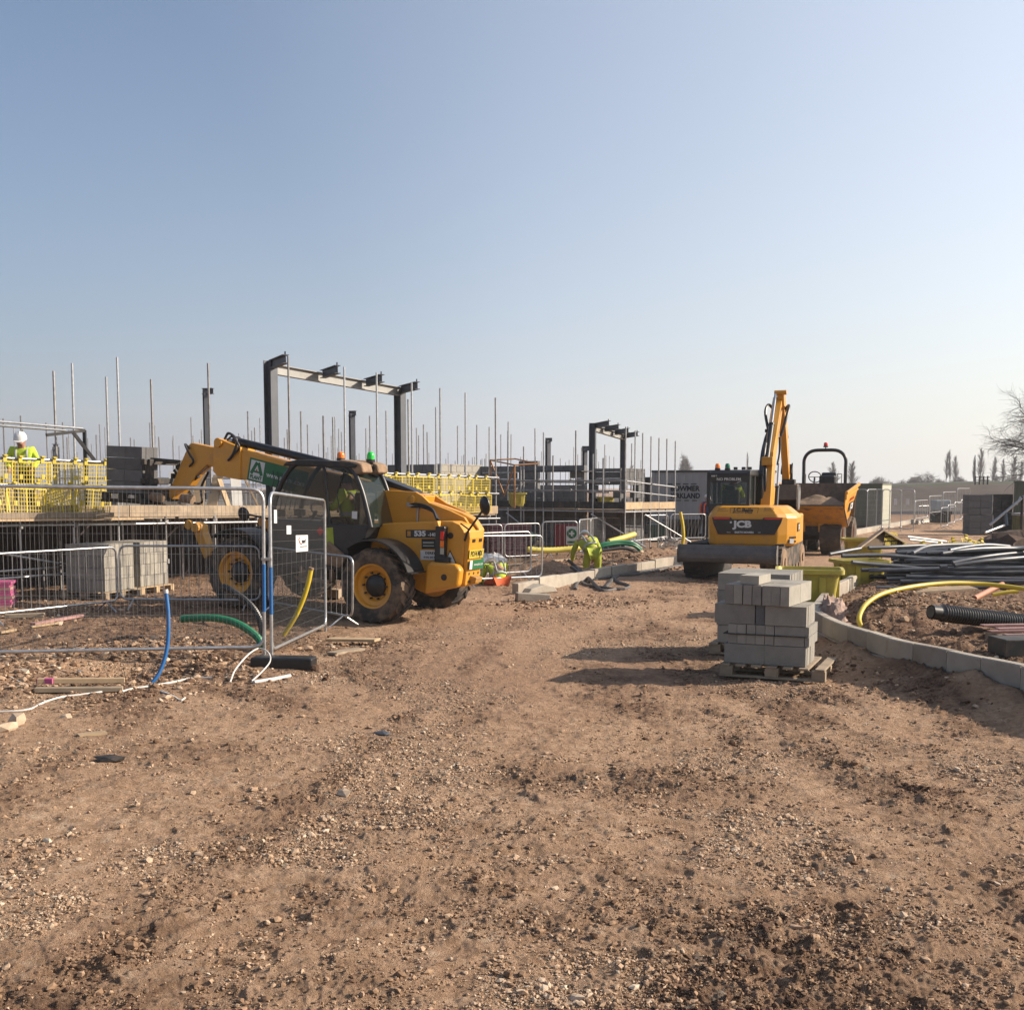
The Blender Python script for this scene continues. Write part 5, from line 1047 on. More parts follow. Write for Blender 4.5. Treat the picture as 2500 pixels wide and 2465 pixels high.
# ------------------------------------------------------------------ the site dumper (local X towards its skip)
def build_dumper():
    t = thing('site_dumper', 'muddy orange yellow site dumper with a loaded skip and black roll bar', 'dumper', (9.22, 34.5, 0), R(-115))
    c = .20; MTYRE = pmat('muddy_tyre', (.11, .085, .066), .9, var=.25, dirt=(.26, .18, .12), dirt_amt=.35, dscale=4, bump=.3)
    for x in (0, -2.35):
        for s in (1, -1): wheel(t, x, c+s*.58, .56, .58, .66, .30, s, mud=MTYRE, rim_mat=pmat('rusty_rim', (.22, .085, .04), .8, var=.2), hub_mat=MUDM, lugs=16)
    m = MB(); m.box((-1.2, c, .75), (3.0, .7, .35)); m.box((-1.9, c, 1.05), (1.2, 1.2, .55)); m.tube([(0, c-.6, .56), (0, c+.6, .56)], .13, 10); m.tube([(-2.35, c-.6, .56), (-2.35, c+.6, .56)], .13, 10); m.build('chassis', BLKM, t, bevel=.03)
    m = MB(); m.prism([(-2.9, .9), (-2.9, 1.45), (-2.2, 1.62), (-1.2, 1.62), (-1.1, .9)], c-.62, c+.62); m.build('engine_cover', YELD, t, bevel=.04)
    m = MB(); m.box((.35, c+.28, .95), (.16, .16, .5)); m.box((.35, c-.28, .95), (.16, .16, .5)); m.box((.22, c, 1.14), (.2, 1.5, .16)); m.build('skip_frame', YELD, t, bevel=.015)
    lf = pmat('lamp_glass', (.25, .27, .22), .2); MB().box((.52, c+.42, 1.20), (.10, .26, .17)).build('headlamp', lf, t, bevel=.01)
    SK = pmat('skip_inside_mud', (.14, .105, .078), .9, var=.25, dirt=(.23, .16, .11), dirt_amt=.4, bump=.3)
    hl, hr = c+1.13, c-1.13
    prof = [(1.25, 1.92), (1.27, 1.54), (.28, .90), (-.48, 1.18), (-.72, 1.86), (-.80, 2.20)]
    m = MB()
    for s, h in ((1, hl), (-1, hr)):
        m = MB(); fl = [h, h-s*.02, h-s*.17, h-s*.13, h+s*.02, h+s*.09]; v = [(x, f, z) for (x, z), f in zip(prof, fl)]+[(x, f-s*.03, z) for (x, z), f in zip(prof, fl)]
        fs = [(0, 1, 2, 3, 4, 5), (11, 10, 9, 8, 7, 6)]+[(i, i+6, (i+1) % 6+6, (i+1) % 6) for i in range(6)]; m.add(v, fs); m.build('skip_side', YEL, t)
    for s, h in ((1, hl), (-1, hr)): m = MB(); m.bar((1.26, h+s*.02, 1.90), (-.80, h+s*.10, 2.18), .06, .09); m.bar((1.2, h+s*.015, 1.78), (-.74, h+s*.07, 2.02), .025, .04); m.bar((1.25, h, 1.70), (1.25, h, 1.95), .05, .05); m.build('skip_rim', YEL, t, bevel=.008)
    m = MB()
    for i, (ya, yb) in ((1, (.95, .95)), (2, (.95, .95)), (3, (1, 1)), (4, (1.05, 1.1))):
        a, b = prof[i], prof[i+1]; m.bar((a[0], c, a[1]), (b[0], c, b[1]), 2.16 if i < 3 else 2.28, .035)
    m.build('skip_shell', SK, t)
    m = MB(); a, b = prof[1], prof[2]; m.bar((a[0]-.015, c, a[1]-.035), (b[0]-.015, c, b[1]-.035), 2.1, .02); m.build('skip_front', YELD, t)
    # load of soil
    xs = np.linspace(-.66, 1.18, 22); ys = np.linspace(c-1.05, c+1.05, 24); X, Y = np.meshgrid(xs, ys); Z = 1.50+.30*np.exp(-(((X-.1)/.6)**2+((Y-c-.1)/.75)**2))+.10*fbm(X*3+4, Y*3, 4, 15)-.06*(X > .9)
    m = MB(); nx = len(xs); m.v = [tuple(p) for p in np.stack([X, Y, Z], -1).reshape(-1, 3)]; m.f = [(j*nx+i, j*nx+i+1, (j+1)*nx+i+1, (j+1)*nx+i) for j in range(len(ys)-1) for i in range(nx-1)]; m.mi = [0]*len(m.f)
    o = m.build('soil_load', MUDM, None, smooth=60, M=T(9.22, 34.5, 0) @ RZ(R(-115))); tag(o, 'heap of brown soil loaded in the dumper skip', 'soil')
    Fs = frame((.10, hl-.018, 1.50), (-1, .05, .12), (.1, .12, 1)) @ T(0, 0, .012)
    pl = MB().box((0, 0, 0), (.56, .27, .006)).build('side_badge', BLK, t, M=Fs); text_part('lettering', 'JCB', .24, WHITE, pl, T(.03, 0, .004), bold=.010)
    text_part('lettering', 'J.C.BALLS & SONS', .105, REDP, t, Fs @ T(-.12, .24, 0), bold=.003)
    # roll bar, seat, wheel
    xr = -1.75; P = [(xr, c-.66, 1.5), (xr, c-.66, 2.6), (xr, c-.64, 3.02), (xr, c-.42, 3.24), (xr, c, 3.27), (xr, c+.42, 3.24), (xr, c+.64, 3.02), (xr, c+.66, 2.6), (xr, c+.66, 1.5)]
    MB().tube(smoothpath(P, 4), .055, 10).build('roll_bar', BLK, t, smooth=50)
    MB().tube([(xr, c+.02, 3.26), (xr, c+.02, 3.36)], .018, 6).build('beacon_stalk', BLK, t); beacon(t, (xr, c+.02, 3.36), REDL, .065, .13)
    m = MB(); m.box((-1.45, c+.16, 2.28), (.4, .5, .34)); m.box((-1.62, c+.16, 2.42), (.1, .46, .26)); m.build('driver_seat', BLK, t, bevel=.05)
    m = MB(); m.tube([(-1.06+.20*.5*math.sin(a), c-.18+.20*math.cos(a), 2.40+.17*math.sin(a)) for a in np.linspace(0, 2*np.pi, 18)[:-1]], .018, 6, closed=True); m.tube([(-1.0, c-.18, 2.40), (-.85, c-.18, 1.9)], .03, 6); m.bar((-1.06, c-.36, 2.40), (-1.06, c, 2.40), .03, .02); m.build('steering_wheel', BLK, t, smooth=50)
    m = MB(); m.box((-1.0, c, 1.9), (.12, .8, .5)); m.build('dash_panel', BLK, t, bevel=.02)
    m = MB()
    for y in (c-.55, c+.45, c+.58): m.tube([(-1.5, y, 1.6), (-1.5, y, 2.5)], .014, 6)
    m.tube([(-1.5, c+.45, 2.5), (-1.5, c+.58, 2.5)], .014, 6); m.build('hand_rail', GALVD, t)
    return t
DUMP = build_dumper()
# ------------------------------------------------------------------ people
def skin_mesh(name, verts, edges, rad, mat, root=0, sub=1):
    me = bpy.data.meshes.new(name); me.from_pydata(verts, edges, []); ob = bpy.data.objects.new(name, me); COL.objects.link(ob)
    sk = ob.modifiers.new('s', 'SKIN'); sk.use_smooth_shade = True
    for i, r in enumerate(rad):
        d = me.skin_vertices[0].data[i]; d.radius = (r, r) if not isinstance(r, tuple) else r; d.use_root = (i == root)
    sb = ob.modifiers.new('u', 'SUBSURF'); sb.levels = sub; sb.render_levels = sub
    dg = bpy.context.evaluated_depsgraph_get(); dg.update(); m2 = bpy.data.meshes.new_from_object(ob.evaluated_get(dg)); bpy.data.objects.remove(ob)
    m2.name = name; m2.materials.clear(); m2.materials.append(mat); m2.polygons.foreach_set('use_smooth', [True]*len(m2.polygons)); return m2
STAND = dict(pel=(0, 0, .98), ch=(0, .0, 1.32), nk=(0, .01, 1.50), hd=(0, .03, 1.62), tp=(0, .02, 1.74), sl=(-.19, 0, 1.44), sr=(.19, 0, 1.44), el=(-.25, .02, 1.15), er=(.25, .02, 1.15), wl=(-.26, .12, .90), wr=(.26, .12, .90), hl=(-.10, 0, .95), hr=(.10, 0, .95), kl=(-.11, .03, .52), kr=(.11, .03, .52), al=(-.12, -.02, .09), ar=(.12, -.02, .09), tl=(-.13, .15, .04), tr=(.13, .15, .04))
def person(label, loc, rz, pose, top=HIVIS, legs=NAVY, helmet=True, band=True, vest=None, scale=1.0, boots=BLKM):
    P = dict(STAND); P.update(pose); V = {k: Vector(v) for k, v in P.items()}
    t = thing('person', label, 'person', M=T(*loc) @ RZ(rz) @ Matrix.Scale(scale, 4))
    look = (V['tp']-V['nk']).normalized(); fw = Vector(P.get('face', (0, 1, 0))).normalized(); sd = fw.cross(look).normalized()
    # one continuous body: spine, head with nose and ears, arms with five fingers, legs with feet
    vs, es, rs = [], [], []
    def add(p, r, parent=None):
        vs.append(tuple(p)); rs.append(r); i = len(vs)-1
        if parent is not None: es.append((parent, i))
        return i
    pel = add(V['pel'], .13); ch = add(V['ch'], (.15, .12), pel); nk = add(V['nk'], .055, ch); hd = add(V['hd'], (.078, .09), nk); tp = add(V['tp'], .06, hd)
    add(V['hd']+fw*.115-look*.01, .014, hd); add(V['hd']+sd*.092, .012, hd); add(V['hd']-sd*.092, .012, hd)
    for s in 'lr':
        sh = add(V['s'+s], .065, ch); el = add(V['e'+s], .045, sh); wr = add(V['w'+s], .030, el)
        d = (V['w'+s]-V['e'+s]).normalized(); pa = add(V['w'+s]+d*.07, (.034, .018), wr); o = d.cross(Vector((0, 0, 1))); o = o.normalized() if o.length > .1 else Vector((1, 0, 0)); n = o.cross(d)
        for k, (u, ln) in enumerate(((-.030, .070), (-.010, .082), (.010, .078), (.028, .062))):
            f1 = add(V['w'+s]+d*(.085+ln*.45)+o*u*1.2-n*.006, .0085, pa); add(V['w'+s]+d*(.085+ln*.9)+o*u*1.2-n*.03, .0075, f1)
        th = add(V['w'+s]+d*.055-o*.045, .010, wr); add(V['w'+s]+d*.095-o*.060-n*.012, .0085, th)
        hp = add(V['h'+s], .10, pel); kn = add(V['k'+s], .062, hp); an = add(V['a'+s], .042, kn); add(V['t'+s], .035, an)
    put('body', skin_mesh('body', vs, es, rs, SKIN), t)
    e = MB()
    for s in (-1, 1): e.box(V['hd']+fw*.088+sd*.034*s+look*.02, (.02, .02, .012))
    e.build('eyes', HAIR, t); MB().box(V['hd']+fw*.090-look*.055, (.05, .012, .012)).build('mouth', REDP if False else HAIR, t)
    # jacket over trunk and arms
    m_up = V['ch'].lerp(V['pel'], .55)
    jv = [V['pel'].lerp(V['ch'], -.05), m_up, V['ch'], V['nk']-look*.03]; jr = [.168, .165, (.195, .165), .085]; je = [(0, 1), (1, 2), (2, 3)]
    for s in 'lr':
        i = len(jv); jv += [V['s'+s], V['e'+s], V['w'+s].lerp(V['e'+s], .12)]; jr += [.088, .066, .050]; je += [(2, i), (i, i+1), (i+1, i+2)]
    jk = put('jacket', skin_mesh('jacket', [tuple(v) for v in jv], je, jr, top, 0), t)
    tv = [V['pel'].lerp(V['ch'], .08)]; tr_ = [.155]; te = []
    for s in 'lr':
        i = len(tv); tv += [V['h'+s], V['k'+s], V['a'+s]+(V['k'+s]-V['a'+s]).normalized()*.05]; tr_ += [.115, .082, .068]; te += [(0, i), (i, i+1), (i+1, i+2)]
    put('trousers', skin_mesh('trousers', [tuple(v) for v in tv], te, tr_, legs, 0), t)
    for s in 'lr':
        b = MB(); d = (V['t'+s]-V['a'+s]); d.z = 0; d = d.normalized() if d.length > .02 else Vector((0, 1, 0))
        put('boot', skin_mesh('boot', [tuple(V['a'+s]+Vector((0, 0, .10))), tuple(V['a'+s]+Vector((0, 0, -.02))), tuple(V['t'+s]+d*.03)], [(0, 1), (1, 2)], [.06, .062, .05], boots), t)
    def hoop(p, ax, ra, rb, w, mat, nm, parent, side=None):
        ax = Vector(ax).normalized(); u = Vector((1, 0, 0)); u = (u-ax*u.dot(ax)).normalized(); v = ax.cross(u); rg = []
        for dz in (-w/2, w/2): rg.append([tuple(Vector(p)+ax*dz+u*ra*math.cos(a)+v*rb*math.sin(a)) for a in np.linspace(0, 2*np.pi, 21)[:-1]])
        m = MB(); m.loft(rg, caps=False); m.build(nm, mat, parent, smooth=60)
    if band:
        ax = V['ch']-V['pel']; hoop(V['pel'].lerp(V['ch'], .42), ax, .188, .176, .055, REFL, 'reflective_band', jk)
        for s in (-1, 1):
            q = MB(); c0 = V['ch'] + (V['sr']-V['sl']).normalized()*.10*s; up = ax.normalized(); bk = (V['sr']-V['sl']).normalized().cross(up).normalized()
            q.tube(smoothpath([c0-up*.18+bk*.172, c0+up*.05+bk*.168, c0+up*.145+bk*.02, c0+up*.05-bk*.165, c0-up*.18-bk*.172], 4), .022, 6); q.build('brace_band', REFL, jk, smooth=60)
    if vest is not None:
        for s in (-1, 1):
            q = MB(); ax = (V['ch']-V['pel']).normalized(); c0 = V['ch']+(V['sr']-V['sl']).normalized()*.11*s; bk = (V['sr']-V['sl']).normalized().cross(ax).normalized()
            q.tube(smoothpath([c0-ax*.28+bk*.165, c0+ax*.05+bk*.165, c0+ax*.15+bk*.02, c0+ax*.05-bk*.160, c0-ax*.28-bk*.165], 4), .035, 6); q.build('vest_strap', vest, jk, smooth=60)
    if helmet:
        M = Matrix((sd, fw, look)).transposed().to_4x4(); M.translation = V['hd']+look*.035
        h = MB(); h.lathe([(.128, 0), (.125, .02), (.118, .07), (.09, .115), (.045, .135), (0, .14)], 20, M @ Matrix.Diagonal((1, 1.12, 1, 1))); h.prism([(-.10, .10), (.10, .10), (.075, .19), (0, .21), (-.075, .19)], .0, .014, 'z', M); h.tube([M @ Vector((0, -.13, .03)), M @ Vector((0, -.08, .118)), M @ Vector((0, .0, .148)), M @ Vector((0, .09, .118))], .012, 6)
        h.build('helmet', HELM, t, smooth=45)
    else:
        M = Matrix((sd, fw, look)).transposed().to_4x4(); M.translation = V['hd']+look*.02
        MB().lathe([(.098, -.03), (.10, .03), (.085, .09), (.04, .125), (0, .13)], 14, M @ T(0, -.015, 0)).build('hair', HAIR, t, smooth=60)
    return t
pd = onA(LA(64, -.55), -.55)
person('worker in hi vis yellow jacket and white helmet looking down behind the scaffold guards', (pd.x, pd.y, zr(0)-1.14), R(-165), dict(face=(.05, .9, -.38), ch=(0, .07, 1.30), nk=(0, .14, 1.45), hd=(0.01, .20, 1.57), tp=(0.0, .20, 1.69), sl=(-.19, .09, 1.40), sr=(.19, .09, 1.40), wl=(-.20, .30, 1.02), wr=(.22, .30, 1.02), el=(-.27, .05, 1.16), er=(.27, .05, 1.16)), legs=NAVY, scale=.94)
Mt = TELE.matrix_basis
SIT = dict(pel=(0, 0, .0), ch=(0, .02, .36), nk=(0, .05, .54), hd=(0, .09, .66), tp=(0, .09, .78), sl=(-.19, .02, .48), sr=(.19, .02, .48), el=(-.25, .16, .24), er=(.25, .16, .24), wl=(-.16, .42, .30), wr=(.16, .42, .30), hl=(-.10, .04, -.02), hr=(.10, .04, -.02), kl=(-.13, .46, .02), kr=(.13, .46, .02), al=(-.13, .56, -.40), ar=(.13, .56, -.40), tl=(-.13, .70, -.44), tr=(.13, .70, -.44))
p = Mt @ Vector((.84, .56, 1.50)); person('telehandler driver in hi vis jacket sitting in the cab', p, math.atan2(.436, -.9)-R(90), SIT, helmet=False, legs=NAVY)
p = EXC.matrix_basis @ Vector((-.10, .33, 1.60)); EXC_DRV = person('excavator driver in hi vis jacket seen from behind in the cab', p, R(70-90), SIT, helmet=False, legs=NAVY, scale=.92)
# worker bending over the trench, seen from behind
p = Vector((2.02, 27.5, 0))
person('worker in yellow hi vis bending forward behind the sunlit kerb', (p.x, p.y, -.45), R(6), dict(pel=(0, 0, .84), ch=(-.10, .26, 1.05), nk=(-.12, .44, 1.12), hd=(-.10, .56, 1.16), tp=(-.10, .62, 1.26), face=(0, .6, -.8), sl=(-.30, .34, 1.08), sr=(.10, .34, 1.10), el=(-.40, .44, .80), er=(.24, .46, .86), wl=(-.38, .62, .58), wr=(.16, .70, .64), hl=(-.11, 0, .82), hr=(.11, 0, .82), kl=(-.16, .10, .45), kr=(.14, .14, .45), al=(-.17, -.06, .06), ar=(.15, -.04, .06), tl=(-.18, .12, .02), tr=(.16, .14, .02)), top=HIVISD, legs=HIVISD, scale=1.08)
# worker kneeling behind the telehandler tail
p = G(1180, 1436, 0.0)
person('worker in hi vis and orange trousers crouching behind the telehandler tail', (p.x+.34, p.y+.75, -.24), R(24), dict(pel=(0, 0, .32), ch=(0, .20, .58), nk=(0, .36, .66), hd=(0, .46, .66), tp=(0, .56, .72), face=(0, .4, -.9), sl=(-.19, .28, .60), sr=(.19, .28, .60), el=(-.26, .42, .38), er=(.26, .42, .38), wl=(-.18, .60, .20), wr=(.18, .60, .20), hl=(-.10, .02, .30), hr=(.10, .02, .30), kl=(-.16, .42, .26), kr=(.16, .40, .22), al=(-.15, .02, .08), ar=(.15, .0, .08), tl=(-.15, .18, .03), tr=(.15, .16, .03)), legs=ORNG)
p = G(1722, 1322, 0.0)
person('worker in blue overalls with orange braces and white helmet by the excavator', (p.x, p.y, gz(p.x, p.y)), R(-60), dict(face=(.3, .8, -.5), wl=(-.12, .40, 1.0), el=(-.26, .16, 1.14), wr=(.2, .36, .98), er=(.27, .12, 1.15), hd=(0, .07, 1.61), tp=(0, .08, 1.73)), top=DENIM, legs=NAVY, vest=ORNG, band=False)
# ------------------------------------------------------------------ fences, barriers, block packs and pipes of the near site
def polyline_round(pts, r, n=4, closed=True):
    P = [Vector(p) for p in pts]; out = []; m = len(P)
    for i in range(m):
        a, b, c = P[i-1], P[i], P[(i+1) % m]
        if not closed and i in (0, m-1): out.append(b); continue
        u = (a-b).normalized(); v = (c-b).normalized()
        for k in range(n+1):
            t = k/n; out.append((b+u*r)*(1-t)**2+b*2*t*(1-t)+(b+v*r)*t**2)
    return out
def span(p, q, za, zb):                               # local frame of an upright panel from p to q
    p = Vector((p[0], p[1], za)); q = Vector((q[0], q[1], zb)); d = q-p; h = Vector((d.x, d.y, 0)).normalized(); M = Matrix((d.normalized(), h.cross(Vector((0, 0, 1))), Vector((0, 0, 1)))).transposed().to_4x4(); M.translation = p; return M, d.length
WIRE = pmat('galvanised_wire', (.40, .40, .40), .45, .6, var=.1); WIRED = pmat('dull_wire', (.17, .17, .165), .6, .4, var=.1)
MESHC = {}
def heras(label, p, q, za, zb, fine=False, grp='mesh fence panels'):
    M, L = span(p, q, za, zb); t = thing('mesh_fence_panel', label, 'fence panel', M=M, group=grp); H = 2.0
    m = MB(); m.tube(polyline_round([(0, 0, .14), (0, 0, H), (L, 0, H), (L, 0, .14)], .16, 5, True), .0205, 8, closed=True)
    for x in (0, L): m.tube([(x, 0, -.02), (x, 0, .3)], .0205, 8)
    m.build('frame', GALV, t, smooth=50)
    w = MB(); r = .0014 if not fine else .0011; sv = .047 if not fine else .034; sh = .235 if not fine else .14; n = int(L/sv)
    for i in range(1, n):
        x = L*i/n; a = .0 if .17 < x < L-.17 else .04; w.box((x, 0, (H+.14)/2), (2*r, 2*r, H-.14-a*2))
    z = .30
    while z < H-.05: w.box((L/2, .003, z), (L-.03, 2*r, 2*r)); z += sh
    w.build('wire_mesh', WIRE if not fine else WIRED, t); return t, L
zc = gz(-2.9, 12.95)
h1, L1 = heras('wide mesh fence panel standing level across the left foreground', (-6.40, 12.18), (-2.93, 12.94), gz(-6.2, 12.2)+.02, zc)
h2, L2 = heras('dark fine mesh fence panel sagging away towards the telehandler with small signs', (-2.855, 12.99), (-2.80, 16.45), zc, zc-.26, True)
h2.matrix_basis = h2.matrix_basis @ RX(R(2.2))
for t, x, in ((h1, L1), (h2, 0)): MB().tube([(x, 0, .56), (x, 0, 1.12)], .0225, 8).build('blue_sleeve', BLUEP, t, smooth=50)
MB().box((L1+.03, -.0, 1.18), (.12, .05, .035)).build('clamp', STEEL, h1, bevel=.005)
def sign(parent, x, z, w, h, txt=None, mat=WHITE):
    pl = MB().box((0, 0, 0), (w, h, .004)).build('fence_sign', mat, parent, M=frame((x, .012, z), (-1, 0, 0), (0, 0, 1)))
    if txt: text_part('lettering', txt, h*.36, NAVY, pl, T(-w*.12, h*.12, .003), bold=.002); MB().tube([(w*.05, -h*.05, .003), (w*.2, h*.02, .003), (w*.3, h*.25, .003), (w*.2, h*.34, .003)], .008, 6).build('swirl', REDP, pl); MB().box((-w*.1, -h*.2, .003), (w*.6, h*.05, .002)).build('print_line', NAVY, pl)
    return pl
sign(h2, .22, 1.72, .15, .16); sign(h2, .95, 1.56, .26, .11); sign(h2, 1.75, 1.38, .78, .22, 'Premier'); sign(h2, 1.95, .72, .26, .10, mat=GALVD)
FOOT = MB(); FOOT.box((0, 0, .075), (.72, .24, .14)); FOOT.prism([(-.36, .005), (-.33, .15), (.33, .15), (.36, .005)], -.11, .11)
o = FOOT.build('fence_foot', BLKP, bevel=.02, M=T(-2.62, 12.55, gz(-2.6, 12.5)-.015) @ RZ(R(-6))); tag(o, 'black rubber fence foot at the joint of the two mesh panels', 'fence foot')
# steel crowd barriers
def barrier(label, p, q, H=1.05, lean=0.0, z=None, gap=.14):
    za = gz(*p) if z is None else z; zb = gz(*q) if z is None else z; M, L = span(p, q, za+.02, zb+.02)
    t = thing('crowd_barrier', label, 'barrier', M=M @ RX(lean), group='steel crowd barriers'); m = MB()
    m.tube(polyline_round([(0, 0, .16), (0, 0, H), (L, 0, H), (L, 0, .16)], .13, 5), .019, 8, closed=True); m.build('frame', GALV, t, smooth=50)
    b = MB(); n = max(3, int(L/gap))
    for i in range(1, n): b.tube([(L*i/n, 0, .16), (L*i/n, 0, H)], .0044, 5, caps=False)
    b.build('bars', GALV, t)
    for x in (.22, L-.22):
        MB().tube([(x, -.26, .0), (x, 0, .16), (x, .26, .0)], .014, 6).build('foot', GALV, t, smooth=50)
    return t
w2 = lambda px, d: (((px-1250)/F_PX*d), d)
barrier('crowd barrier at the left edge leading to the block packs', w2(-60, 16.2), w2(283, 18.2))
barrier('crowd barrier in front of the two block packs and the front wheel', w2(290, 18.35), w2(632, 18.2))
barrier('crowd barrier end showing right of the fine mesh panel by the rear wheel', w2(652, 18.1), w2(857, 16.35))
barrier('front crowd barrier of the pair beyond the telehandler tail', w2(1120, 22.6), w2(1322, 23.9))
barrier('rear crowd barrier of the pair beyond the telehandler tail', w2(1120, 23.6), w2(1296, 24.7))
barrier('crowd barrier half hidden behind the telehandler tail', w2(1120, 29.4), w2(1226, 30.0))
barrier('crowd barrier left of the yellow ribbed duct', w2(1232, 30.2), w2(1318, 30.9))
barrier('crowd barrier in front of the red and white safety board', w2(1324, 32.2), w2(1410, 32.6))
barrier('narrow looking crowd barrier turned away beside the bending worker', w2(1413, 31.2), w2(1446, 33.6))
barrier('crowd barrier behind the bending worker under the block gable', w2(1441, 35.0), w2(1476, 37.0))
barrier('long looking crowd barrier in front of the lower scaffold legs', w2(1478, 38.5), w2(1556, 39.6)); barrier('crowd barrier at the end of the row before the generator', w2(1557, 39.7), w2(1630, 40.6)); barrier('crowd barrier right of the tall bent yellow pipe', w2(1637, 41.2), w2(1722, 41.8))

# block packs
BL, BH, BT = .440, .215, .100
BMESH = {}
def bmesh_block(dx, dy, dz, mat):
    k = (dx, dy, dz, mat.name)
    if k not in BMESH:
        g = .0032; m = MB(); m.box((0, 0, 0), (dx-g*2, dy-g*2, dz-g*2)); BMESH[k] = m.mesh('block', mat)
    return BMESH[k]
def block(parent, c, d, mats, jit=.004):
    m = mats[RNG.integers(len(mats))]; o = put('block', bmesh_block(*[round(x, 3) for x in d], m), parent)
    o.location = Vector(c)+Vector(RNG.normal(0, jit*.6, 3)*(1, 1, 0)); o.rotation_euler = (0, 0, RNG.normal(0, .004)); return o
PM = {}
def pallet(label, M, lx=1.0, ly=1.0, mat=None):
    t = thing('pallet', label, 'pallet', M=M, group='wooden pallets'); mat = mat or WOODG
    for y in (-ly/2+.06, 0, ly/2-.06): MB().box((0, y, .011), (lx, .10, .022)).build('bottom_board', mat, t, bevel=.003)
    for x in (-lx/2+.07, 0, lx/2-.07):
        for y in (-ly/2+.06, 0, ly/2-.06): MB().box((x, y, .068), (.14, .10, .09)).build('pallet_block', mat, t, bevel=.003)
    for y in (-ly/2+.06, 0, ly/2-.06): pass
    n = 7
    for i in range(n): MB().box((-lx/2+.055+(lx-.11)*i/(n-1), 0, .126), (.10, ly, .022)).build('top_board', mat, t, bevel=.003)
    return t
def pack(label, M, nx, ny, nz, mats, grp='packs of concrete blocks', skip=()):
    t = thing('block_pack', label, 'block pack', M=M, group=grp)
    for k in range(nz):
        for i in range(nx):
            for j in range(ny):
                if (i, j, k) in skip or (0 < i < nx-1 and 0 < j < ny-1 and k < nz-1): continue
                block(t, ((i-(nx-1)/2)*BL, (j-(ny-1)/2)*(BT+.001), (k+.5)*BH), (BL, BT, BH), mats)
    return t
ym = R(160)
for px, d, nm, ny in ((255, 20.0, 'nearest the left edge', 8), (343, 21.1, 'right of the larger pack', 8)):
    c = W(px, 1400, d); ax = Vector((math.cos(ym), math.sin(ym), 0)); ay = Vector((math.sin(R(20)), math.cos(R(20)), 0)); ce = Vector((c.x, c.y, 0))+ax*.45+ay*.42; z = gz(ce.x, ce.y)+.01
    pallet('wooden pallet under the grey block pack '+nm, T(ce.x, ce.y, z) @ RZ(R(-20)), 1.05, 1.0, WOOD if px > 300 else WOODG)
    pack('pack of grey blocks behind the crowd barrier '+nm, T(ce.x, ce.y, z+.139) @ RZ(R(-20)), 2, ny, 4, [BLOCK2, BLOCK, BLOCK3])
# dark pack on the forks
pk = TELE.matrix_basis @ T(6.03, -.06, 1.600)
pallet('pallet carried on the telehandler forks', pk @ Matrix.Rotation(R(0), 4, 'Z'), .95, .98, BLKM)
pack('dark block pack lifted on the telehandler forks', pk @ T(-.02, .22, .139), 2, 4, 4, [BLOCKD, BLOCKD2])
# pallet in the foreground with a mixed stack
fl, fr = Vector((2.33, 11.94, 0)), Vector((3.10, 11.60, 0)); ax = (fr-fl).normalized(); ang = math.atan2(ax.y, ax.x); ay = Vector((-ax.y, ax.x, 0)); ce = (fl+fr)/2+ay*.40; zg = gz(ce.x, ce.y)+.015
pallet('wooden pallet under the grey block stack on the dirt road', T(*(ce+ax*.09), zg) @ RZ(ang) if False else T(ce.x+ax.x*.09, ce.y+ax.y*.09, zg) @ RZ(ang), 1.12, .95, WOODG)
t = thing('block_pack', 'loosely piled grey block stack on a pallet in the middle of the dirt road', 'block pack', M=T(ce.x, ce.y, zg+.139) @ RZ(ang), group='packs of concrete blocks')
ms = [BLOCK, BLOCK3]; X0 = -.44; Y0 = -.40
for j in range(6):
    for i in range(2): block(t, (X0+BL*(i+.5), Y0+BT*(j+.5)+.0, BH*.5), (BL, BT, BH), ms)
z = BH
for r in range(2):                                     # laid flat: headers on the left, stretchers on the right
    for i in range(5): block(t, (X0+.04+BT*(i+.5), Y0+.22, z+.054), (BT, BL, .108), ms); block(t, (X0+.04+BT*(i+.5), Y0+.22+BL, z+.054), (BT, .16, .108), ms)
    block(t, (X0+.54+.16, Y0+.11, z+.054), (.32, .215, .108), ms); block(t, (X0+.54+.16, Y0+.33, z+.054), (.32, .215, .108), ms); block(t, (X0+.54+.16, Y0+.52, z+.054), (.32, .15, .108), ms); block(t, (X0+.86+.02, Y0+.3, z+.054), (.05, .6, .108), ms)
    z += .108
for j in range(6): block(t, (X0-.11+BL*.5, Y0+BT*(j+.5), z+BH*.5), (BL, BT, BH), ms); block(t, (X0+.44+BL*.5, Y0+BT*(j+.5)-.01, z+BH*.5), (BL, BT, BH), ms)
block(t, (X0+.385, Y0+.16, z+BH*.5), (BT, .30, BH), [BLOCKD])
z += BH
RR = T(X0, Y0, 0) @ RZ(R(-6)) @ T(-X0, -Y0, 0)
def blockr(c, d, m): o = block(t, RR @ Vector(c), d, m); o.rotation_euler.z += R(-6)
for row in range(2):
    for i in range(7): blockr((X0+.0+BT*(i+.5)+(.01 if i > 3 else 0), Y0+.22+.46*row, z+BH*.5), (BT, BL, BH), [BLOCK, BLOCK3] if i < 6 else [BLOCK2])
z += BH
blockr((X0+.26, Y0+.26, z+BT*.5), (BH, BL, BT), [BLOCK2])
MB().box((0, 0, 0), (.89, .62, .012)).build('strap', BLKM, t, M=T(0, -.105, BH+.108))
ce2 = Vector((3.10, 13.70, 0)); z2 = gz(ce2.x, ce2.y)+.01
pallet('wooden pallet under the flat topped block pack behind the front stack', T(ce2.x, ce2.y, z2) @ RZ(ang), 1.05, 1.0)
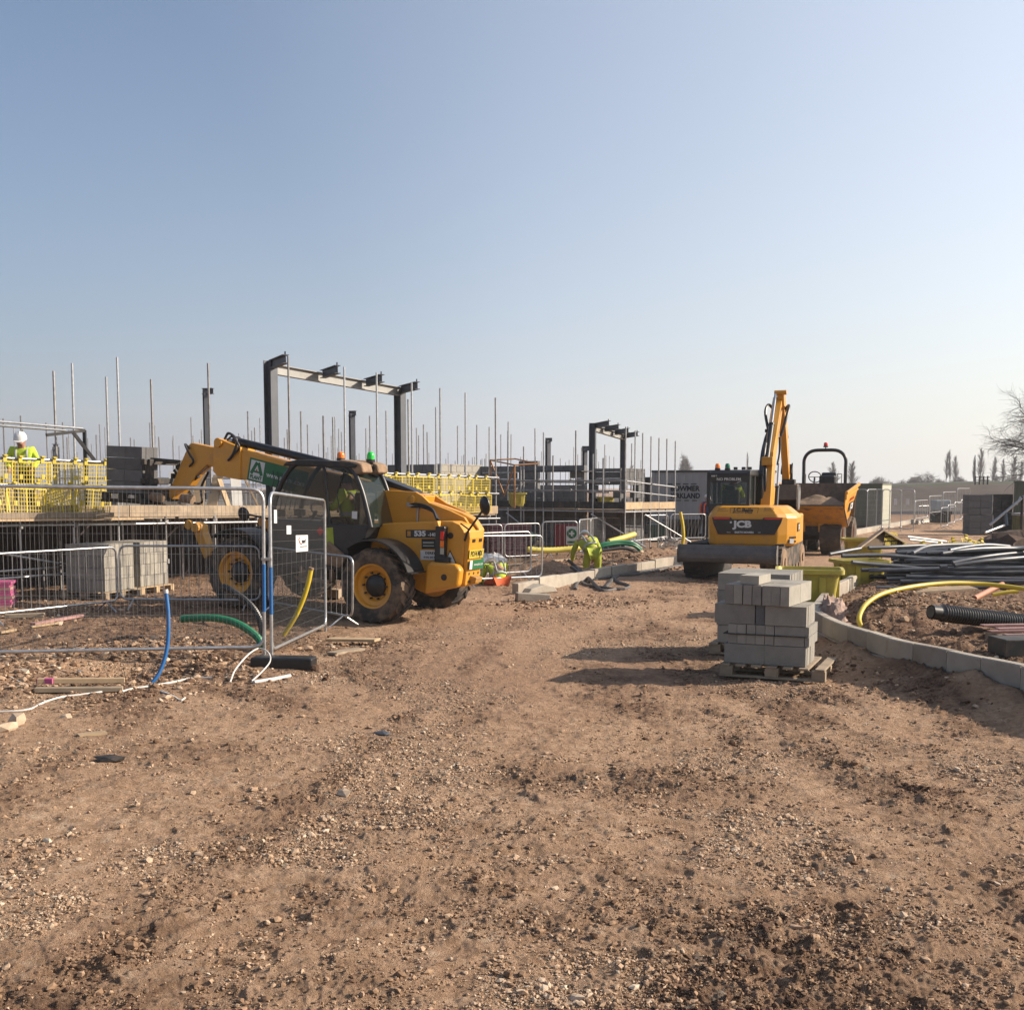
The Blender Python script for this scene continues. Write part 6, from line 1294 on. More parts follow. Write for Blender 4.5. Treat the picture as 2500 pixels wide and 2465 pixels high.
pack('flat topped grey block pack just behind the loosely piled stack', T(ce2.x, ce2.y, z2+.139) @ RZ(ang), 2, 9, 4, [BLOCK, BLOCK3])

# pipes standing out of the ground on the left
def pipe(label, pts, r, mat, cat='pipe', name='pipe', n=10, ribs=0, grp=None, tip=None):
    P = smoothpath(pts, 8); m = MB()
    if ribs:
        L = [0.]
        for i in range(1, len(P)): L.append(L[-1]+(P[i]-P[i-1]).length)
        k = int(L[-1]/ribs); Q = []; rr = []
        for i in range(k*2+1):
            s = L[-1]*i/(k*2); j = max(0, min(len(P)-2, int(np.searchsorted(L, s))-1)); f = (s-L[j])/max(1e-6, L[j+1]-L[j]); Q.append(P[j].lerp(P[j+1], min(1, f))); rr.append(r if i % 2 else r*.86)
        m.tube(Q, rr, n)
    else: m.tube(P, r, n)
    o = m.build(name, mat, smooth=60 if not ribs else 30); tag(o, label, cat, grp)
    if tip: MB().tube([P[0]-(P[1]-P[0])*.2, P[0], P[1]], r*1.12, n).build('pipe_tip', tip, o, smooth=60)
    return o
pipe('blue water pipe with a white tip bending out of the trench', [W(405, 1440, 11.75), W(411, 1505, 11.72), W(408, 1580, 11.68), W(390, 1640, 11.6), W(358, 1682, 11.5), W(350, 1695, 11.45)], .021, BLUEP, tip=WHITEP)
pipe('green corrugated duct arching over the rubble behind the mesh fence', [W(443, 1511, 14.3), W(480, 1508, 14.2), W(530, 1509, 14.1), W(575, 1520, 13.95), W(610, 1540, 13.8), W(632, 1560, 13.7), W(640, 1580, 13.6)], .050, GRNP, 'duct', 'duct', ribs=.028, grp=None)
pipe('black corrugated duct rising beside the fence posts', [W(545, 1432, 14.6), W(562, 1440, 14.5), W(595, 1462, 14.4), W(622, 1490, 14.3), W(638, 1525, 14.2), W(642, 1575, 14.1)], .048, BLKP, 'duct', 'duct', ribs=.03)
pipe('yellow gas pipe with a taped end leaning behind the fine mesh panel', [W(760, 1386, 14.5), W(752, 1425, 14.5), W(738, 1468, 14.5), W(718, 1510, 14.5), W(692, 1550, 14.5)], .032, GASY, tip=MUDM)
# timber and rubbish on the ground
def on_ground(px, py): return GP(px, py)
def lay(label, px1, py1, px2, py2, w, h, mat, cat='timber', name='timber', dz=.02, grp=None):
    a, b = on_ground(px1, py1), on_ground(px2, py2); up = Vector((0, 0, h/2+dz)); o = MB().bar(a+up, b+up, w, h).build(name, mat, bevel=.004); return tag(o, label, cat, grp)
lay('squared timber with a pink painted end lying before the trench', 92, 1682, 305, 1680, .07, .05, WOOD, dz=.06); lay('second squared timber under the pink ended one', 86, 1690, 300, 1688, .09, .045, WOODG, dz=.005)
o = MB().box((0, 0, 0), (.16, .072, .052)).build('painted_end', PINK, M=T(*(on_ground(112, 1682)+Vector((0, 0, .0851))))); tag(o, 'pink painted timber offcut at the left end of the pair', 'timber offcut')
lay('pale broken board lying right of the mesh fence', 802, 1572, 922, 1574, .20, .035, WOOD, dz=.05); lay('splintered board under the pale broken board', 810, 1600, 880, 1588, .17, .03, WOODG, dz=.01)
lay('plank lying behind the crowd barrier at the left', 14, 1512, 108, 1508, .14, .06, WOODG); lay('reddish plank slanting on the stones at the left', 80, 1530, 200, 1508, .10, .04, WOODP); lay('pale batten on the stones at the left', 75, 1536, 142, 1526, .05, .03, WOOD)
lay('pale batten at the left edge by the barrier foot', 0, 1550, 38, 1543, .05, .03, WOOD); lay('sawn log seen through the barrier by the rear wheel', 792, 1460, 832, 1462, .22, .16, WOODG)
def ribbon(label, pts, r, mat, cat, name):
    P = [on_ground(*p)+Vector((0, 0, .012+dz)) for (*p, dz) in [(q[0], q[1], q[2] if len(q) > 2 else 0) for q in pts]]; o = MB().tube(smoothpath(P, 6), r, 6).build(name, mat, smooth=60); return tag(o, label, cat)
ribbon('white cable trailing along the ground at the lower left', [(0, 1740), (40, 1738), (75, 1733), (110, 1716), (150, 1704), (205, 1697), (255, 1690)], .010, WHITEP, 'cable', 'cable'); ribbon('white tape crossing to the blue pipe foot', [(298, 1690), (330, 1682), (360, 1678), (420, 1668), (470, 1658), (525, 1657)], .012, WHITEP, 'tape', 'tape')
ribbon('short white strip curled on the dirt near the fence', [(392, 1690), (420, 1700), (440, 1712), (452, 1706)], .010, WHITEP, 'tape', 'tape'); ribbon('white strap loop over the rubber fence foot', [(562, 1668), (575, 1648, .05), (605, 1632, .14), (632, 1618, .16), (655, 1630, .17), (660, 1642, .12), (640, 1655, .06), (615, 1667, .01)], .009, WHITEP, 'strap', 'strap'); ribbon('crumpled white sheet at the fence foot', [(620, 1668), (660, 1662), (690, 1656), (708, 1652)], .024, WHITEP, 'plastic sheet', 'plastic_sheet'); ribbon('thin white cord by the timbers', [(25, 1655), (50, 1668), (75, 1677)], .008, WHITEP, 'cord', 'cord')
m = MB(); m.box((0, 0, .015), (.22, .10, .03)); o = m.build('timber_offcut', WOOD, M=T(*on_ground(225, 1797)) @ RZ(R(35))); tag(o, 'small pale offcut alone on the dirt at the lower left', 'timber offcut')
for i, (px, py, s, lab) in enumerate(((18, 1782, .14, 'squarish pale stone at the left edge of the foreground'), (45, 1765, .16, 'flat pale stone beside the white cable'), (840, 1942, .10, 'pale flat stone alone in the middle of the foreground'), (160, 1755, .13, 'pale flat slab of stone right of the white cable'))):
    p = on_ground(px, py); o = put('stone', stone_mesh('stone', np.array([0.]), np.array([0.]), np.array([s*.18]), np.array([s*.5]), np.array([.85])), M=T(*p)); tag(o, lab, 'stone')
m = MB(); v, f = ico(); m.add([(x*.12*RNG.uniform(.4, 1.3), y*.08*RNG.uniform(.4, 1.3), z*.03*RNG.uniform(.2, 1.6)+.015) for x, y, z in v], [tuple(t) for t in f]); o = m.build('black_rag', BLKM, M=T(*on_ground(265, 1858))); tag(o, 'crumpled black rag on the dirt at lower left', 'rag')
m = MB(); m.add([(x*.14*RNG.uniform(.3, 1.3), y*.07*RNG.uniform(.3, 1.3), z*.03*RNG.uniform(.2, 1.6)+.012) for x, y, z in v], [tuple(t) for t in f]); o = m.build('crushed_bottle', GREYP, M=T(*on_ground(935, 1792))); tag(o, 'crushed grey scrap lying in the road centre', 'scrap')
t = thing('board_stack', 'stack of pink edged boards cut off by the left edge', 'boards', M=T(*GP(-22, 1482)) @ RZ(R(14)))
for k in range(9): MB().box((RNG.normal(0, .012), 0, .03+.05*k), (.75, .5, .044)).build('board', PINK if k % 3 else WOODP, t)

# lit kerb on the left of the road
t = thing('kerb', 'line of pale concrete kerb blocks along the left side of the road', 'kerb')
ka, kb = Vector((LK0.x, LK0.y, 0)), Vector((LK1.x, LK1.y, 0)); kd = (kb-ka); kn = int(kd.length/.92); ku = kd.normalized(); kw = Vector((-ku.y, ku.x, 0))
for i in range(kn):
    c = ka+ku*(.92*(i+.5))+kw*.06; zt = .235+.02*math.sin(i*1.7)-(.03 if i == 0 else 0); m = MB().box((0, 0, -.06), (.905, .14, .50)); o = m.build('kerb_block', CONC if i % 3 else CONC2, t, bevel=.012, M=T(c.x+RNG.normal(0, .01), c.y, zt-.19) @ RZ(math.atan2(ku.y, ku.x)+RNG.normal(0, .006)))
o = MB().box((0, 0, .06), (.62, .22, .15)).build('loose_kerb_block', CONC2, bevel=.015, M=T(*GP(1300, 1466)) @ RZ(R(12)) @ RY(R(4))); tag(o, 'loose kerb block lying in front of the kerb end', 'kerb block')
o = MB().prism([(-.4, 0), (.4, 0), (.3, .12), (.05, .17), (-.3, .10)], -.2, .2).build('concrete_haunch', CONC, bevel=.02, M=T(*GP(1310, 1446)) @ RZ(R(40))); tag(o, 'rough concrete haunch at the near end of the kerb', 'concrete')
cb = [[(1386, 1390, .22), (1410, 1402, .14), (1440, 1422, .06), (1470, 1443), (1505, 1440), (1530, 1438), (1535, 1432), (1512, 1424), (1499, 1414), (1502, 1408), (1560, 1402), (1640, 1386), (1690, 1376)], [(1405, 1398, .12), (1425, 1408), (1450, 1412), (1500, 1408), (1560, 1404), (1620, 1390), (1685, 1374)], [(1420, 1422), (1432, 1430), (1470, 1436), (1500, 1440), (1525, 1440)], [(1478, 1436), (1490, 1424), (1500, 1412), (1540, 1400), (1600, 1388), (1690, 1372)], [(1395, 1396, .1), (1440, 1416), (1480, 1412), (1530, 1402), (1600, 1392), (1688, 1378)], [(1404, 1440), (1408, 1426), (1422, 1418), (1440, 1424)]]
cl = ['black cable looping widest on the road beside the kerb', 'black cable running straight along the kerb foot', 'short black cable curl nearest the camera by the kerb', 'black cable rising from the loop towards the excavator', 'dusty cable between the others along the kerb', 'cable end bent up left of the loop']
for p, l in zip(cb, cl): o = ribbon(l, p, .042, CABLE, 'cable', 'cable'); o['group'] = 'cables lying along the kerb'
pipe('pale yellow ribbed duct lying behind the crowd barriers', [W(1288, 1341, 29.5), W(1320, 1343, 29.6), W(1365, 1342, 29.8), W(1412, 1337, 30.0), W(1436, 1330, 30.4)], .085, DUCTY, 'duct', 'duct', ribs=.10)
pipe('straight pale yellow pipe end slanting up right of the bending worker', [W(1486, 1322, 33), W(1516, 1314, 33.3), W(1549, 1304, 33.8)], .085, DUCTY, 'pipe', 'pipe')
for i, (dy, r, l) in enumerate(((0, .05, 'upper green pipe arching over the spoil right of the bending worker'), (5, .05, 'lower green pipe arching over the spoil right of the bending worker'))): pipe(l, [W(1455, 1334+dy, 31.2), W(1480, 1326+dy, 31.3), W(1515, 1322+dy, 31.5), W(1545, 1326+dy, 31.6), W(1562, 1338+dy, 31.7), W(1571, 1356+dy, 31.8)], r, GRNP)
pipe('black pipe curving under the green pipes', [W(1440, 1346, 31.0), W(1480, 1342, 31.2), W(1520, 1338, 31.4), W(1550, 1345, 31.5), W(1570, 1358, 31.5)], .05, BLKP)
pipe('tall bent yellow pipe standing left of the excavator blade', [W(1661, 1250, 33), W(1667, 1285, 33), W(1668, 1318, 33), W(1658, 1345, 33), W(1636, 1368, 33)], .05, GASY)
p = W(1388, 1320, 33.6); t = thing('safety_board', 'red safety board with a green and white symbol behind the barriers', 'sign', M=T(p.x, p.y, .05) @ RZ(R(-8)))
MB().box((-.10, 0, .50), (.66, .03, .80)).build('board', REDD, t); wp = MB().box((.10, -.022, .56), (.34, .01, .56)).build('white_panel', WHITE, t); MB().lathe([(.15, 0), (.15, .006), (0, .007)], 20, T(.10, -.03, .62) @ RX(math.pi/2)).build('green_disc', GREENB, wp); MB().box((.10, -.040, .62), (.05, .004, .16)).box((.10, -.0405, .62), (.16, .004, .05)).build('white_cross', WHITE, wp); MB().box((.10, -.030, .36), (.26, .004, .07)).build('green_strip', GREENB, wp)
for x in (-.35, .15): MB().box((x, .04, .1), (.05, .05, .7)).build('post', WOODG, t)
p = G(1268, 1352); t = thing('wheelbarrow', 'dark green wheelbarrow with a yellow bag behind the barriers', 'wheelbarrow', (p.x, p.y, gz(p.x, p.y)), R(15))
m = MB(); m.loft([[(-.28, -.22, .30), (.30, -.22, .30), (.30, .22, .30), (-.28, .22, .30)], [(-.45, -.33, .62), (.50, -.33, .62), (.50, .33, .62), (-.45, .33, .62)]]); m.build('tray', pmat('green_paint', (.03, .10, .04), .5, var=.2, dirt=MUD, dirt_amt=.3), t, bevel=.02)
m = MB(); [m.tube([(.55, y*.3, .2), (-.2, y, .26), (-.85, y, .55)], .018, 6) for y in (-.26, .26)]; [m.tube([(-.3, y, .3), (-.35, y, 0)], .016, 6) for y in (-.24, .24)]; m.build('handles', BLK, t, smooth=50); MB().lathe([(.19, -.04), (.2, 0), (.19, .04), (.08, .04), (.08, -.04)], 18, T(.62, 0, .2) @ RX(math.pi/2), closed=True).build('wheel', RUB, t, smooth=40); MB().box((0, 0, .66), (.36, .3, .16)).build('bag', DUCTY, t, bevel=.05, seg=3)
p = G(1604, 1322); t = thing('generator', 'dark green generator with a frame among the barriers left of the excavator', 'generator', (p.x, p.y, 0), R(10)); MB().box((0, 0, .38), (.62, .5, .6)).build('casing', pmat('dark_green_paint', (.012, .05, .035), .4), t, bevel=.04); m = MB(); [m.tube(polyline_round([(-.36, y, .04), (-.36, y, .74), (.36, y, .74), (.36, y, .04)], .06, 3), .018, 6, closed=True) for y in (-.27, .27)]; m.build('tube_frame', BLK, t)
p = G(1667, 1318); t = thing('rack', 'rack of dark slanted trays behind the tall yellow pipe', 'rack', (p.x, p.y+.5, 0), R(6))
for k in range(11): MB().box((-.75+.145*k, 0, .45), (.07, .5, .72), rot=RY(R(14))).build('tray', BLKM, t)
MB().box((0, 0, .05), (1.8, .6, .08)).build('base', BLKM, t)
# plastic mortar tubs
def tub(label, loc, rz, s=1.0, tilt=0.0, mat=TUBY):
    t = thing('mortar_tub', label, 'plastic tub', M=T(*loc) @ RZ(rz) @ RX(tilt) @ Matrix.Scale(s, 4), group='yellow plastic tubs'); m = MB()
    def sq(h, z, r=.10): return [(x, y, z) for x, y, _ in [tuple(p) for p in polyline_round([(-h, -h*.8, 0), (h, -h*.8, 0), (h, h*.8, 0), (-h, h*.8, 0)], r, 3)]]
    m.loft([sq(.36, .06), sq(.46, .74), sq(.54, .75), sq(.54, .82), sq(.49, .82), sq(.45, .70), sq(.36, .12)]); m.build('shell', mat, t, smooth=40)
    [MB().box((x, y, .03), (.16, .14, .07)).build('foot', mat, t) for x in (-.22, .22) for y in (-.18, .18)]; [MB().box((x*.45, 0, .45), (.05, .12, .55)).build('rib', mat, t) for x in (-1, 1)]; [MB().box((x, -.36, .45), (.10, .05, .5)).build('rib', mat, t) for x in (-.2, .2)]
    MB().add([(x*.97, y*.97, z) for x, y, z in sq(.44, .60)], [tuple(range(16))]).build('mortar', MUDM, t)
    return t
pb = W(1262, 1236, 36.2); tub('yellow mortar tub on the deck in front of the long dark wall', (pb.x, pb.y, 1.44), .2, .55); pb = W(1478, 1235, 38.2); tub('small yellow tub inside the window opening of the block gable', (pb.x, pb.y, 1.30), .2, .55)
p = G(1965, 1452); tub('yellow tub right behind the block packs on the road', (W(1976, 1400, 17.6).x, 17.6, -.03), R(-14), .98); p = G(2085, 1420); tub('muddy yellow tub under the left end of the duct heap', (W(2098, 1380, 20.9).x, 20.9, -.02), R(8), .88); tub('yellow tub farthest back beside the dumper wheel', (W(2108, 1330, 27.6).x, 27.6, .02), R(-6), .95)

# clutter behind the barriers
t = thing('brick_pack', 'pack of dark purple bricks under the right end of the long scaffold', 'brick pack', M=T(*w2(1238, 31.2), 0) @ RZ(R(14)), group='packs of concrete blocks')
PB = pmat('purple_brick', (.13, .055, .075), .9, var=.35, scale=9)
for k in range(12): MB().box((RNG.normal(0, .01), RNG.normal(0, .01), .14+.078*k), (1.15, .9, .070)).build('brick_layer', PB, t)
MB().box((0, 0, .05), (1.1, .9, .09)).build('pallet', WOODG, t)
for i, (px, d, r, l) in enumerate(((1186, 27.5, .30, 'left white rubble bag behind the crowd barriers'), (1206, 28.1, .34, 'right white rubble bag behind the crowd barriers'))):
    x, y = w2(px, d); m = MB(); m.lathe([(.05, 0), (r*.9, .02), (r*1.05, .22), (r*.8, .30), (r*.35, .38), (0, .40)], 14); m.v = [(a*RNG.uniform(.88, 1.1), b*RNG.uniform(.88, 1.1), c*RNG.uniform(.92, 1.08)) for a, b, c in m.v]; o = m.build('rubble_bag', WHITEP, smooth=60, M=T(x, y, gz(x, y))); tag(o, l, 'bag', 'white rubble bags')
x, y = w2(1633, 36); m = MB()
for k in range(9): a0 = k*.7; m.tube([(.32*math.cos(a)+.06*math.sin(k), .30*math.sin(a)+.05*math.cos(k*2), .12+.14*math.sin(a*1.0+a0)+.03*k*.5) for a in np.linspace(0, 2*np.pi, 22)[:-1]], .010, 5, closed=True)
o = m.build('wire_coil', GALVD, M=T(x, y, .08)); tag(o, 'tangled coil of wire right of the generator', 'wire coil')
lay('scaffold plank lying on the spoil by the green pipes', 1480, 1352, 1560, 1346, .22, .04, WOODG, dz=.12); lay('short timber lying behind the front crowd barriers', 1350, 1376, 1395, 1372, .12, .08, WOODG, dz=.03); lay('grey plank lying at the foot of the crowd barriers', 1235, 1386, 1290, 1380, .2, .04, WOODG, dz=.03)
# ------------------------------------------------------------------ the kerbed island on the right
t = thing('kerb_wall', 'curved low wall of concrete kerb blocks round the soil island on the right', 'kerb')
KL = [0.]
for i in range(1, len(KERB_POLY)): KL.append(KL[-1]+(KERB_POLY[i]-KERB_POLY[i-1]).length)
def kerb_at(s):
    j = max(0, min(len(KERB_POLY)-2, int(np.searchsorted(KL, s))-1)); f = (s-KL[j])/max(1e-6, KL[j+1]-KL[j]); p = KERB_POLY[j].lerp(KERB_POLY[j+1], f); d = (KERB_POLY[j+1]-KERB_POLY[j]).normalized(); return p, d
for crs, (z0, z1, off) in enumerate(((.205, KZ, 0.), (-.05, .198, .3))):
    s = -.2+off*.6
    while s < KL[-1]-.3:
        e = min(s+.50, KL[-1]); ss = np.linspace(max(s, 0)+.004, e-.004, 4); rings = []
        for q in ss:
            p, d = kerb_at(q); n = Vector((d.y, -d.x, 0))   # island lies on this side
            o_ = .0 if crs == 0 else -.012; rings.append([(p+n*w+Vector((0, 0, z))) for w, z in ((o_, z0), (o_, z1-.012), (o_+.012, z1), (.105, z1), (.115, z1-.01), (.115, z0))])
        dj = RNG.normal(0, .004); rings = [[tuple(v+Vector((0, 0, dj))) for v in r] for r in rings]
        if e > .05: MB().loft(rings).build('kerb_block', [CONC, CONC2][int(RNG.random() < .45)], t)
        s = e
# check which side the island is on and lumpy haunching inside the nose
HA = pmat('pink_haunch_concrete', (.40, .28, .225), .95, var=.2, scale=5, bump=.9, bscale=22, dirt=MUD, dirt_amt=.2)
def lump(name, label, cat, pts, hts, wid, mat, seed=0):
    """a lumpy ridge along points, real thickness"""
    P = smoothpath([(p[0], p[1], 0) for p in pts], 8); n = len(P); rings = []; rr = np.random.default_rng(seed)
    for i, p in enumerate(P):
        f = i/(n-1); h = np.interp(f, np.linspace(0, 1, len(hts)), hts); w = np.interp(f, np.linspace(0, 1, len(wid)), wid); d = (P[min(i+1, n-1)]-P[max(i-1, 0)]).normalized(); nn = Vector((-d.y, d.x, 0)); zb = gz(p.x, p.y)-.06; rg = []
        for k in range(13):
            a = math.pi*k/12; j = 1+.16*rr.normal(); rg.append(tuple(p+nn*math.cos(a)*w*j+Vector((0, 0, zb+math.sin(a)*(h+.06)*j))))
        rings.append(rg)
    o = MB().loft(rings).build(name, mat, smooth=50); return tag(o, label, cat)
HS0 = KL[int(np.argmin([(q.x-W(2052, 1523, 13.9).x)**2+(q.y-13.9)**2 for q in KERB_POLY]))]
hp = [kerb_at(s)[0]+Vector((kerb_at(s)[1].y, -kerb_at(s)[1].x, 0))*.26 for s in (HS0, HS0+.5, HS0+1.1, HS0+1.9, HS0+2.9)]
lump('concrete_haunch', 'pinkish rough concrete haunch heaped inside the island nose', 'concrete', hp, [.05, .20, .24, .22, .10], [.12, .18, .2, .18, .14], HA, 3)
o = MB().box((0, 0, .1), (.10, .24, .22)).build('loose_block', BLOCKD, M=T(*(GP(2084, 1450))) @ RX(R(12)) @ RZ(R(30))); tag(o, 'grey block offcut leaning on the pink haunch', 'block')
# heap of ducts
ng = 0
dl = ['lying top left of the duct heap', 'lying low at the front of the duct heap', 'lying in the middle of the duct heap', 'lying towards the back of the duct heap', 'lying on top of the duct heap at the right']
# seen one by one as long dark pipes; they share a group and differ by where they lie
def duct(i, P, r, mat, lab):
    o = MB().tube(smoothpath(P, 6), r, 8).build('duct', mat, smooth=60); tag(o, lab, 'duct', 'ducts in the heap'); return o
rg = np.random.default_rng(5); k = 0
for layer in range(7):
    for c in range(9):
        y = 19.6+.29*c+rg.normal(0, .05)+layer*.06; z = .30+layer*.088+rg.normal(0, .012); xl = W(2125, 1400, y).x+abs(rg.normal(0, .45))+.06*layer-(.5 if rg.random() < .12 else 0); L = 5.6+rg.normal(0, .3); a = rg.normal(0, .055); sag = rg.normal(0, .05); r = .036 if rg.random() < .75 else .046
        row = ('bottom', 'second', 'third', 'fourth', 'fifth', 'sixth', 'top')[layer]; pos = ('front', 'front but one', 'third from the front', 'fourth from the front', 'middle', 'fourth from the back', 'third from the back', 'back but one', 'back')[c]
        lab = 'dark grey duct in the heap, %s layer, %s' % (row, pos)
        if layer > 3 and c in (0,): continue
        P = [(xl, y, z), (xl+L*.33, y+a*L*.33, z+sag*.6+.02), (xl+L*.66, y+a*L*.66, z+sag+.02), (xl+L, y+a*L, z)]
        duct(k, P, r, GREYP if rg.random() < .8 else BLKP, lab); k += 1
spec = [([(2025, 1353, 19.8), (2060, 1346, 20.0), (2100, 1339, 20.3)], 'pale lit duct poking out far left of the heap'), ([(2228, 1350, 20.3), (2262, 1334, 20.8), (2310, 1330, 21.2), (2372, 1328, 21.8)], 'bent pale duct arching over the middle of the heap'), ([(2318, 1343, 20.6), (2360, 1335, 20.9), (2410, 1330, 21.2), (2464, 1334, 21.6)], 'bent pale duct second from the right on the heap top'), ([(2300, 1351, 20.2), (2370, 1341, 20.5), (2440, 1338, 20.9), (2520, 1340, 21.4)], 'long pale duct curving over the right of the heap'), ([(2325, 1374, 19.7), (2390, 1361, 19.9), (2450, 1353, 20.2), (2530, 1345, 20.6)], 'pale duct sloping up to the right edge over the heap'), ([(2330, 1380, 19.6), (2400, 1370, 19.7), (2460, 1364, 19.9), (2530, 1358, 20.3)], 'pale duct just under the sloping one at the right edge'), ([(2295, 1384, 19.6), (2312, 1382, 19.6)], 'short duct end catching light at the heap front'), ([(2055, 1357, 19.9), (2150, 1355, 20.1), (2260, 1364, 20.2), (2330, 1374, 20.2)], 'long dark duct sliding out left over the yellow tub'), ([(2080, 1372, 19.7), (2120, 1376, 19.8), (2200, 1383, 19.9), (2330, 1398, 19.9)], 'dark duct with its end hanging left of the heap'), ([(2120, 1337, 21.0), (2180, 1335, 21.2), (2260, 1331, 21.6)], 'straight duct along the back top of the heap')]
for P, l in spec: duct(k, [W(*p) for p in P], .037, GREYP, l)
pipe('thick yellow gas pipe making a big hoop out of the island soil', [W(2112, 1548, 13.55), W(2103, 1530, 13.6), W(2097, 1512, 13.7), W(2103, 1491, 13.85), W(2118, 1471, 14.05), W(2150, 1451, 14.3), W(2196, 1438, 14.6), W(2256, 1428, 14.9), W(2324, 1423, 15.1), W(2390, 1425, 15.2), W(2455, 1431, 15.1), W(2530, 1442, 14.9)], .031, GASY)
pipe('short yellow pipe behind the clay pipe', [W(2424, 1452, 16.9), W(2455, 1446, 16.9), W(2486, 1443, 16.9)], .030, GASY)
a, b = GP(2272, 1512)+Vector((0, 0, .09)), GP(2540, 1545)+Vector((0, 0, .10)); P = [a.lerp(b, i/8) for i in range(9)]
m = MB(); Q = []; rr = []
for i in range(91):
    q = a.lerp(b, i/90); Q.append(q); rr.append(.083 if i < 8 else (.104 if i % 2 else .095))
o = m.tube(Q, rr, 16, caps=False).tube([a.lerp(b, -.001), a.lerp(b, .05)], .07, 14).build('drain_pipe', BLKP, smooth=35); tag(o, 'large black ribbed drain pipe lying in the island', 'pipe')
a, b = GP(2378, 1470)+Vector((0, 0, .06)), GP(2448, 1438)+Vector((0, 0, .10)); d = (b-a).normalized(); o = MB().tube([a, b], .043, 14, caps=False).tube([a+d*.03, a+d*.05], .040, 14).build('clay_pipe', CLAY, smooth=50); tag(o, 'orange clay drain pipe pointing at the camera in the island', 'pipe')
for i in range(6):
    a, b = W(2232+6*i, 1446-2.2*i, 17.0+.05*i), W(2385-4*i, 1437-1.2*i, 17.4+.1*i); o = MB().bar(a, b, .045, .022).build('lath', WOOD if i % 2 else WOODG); tag(o, ('nearest','second nearest','third nearest','third farthest','second farthest','farthest')[i]+' of the thin timber laths under the yellow hoop', 'lath', 'laths under the yellow hoop')
t = thing('pallet', 'reddish broken pallet half out of the right edge', 'pallet', M=T(*(GP(2500, 1566)+Vector((0, 0, .11)))) @ RZ(R(8)), group='wooden pallets')
for i in range(4): MB().box((0, -.22+.15*i, .05*(i % 2)), (.75, .09, .022)).build('top_board', WOODP, t)
for x in (-.28, 0, .28): MB().box((x, 0, -.06), (.08, .5, .07)).build('bearer', WOODG, t)
o = MB().box((0, 0, .1), (.6, .35, .18)).build('black_crate', BLKM, bevel=.01, M=T(*GP(2500, 1600)) @ RZ(R(5))); tag(o, 'black crate at the right edge in the island', 'crate')
o = MB().bar(W(2440, 1616, 11.55), W(2540, 1622, 11.2), .05, .05).build('yellow_batten', TUBY); tag(o, 'yellow batten behind the kerb at the right edge', 'batten')
lump('soil_heap', 'dark soil heap with roots at the far side of the island', 'soil heap', [W(2350, 1335, 27)[:2], W(2430, 1335, 27.5)[:2], W(2600, 1335, 28.5)[:2]], [.15, .55, .8], [.6, 1.1, 1.2], pmat('dark_topsoil', (.085, .052, .038), .95, var=.3, scale=5, bump=1.0, bscale=14), 9)
# tented board with yellow print, yellow netting beside it
a, b, c = W(2098, 1337, 24.5), W(2158, 1292, 25.2), W(2224, 1330, 25.6); t = thing('tented_board', 'brown folded board standing like a tent with yellow print', 'board')
dd = Vector((.25, .9, 0)); m = MB()
for p, q in ((a, b), (b, c)): m.loft([[tuple(p), tuple(q), tuple(q+dd), tuple(p+dd)], [tuple(p-Vector((0, 0, .04))), tuple(q-Vector((0, 0, .04))), tuple(q+dd-Vector((0, 0, .04))), tuple(p+dd-Vector((0, 0, .04)))]])
m.build('board', WOODG, t); bk = MB(); bk.add([tuple(a+dd*.3), tuple(c+dd*.3), tuple(b+dd*.3)], [(0, 1, 2)]); bk.add([tuple(a+dd*.34), tuple(c+dd*.34), tuple(b+dd*.34)], [(0, 2, 1)]); bp = bk.build('end_board', pmat('brown_board', (.13, .085, .05), .9, var=.2), t)
fr_ = frame(a.lerp(c, .58)+dd*.28+Vector((0, 0, .16)), (c-a), (0, 0, 1))
for i, (s, y) in enumerate((('MATERIAL', .10), ('HANDLING', -.01), ('KEEP DRY', -.12))): text_part('lettering', s, .10, PYEL, t, fr_ @ T(.06, y, .01), bold=.004)
ll = ['yellow mesh guard thrown flat left in the heap beside the tented board', 'yellow mesh guard lying in the middle of the heap beside the tented board', 'yellow mesh guard tilted on the heap beside the tented board', 'yellow mesh guard lying at the right end of the heap beside the tented board', 'yellow mesh guard sticking up right of the tented board']
for i, (px, py, d) in enumerate(((2235, 1328, 25.5), (2275, 1330, 26), (2310, 1326, 26.5), (2350, 1322, 27), (2380, 1318, 27.3))):
    p = W(px, py, d); o = put('brick_guard', GM, None, M=T(p.x, p.y, p.z) @ RZ(R(-14+9*i)) @ RX(R(-78+8*i)) @ RY(R(7*i-12))); tag(o, ll[i], 'mesh guard', 'yellow brick guards on the scaffold')
for i, (x0, y0, d0, x1, y1, d1, l) in enumerate(((2215, 1310, 26, 2310, 1322, 26.5, 'pale pole lying across the yellow netting'), (2220, 1317, 25.7, 2300, 1326, 26.2, 'second pale pole lying across the yellow netting'))): o = MB().tube([W(x0, y0, d0), W(x1, y1, d1)], .03, 6).build('pole', WHITEP, smooth=50); tag(o, l, 'pole')
p = W(1958, 1402, 14.6)
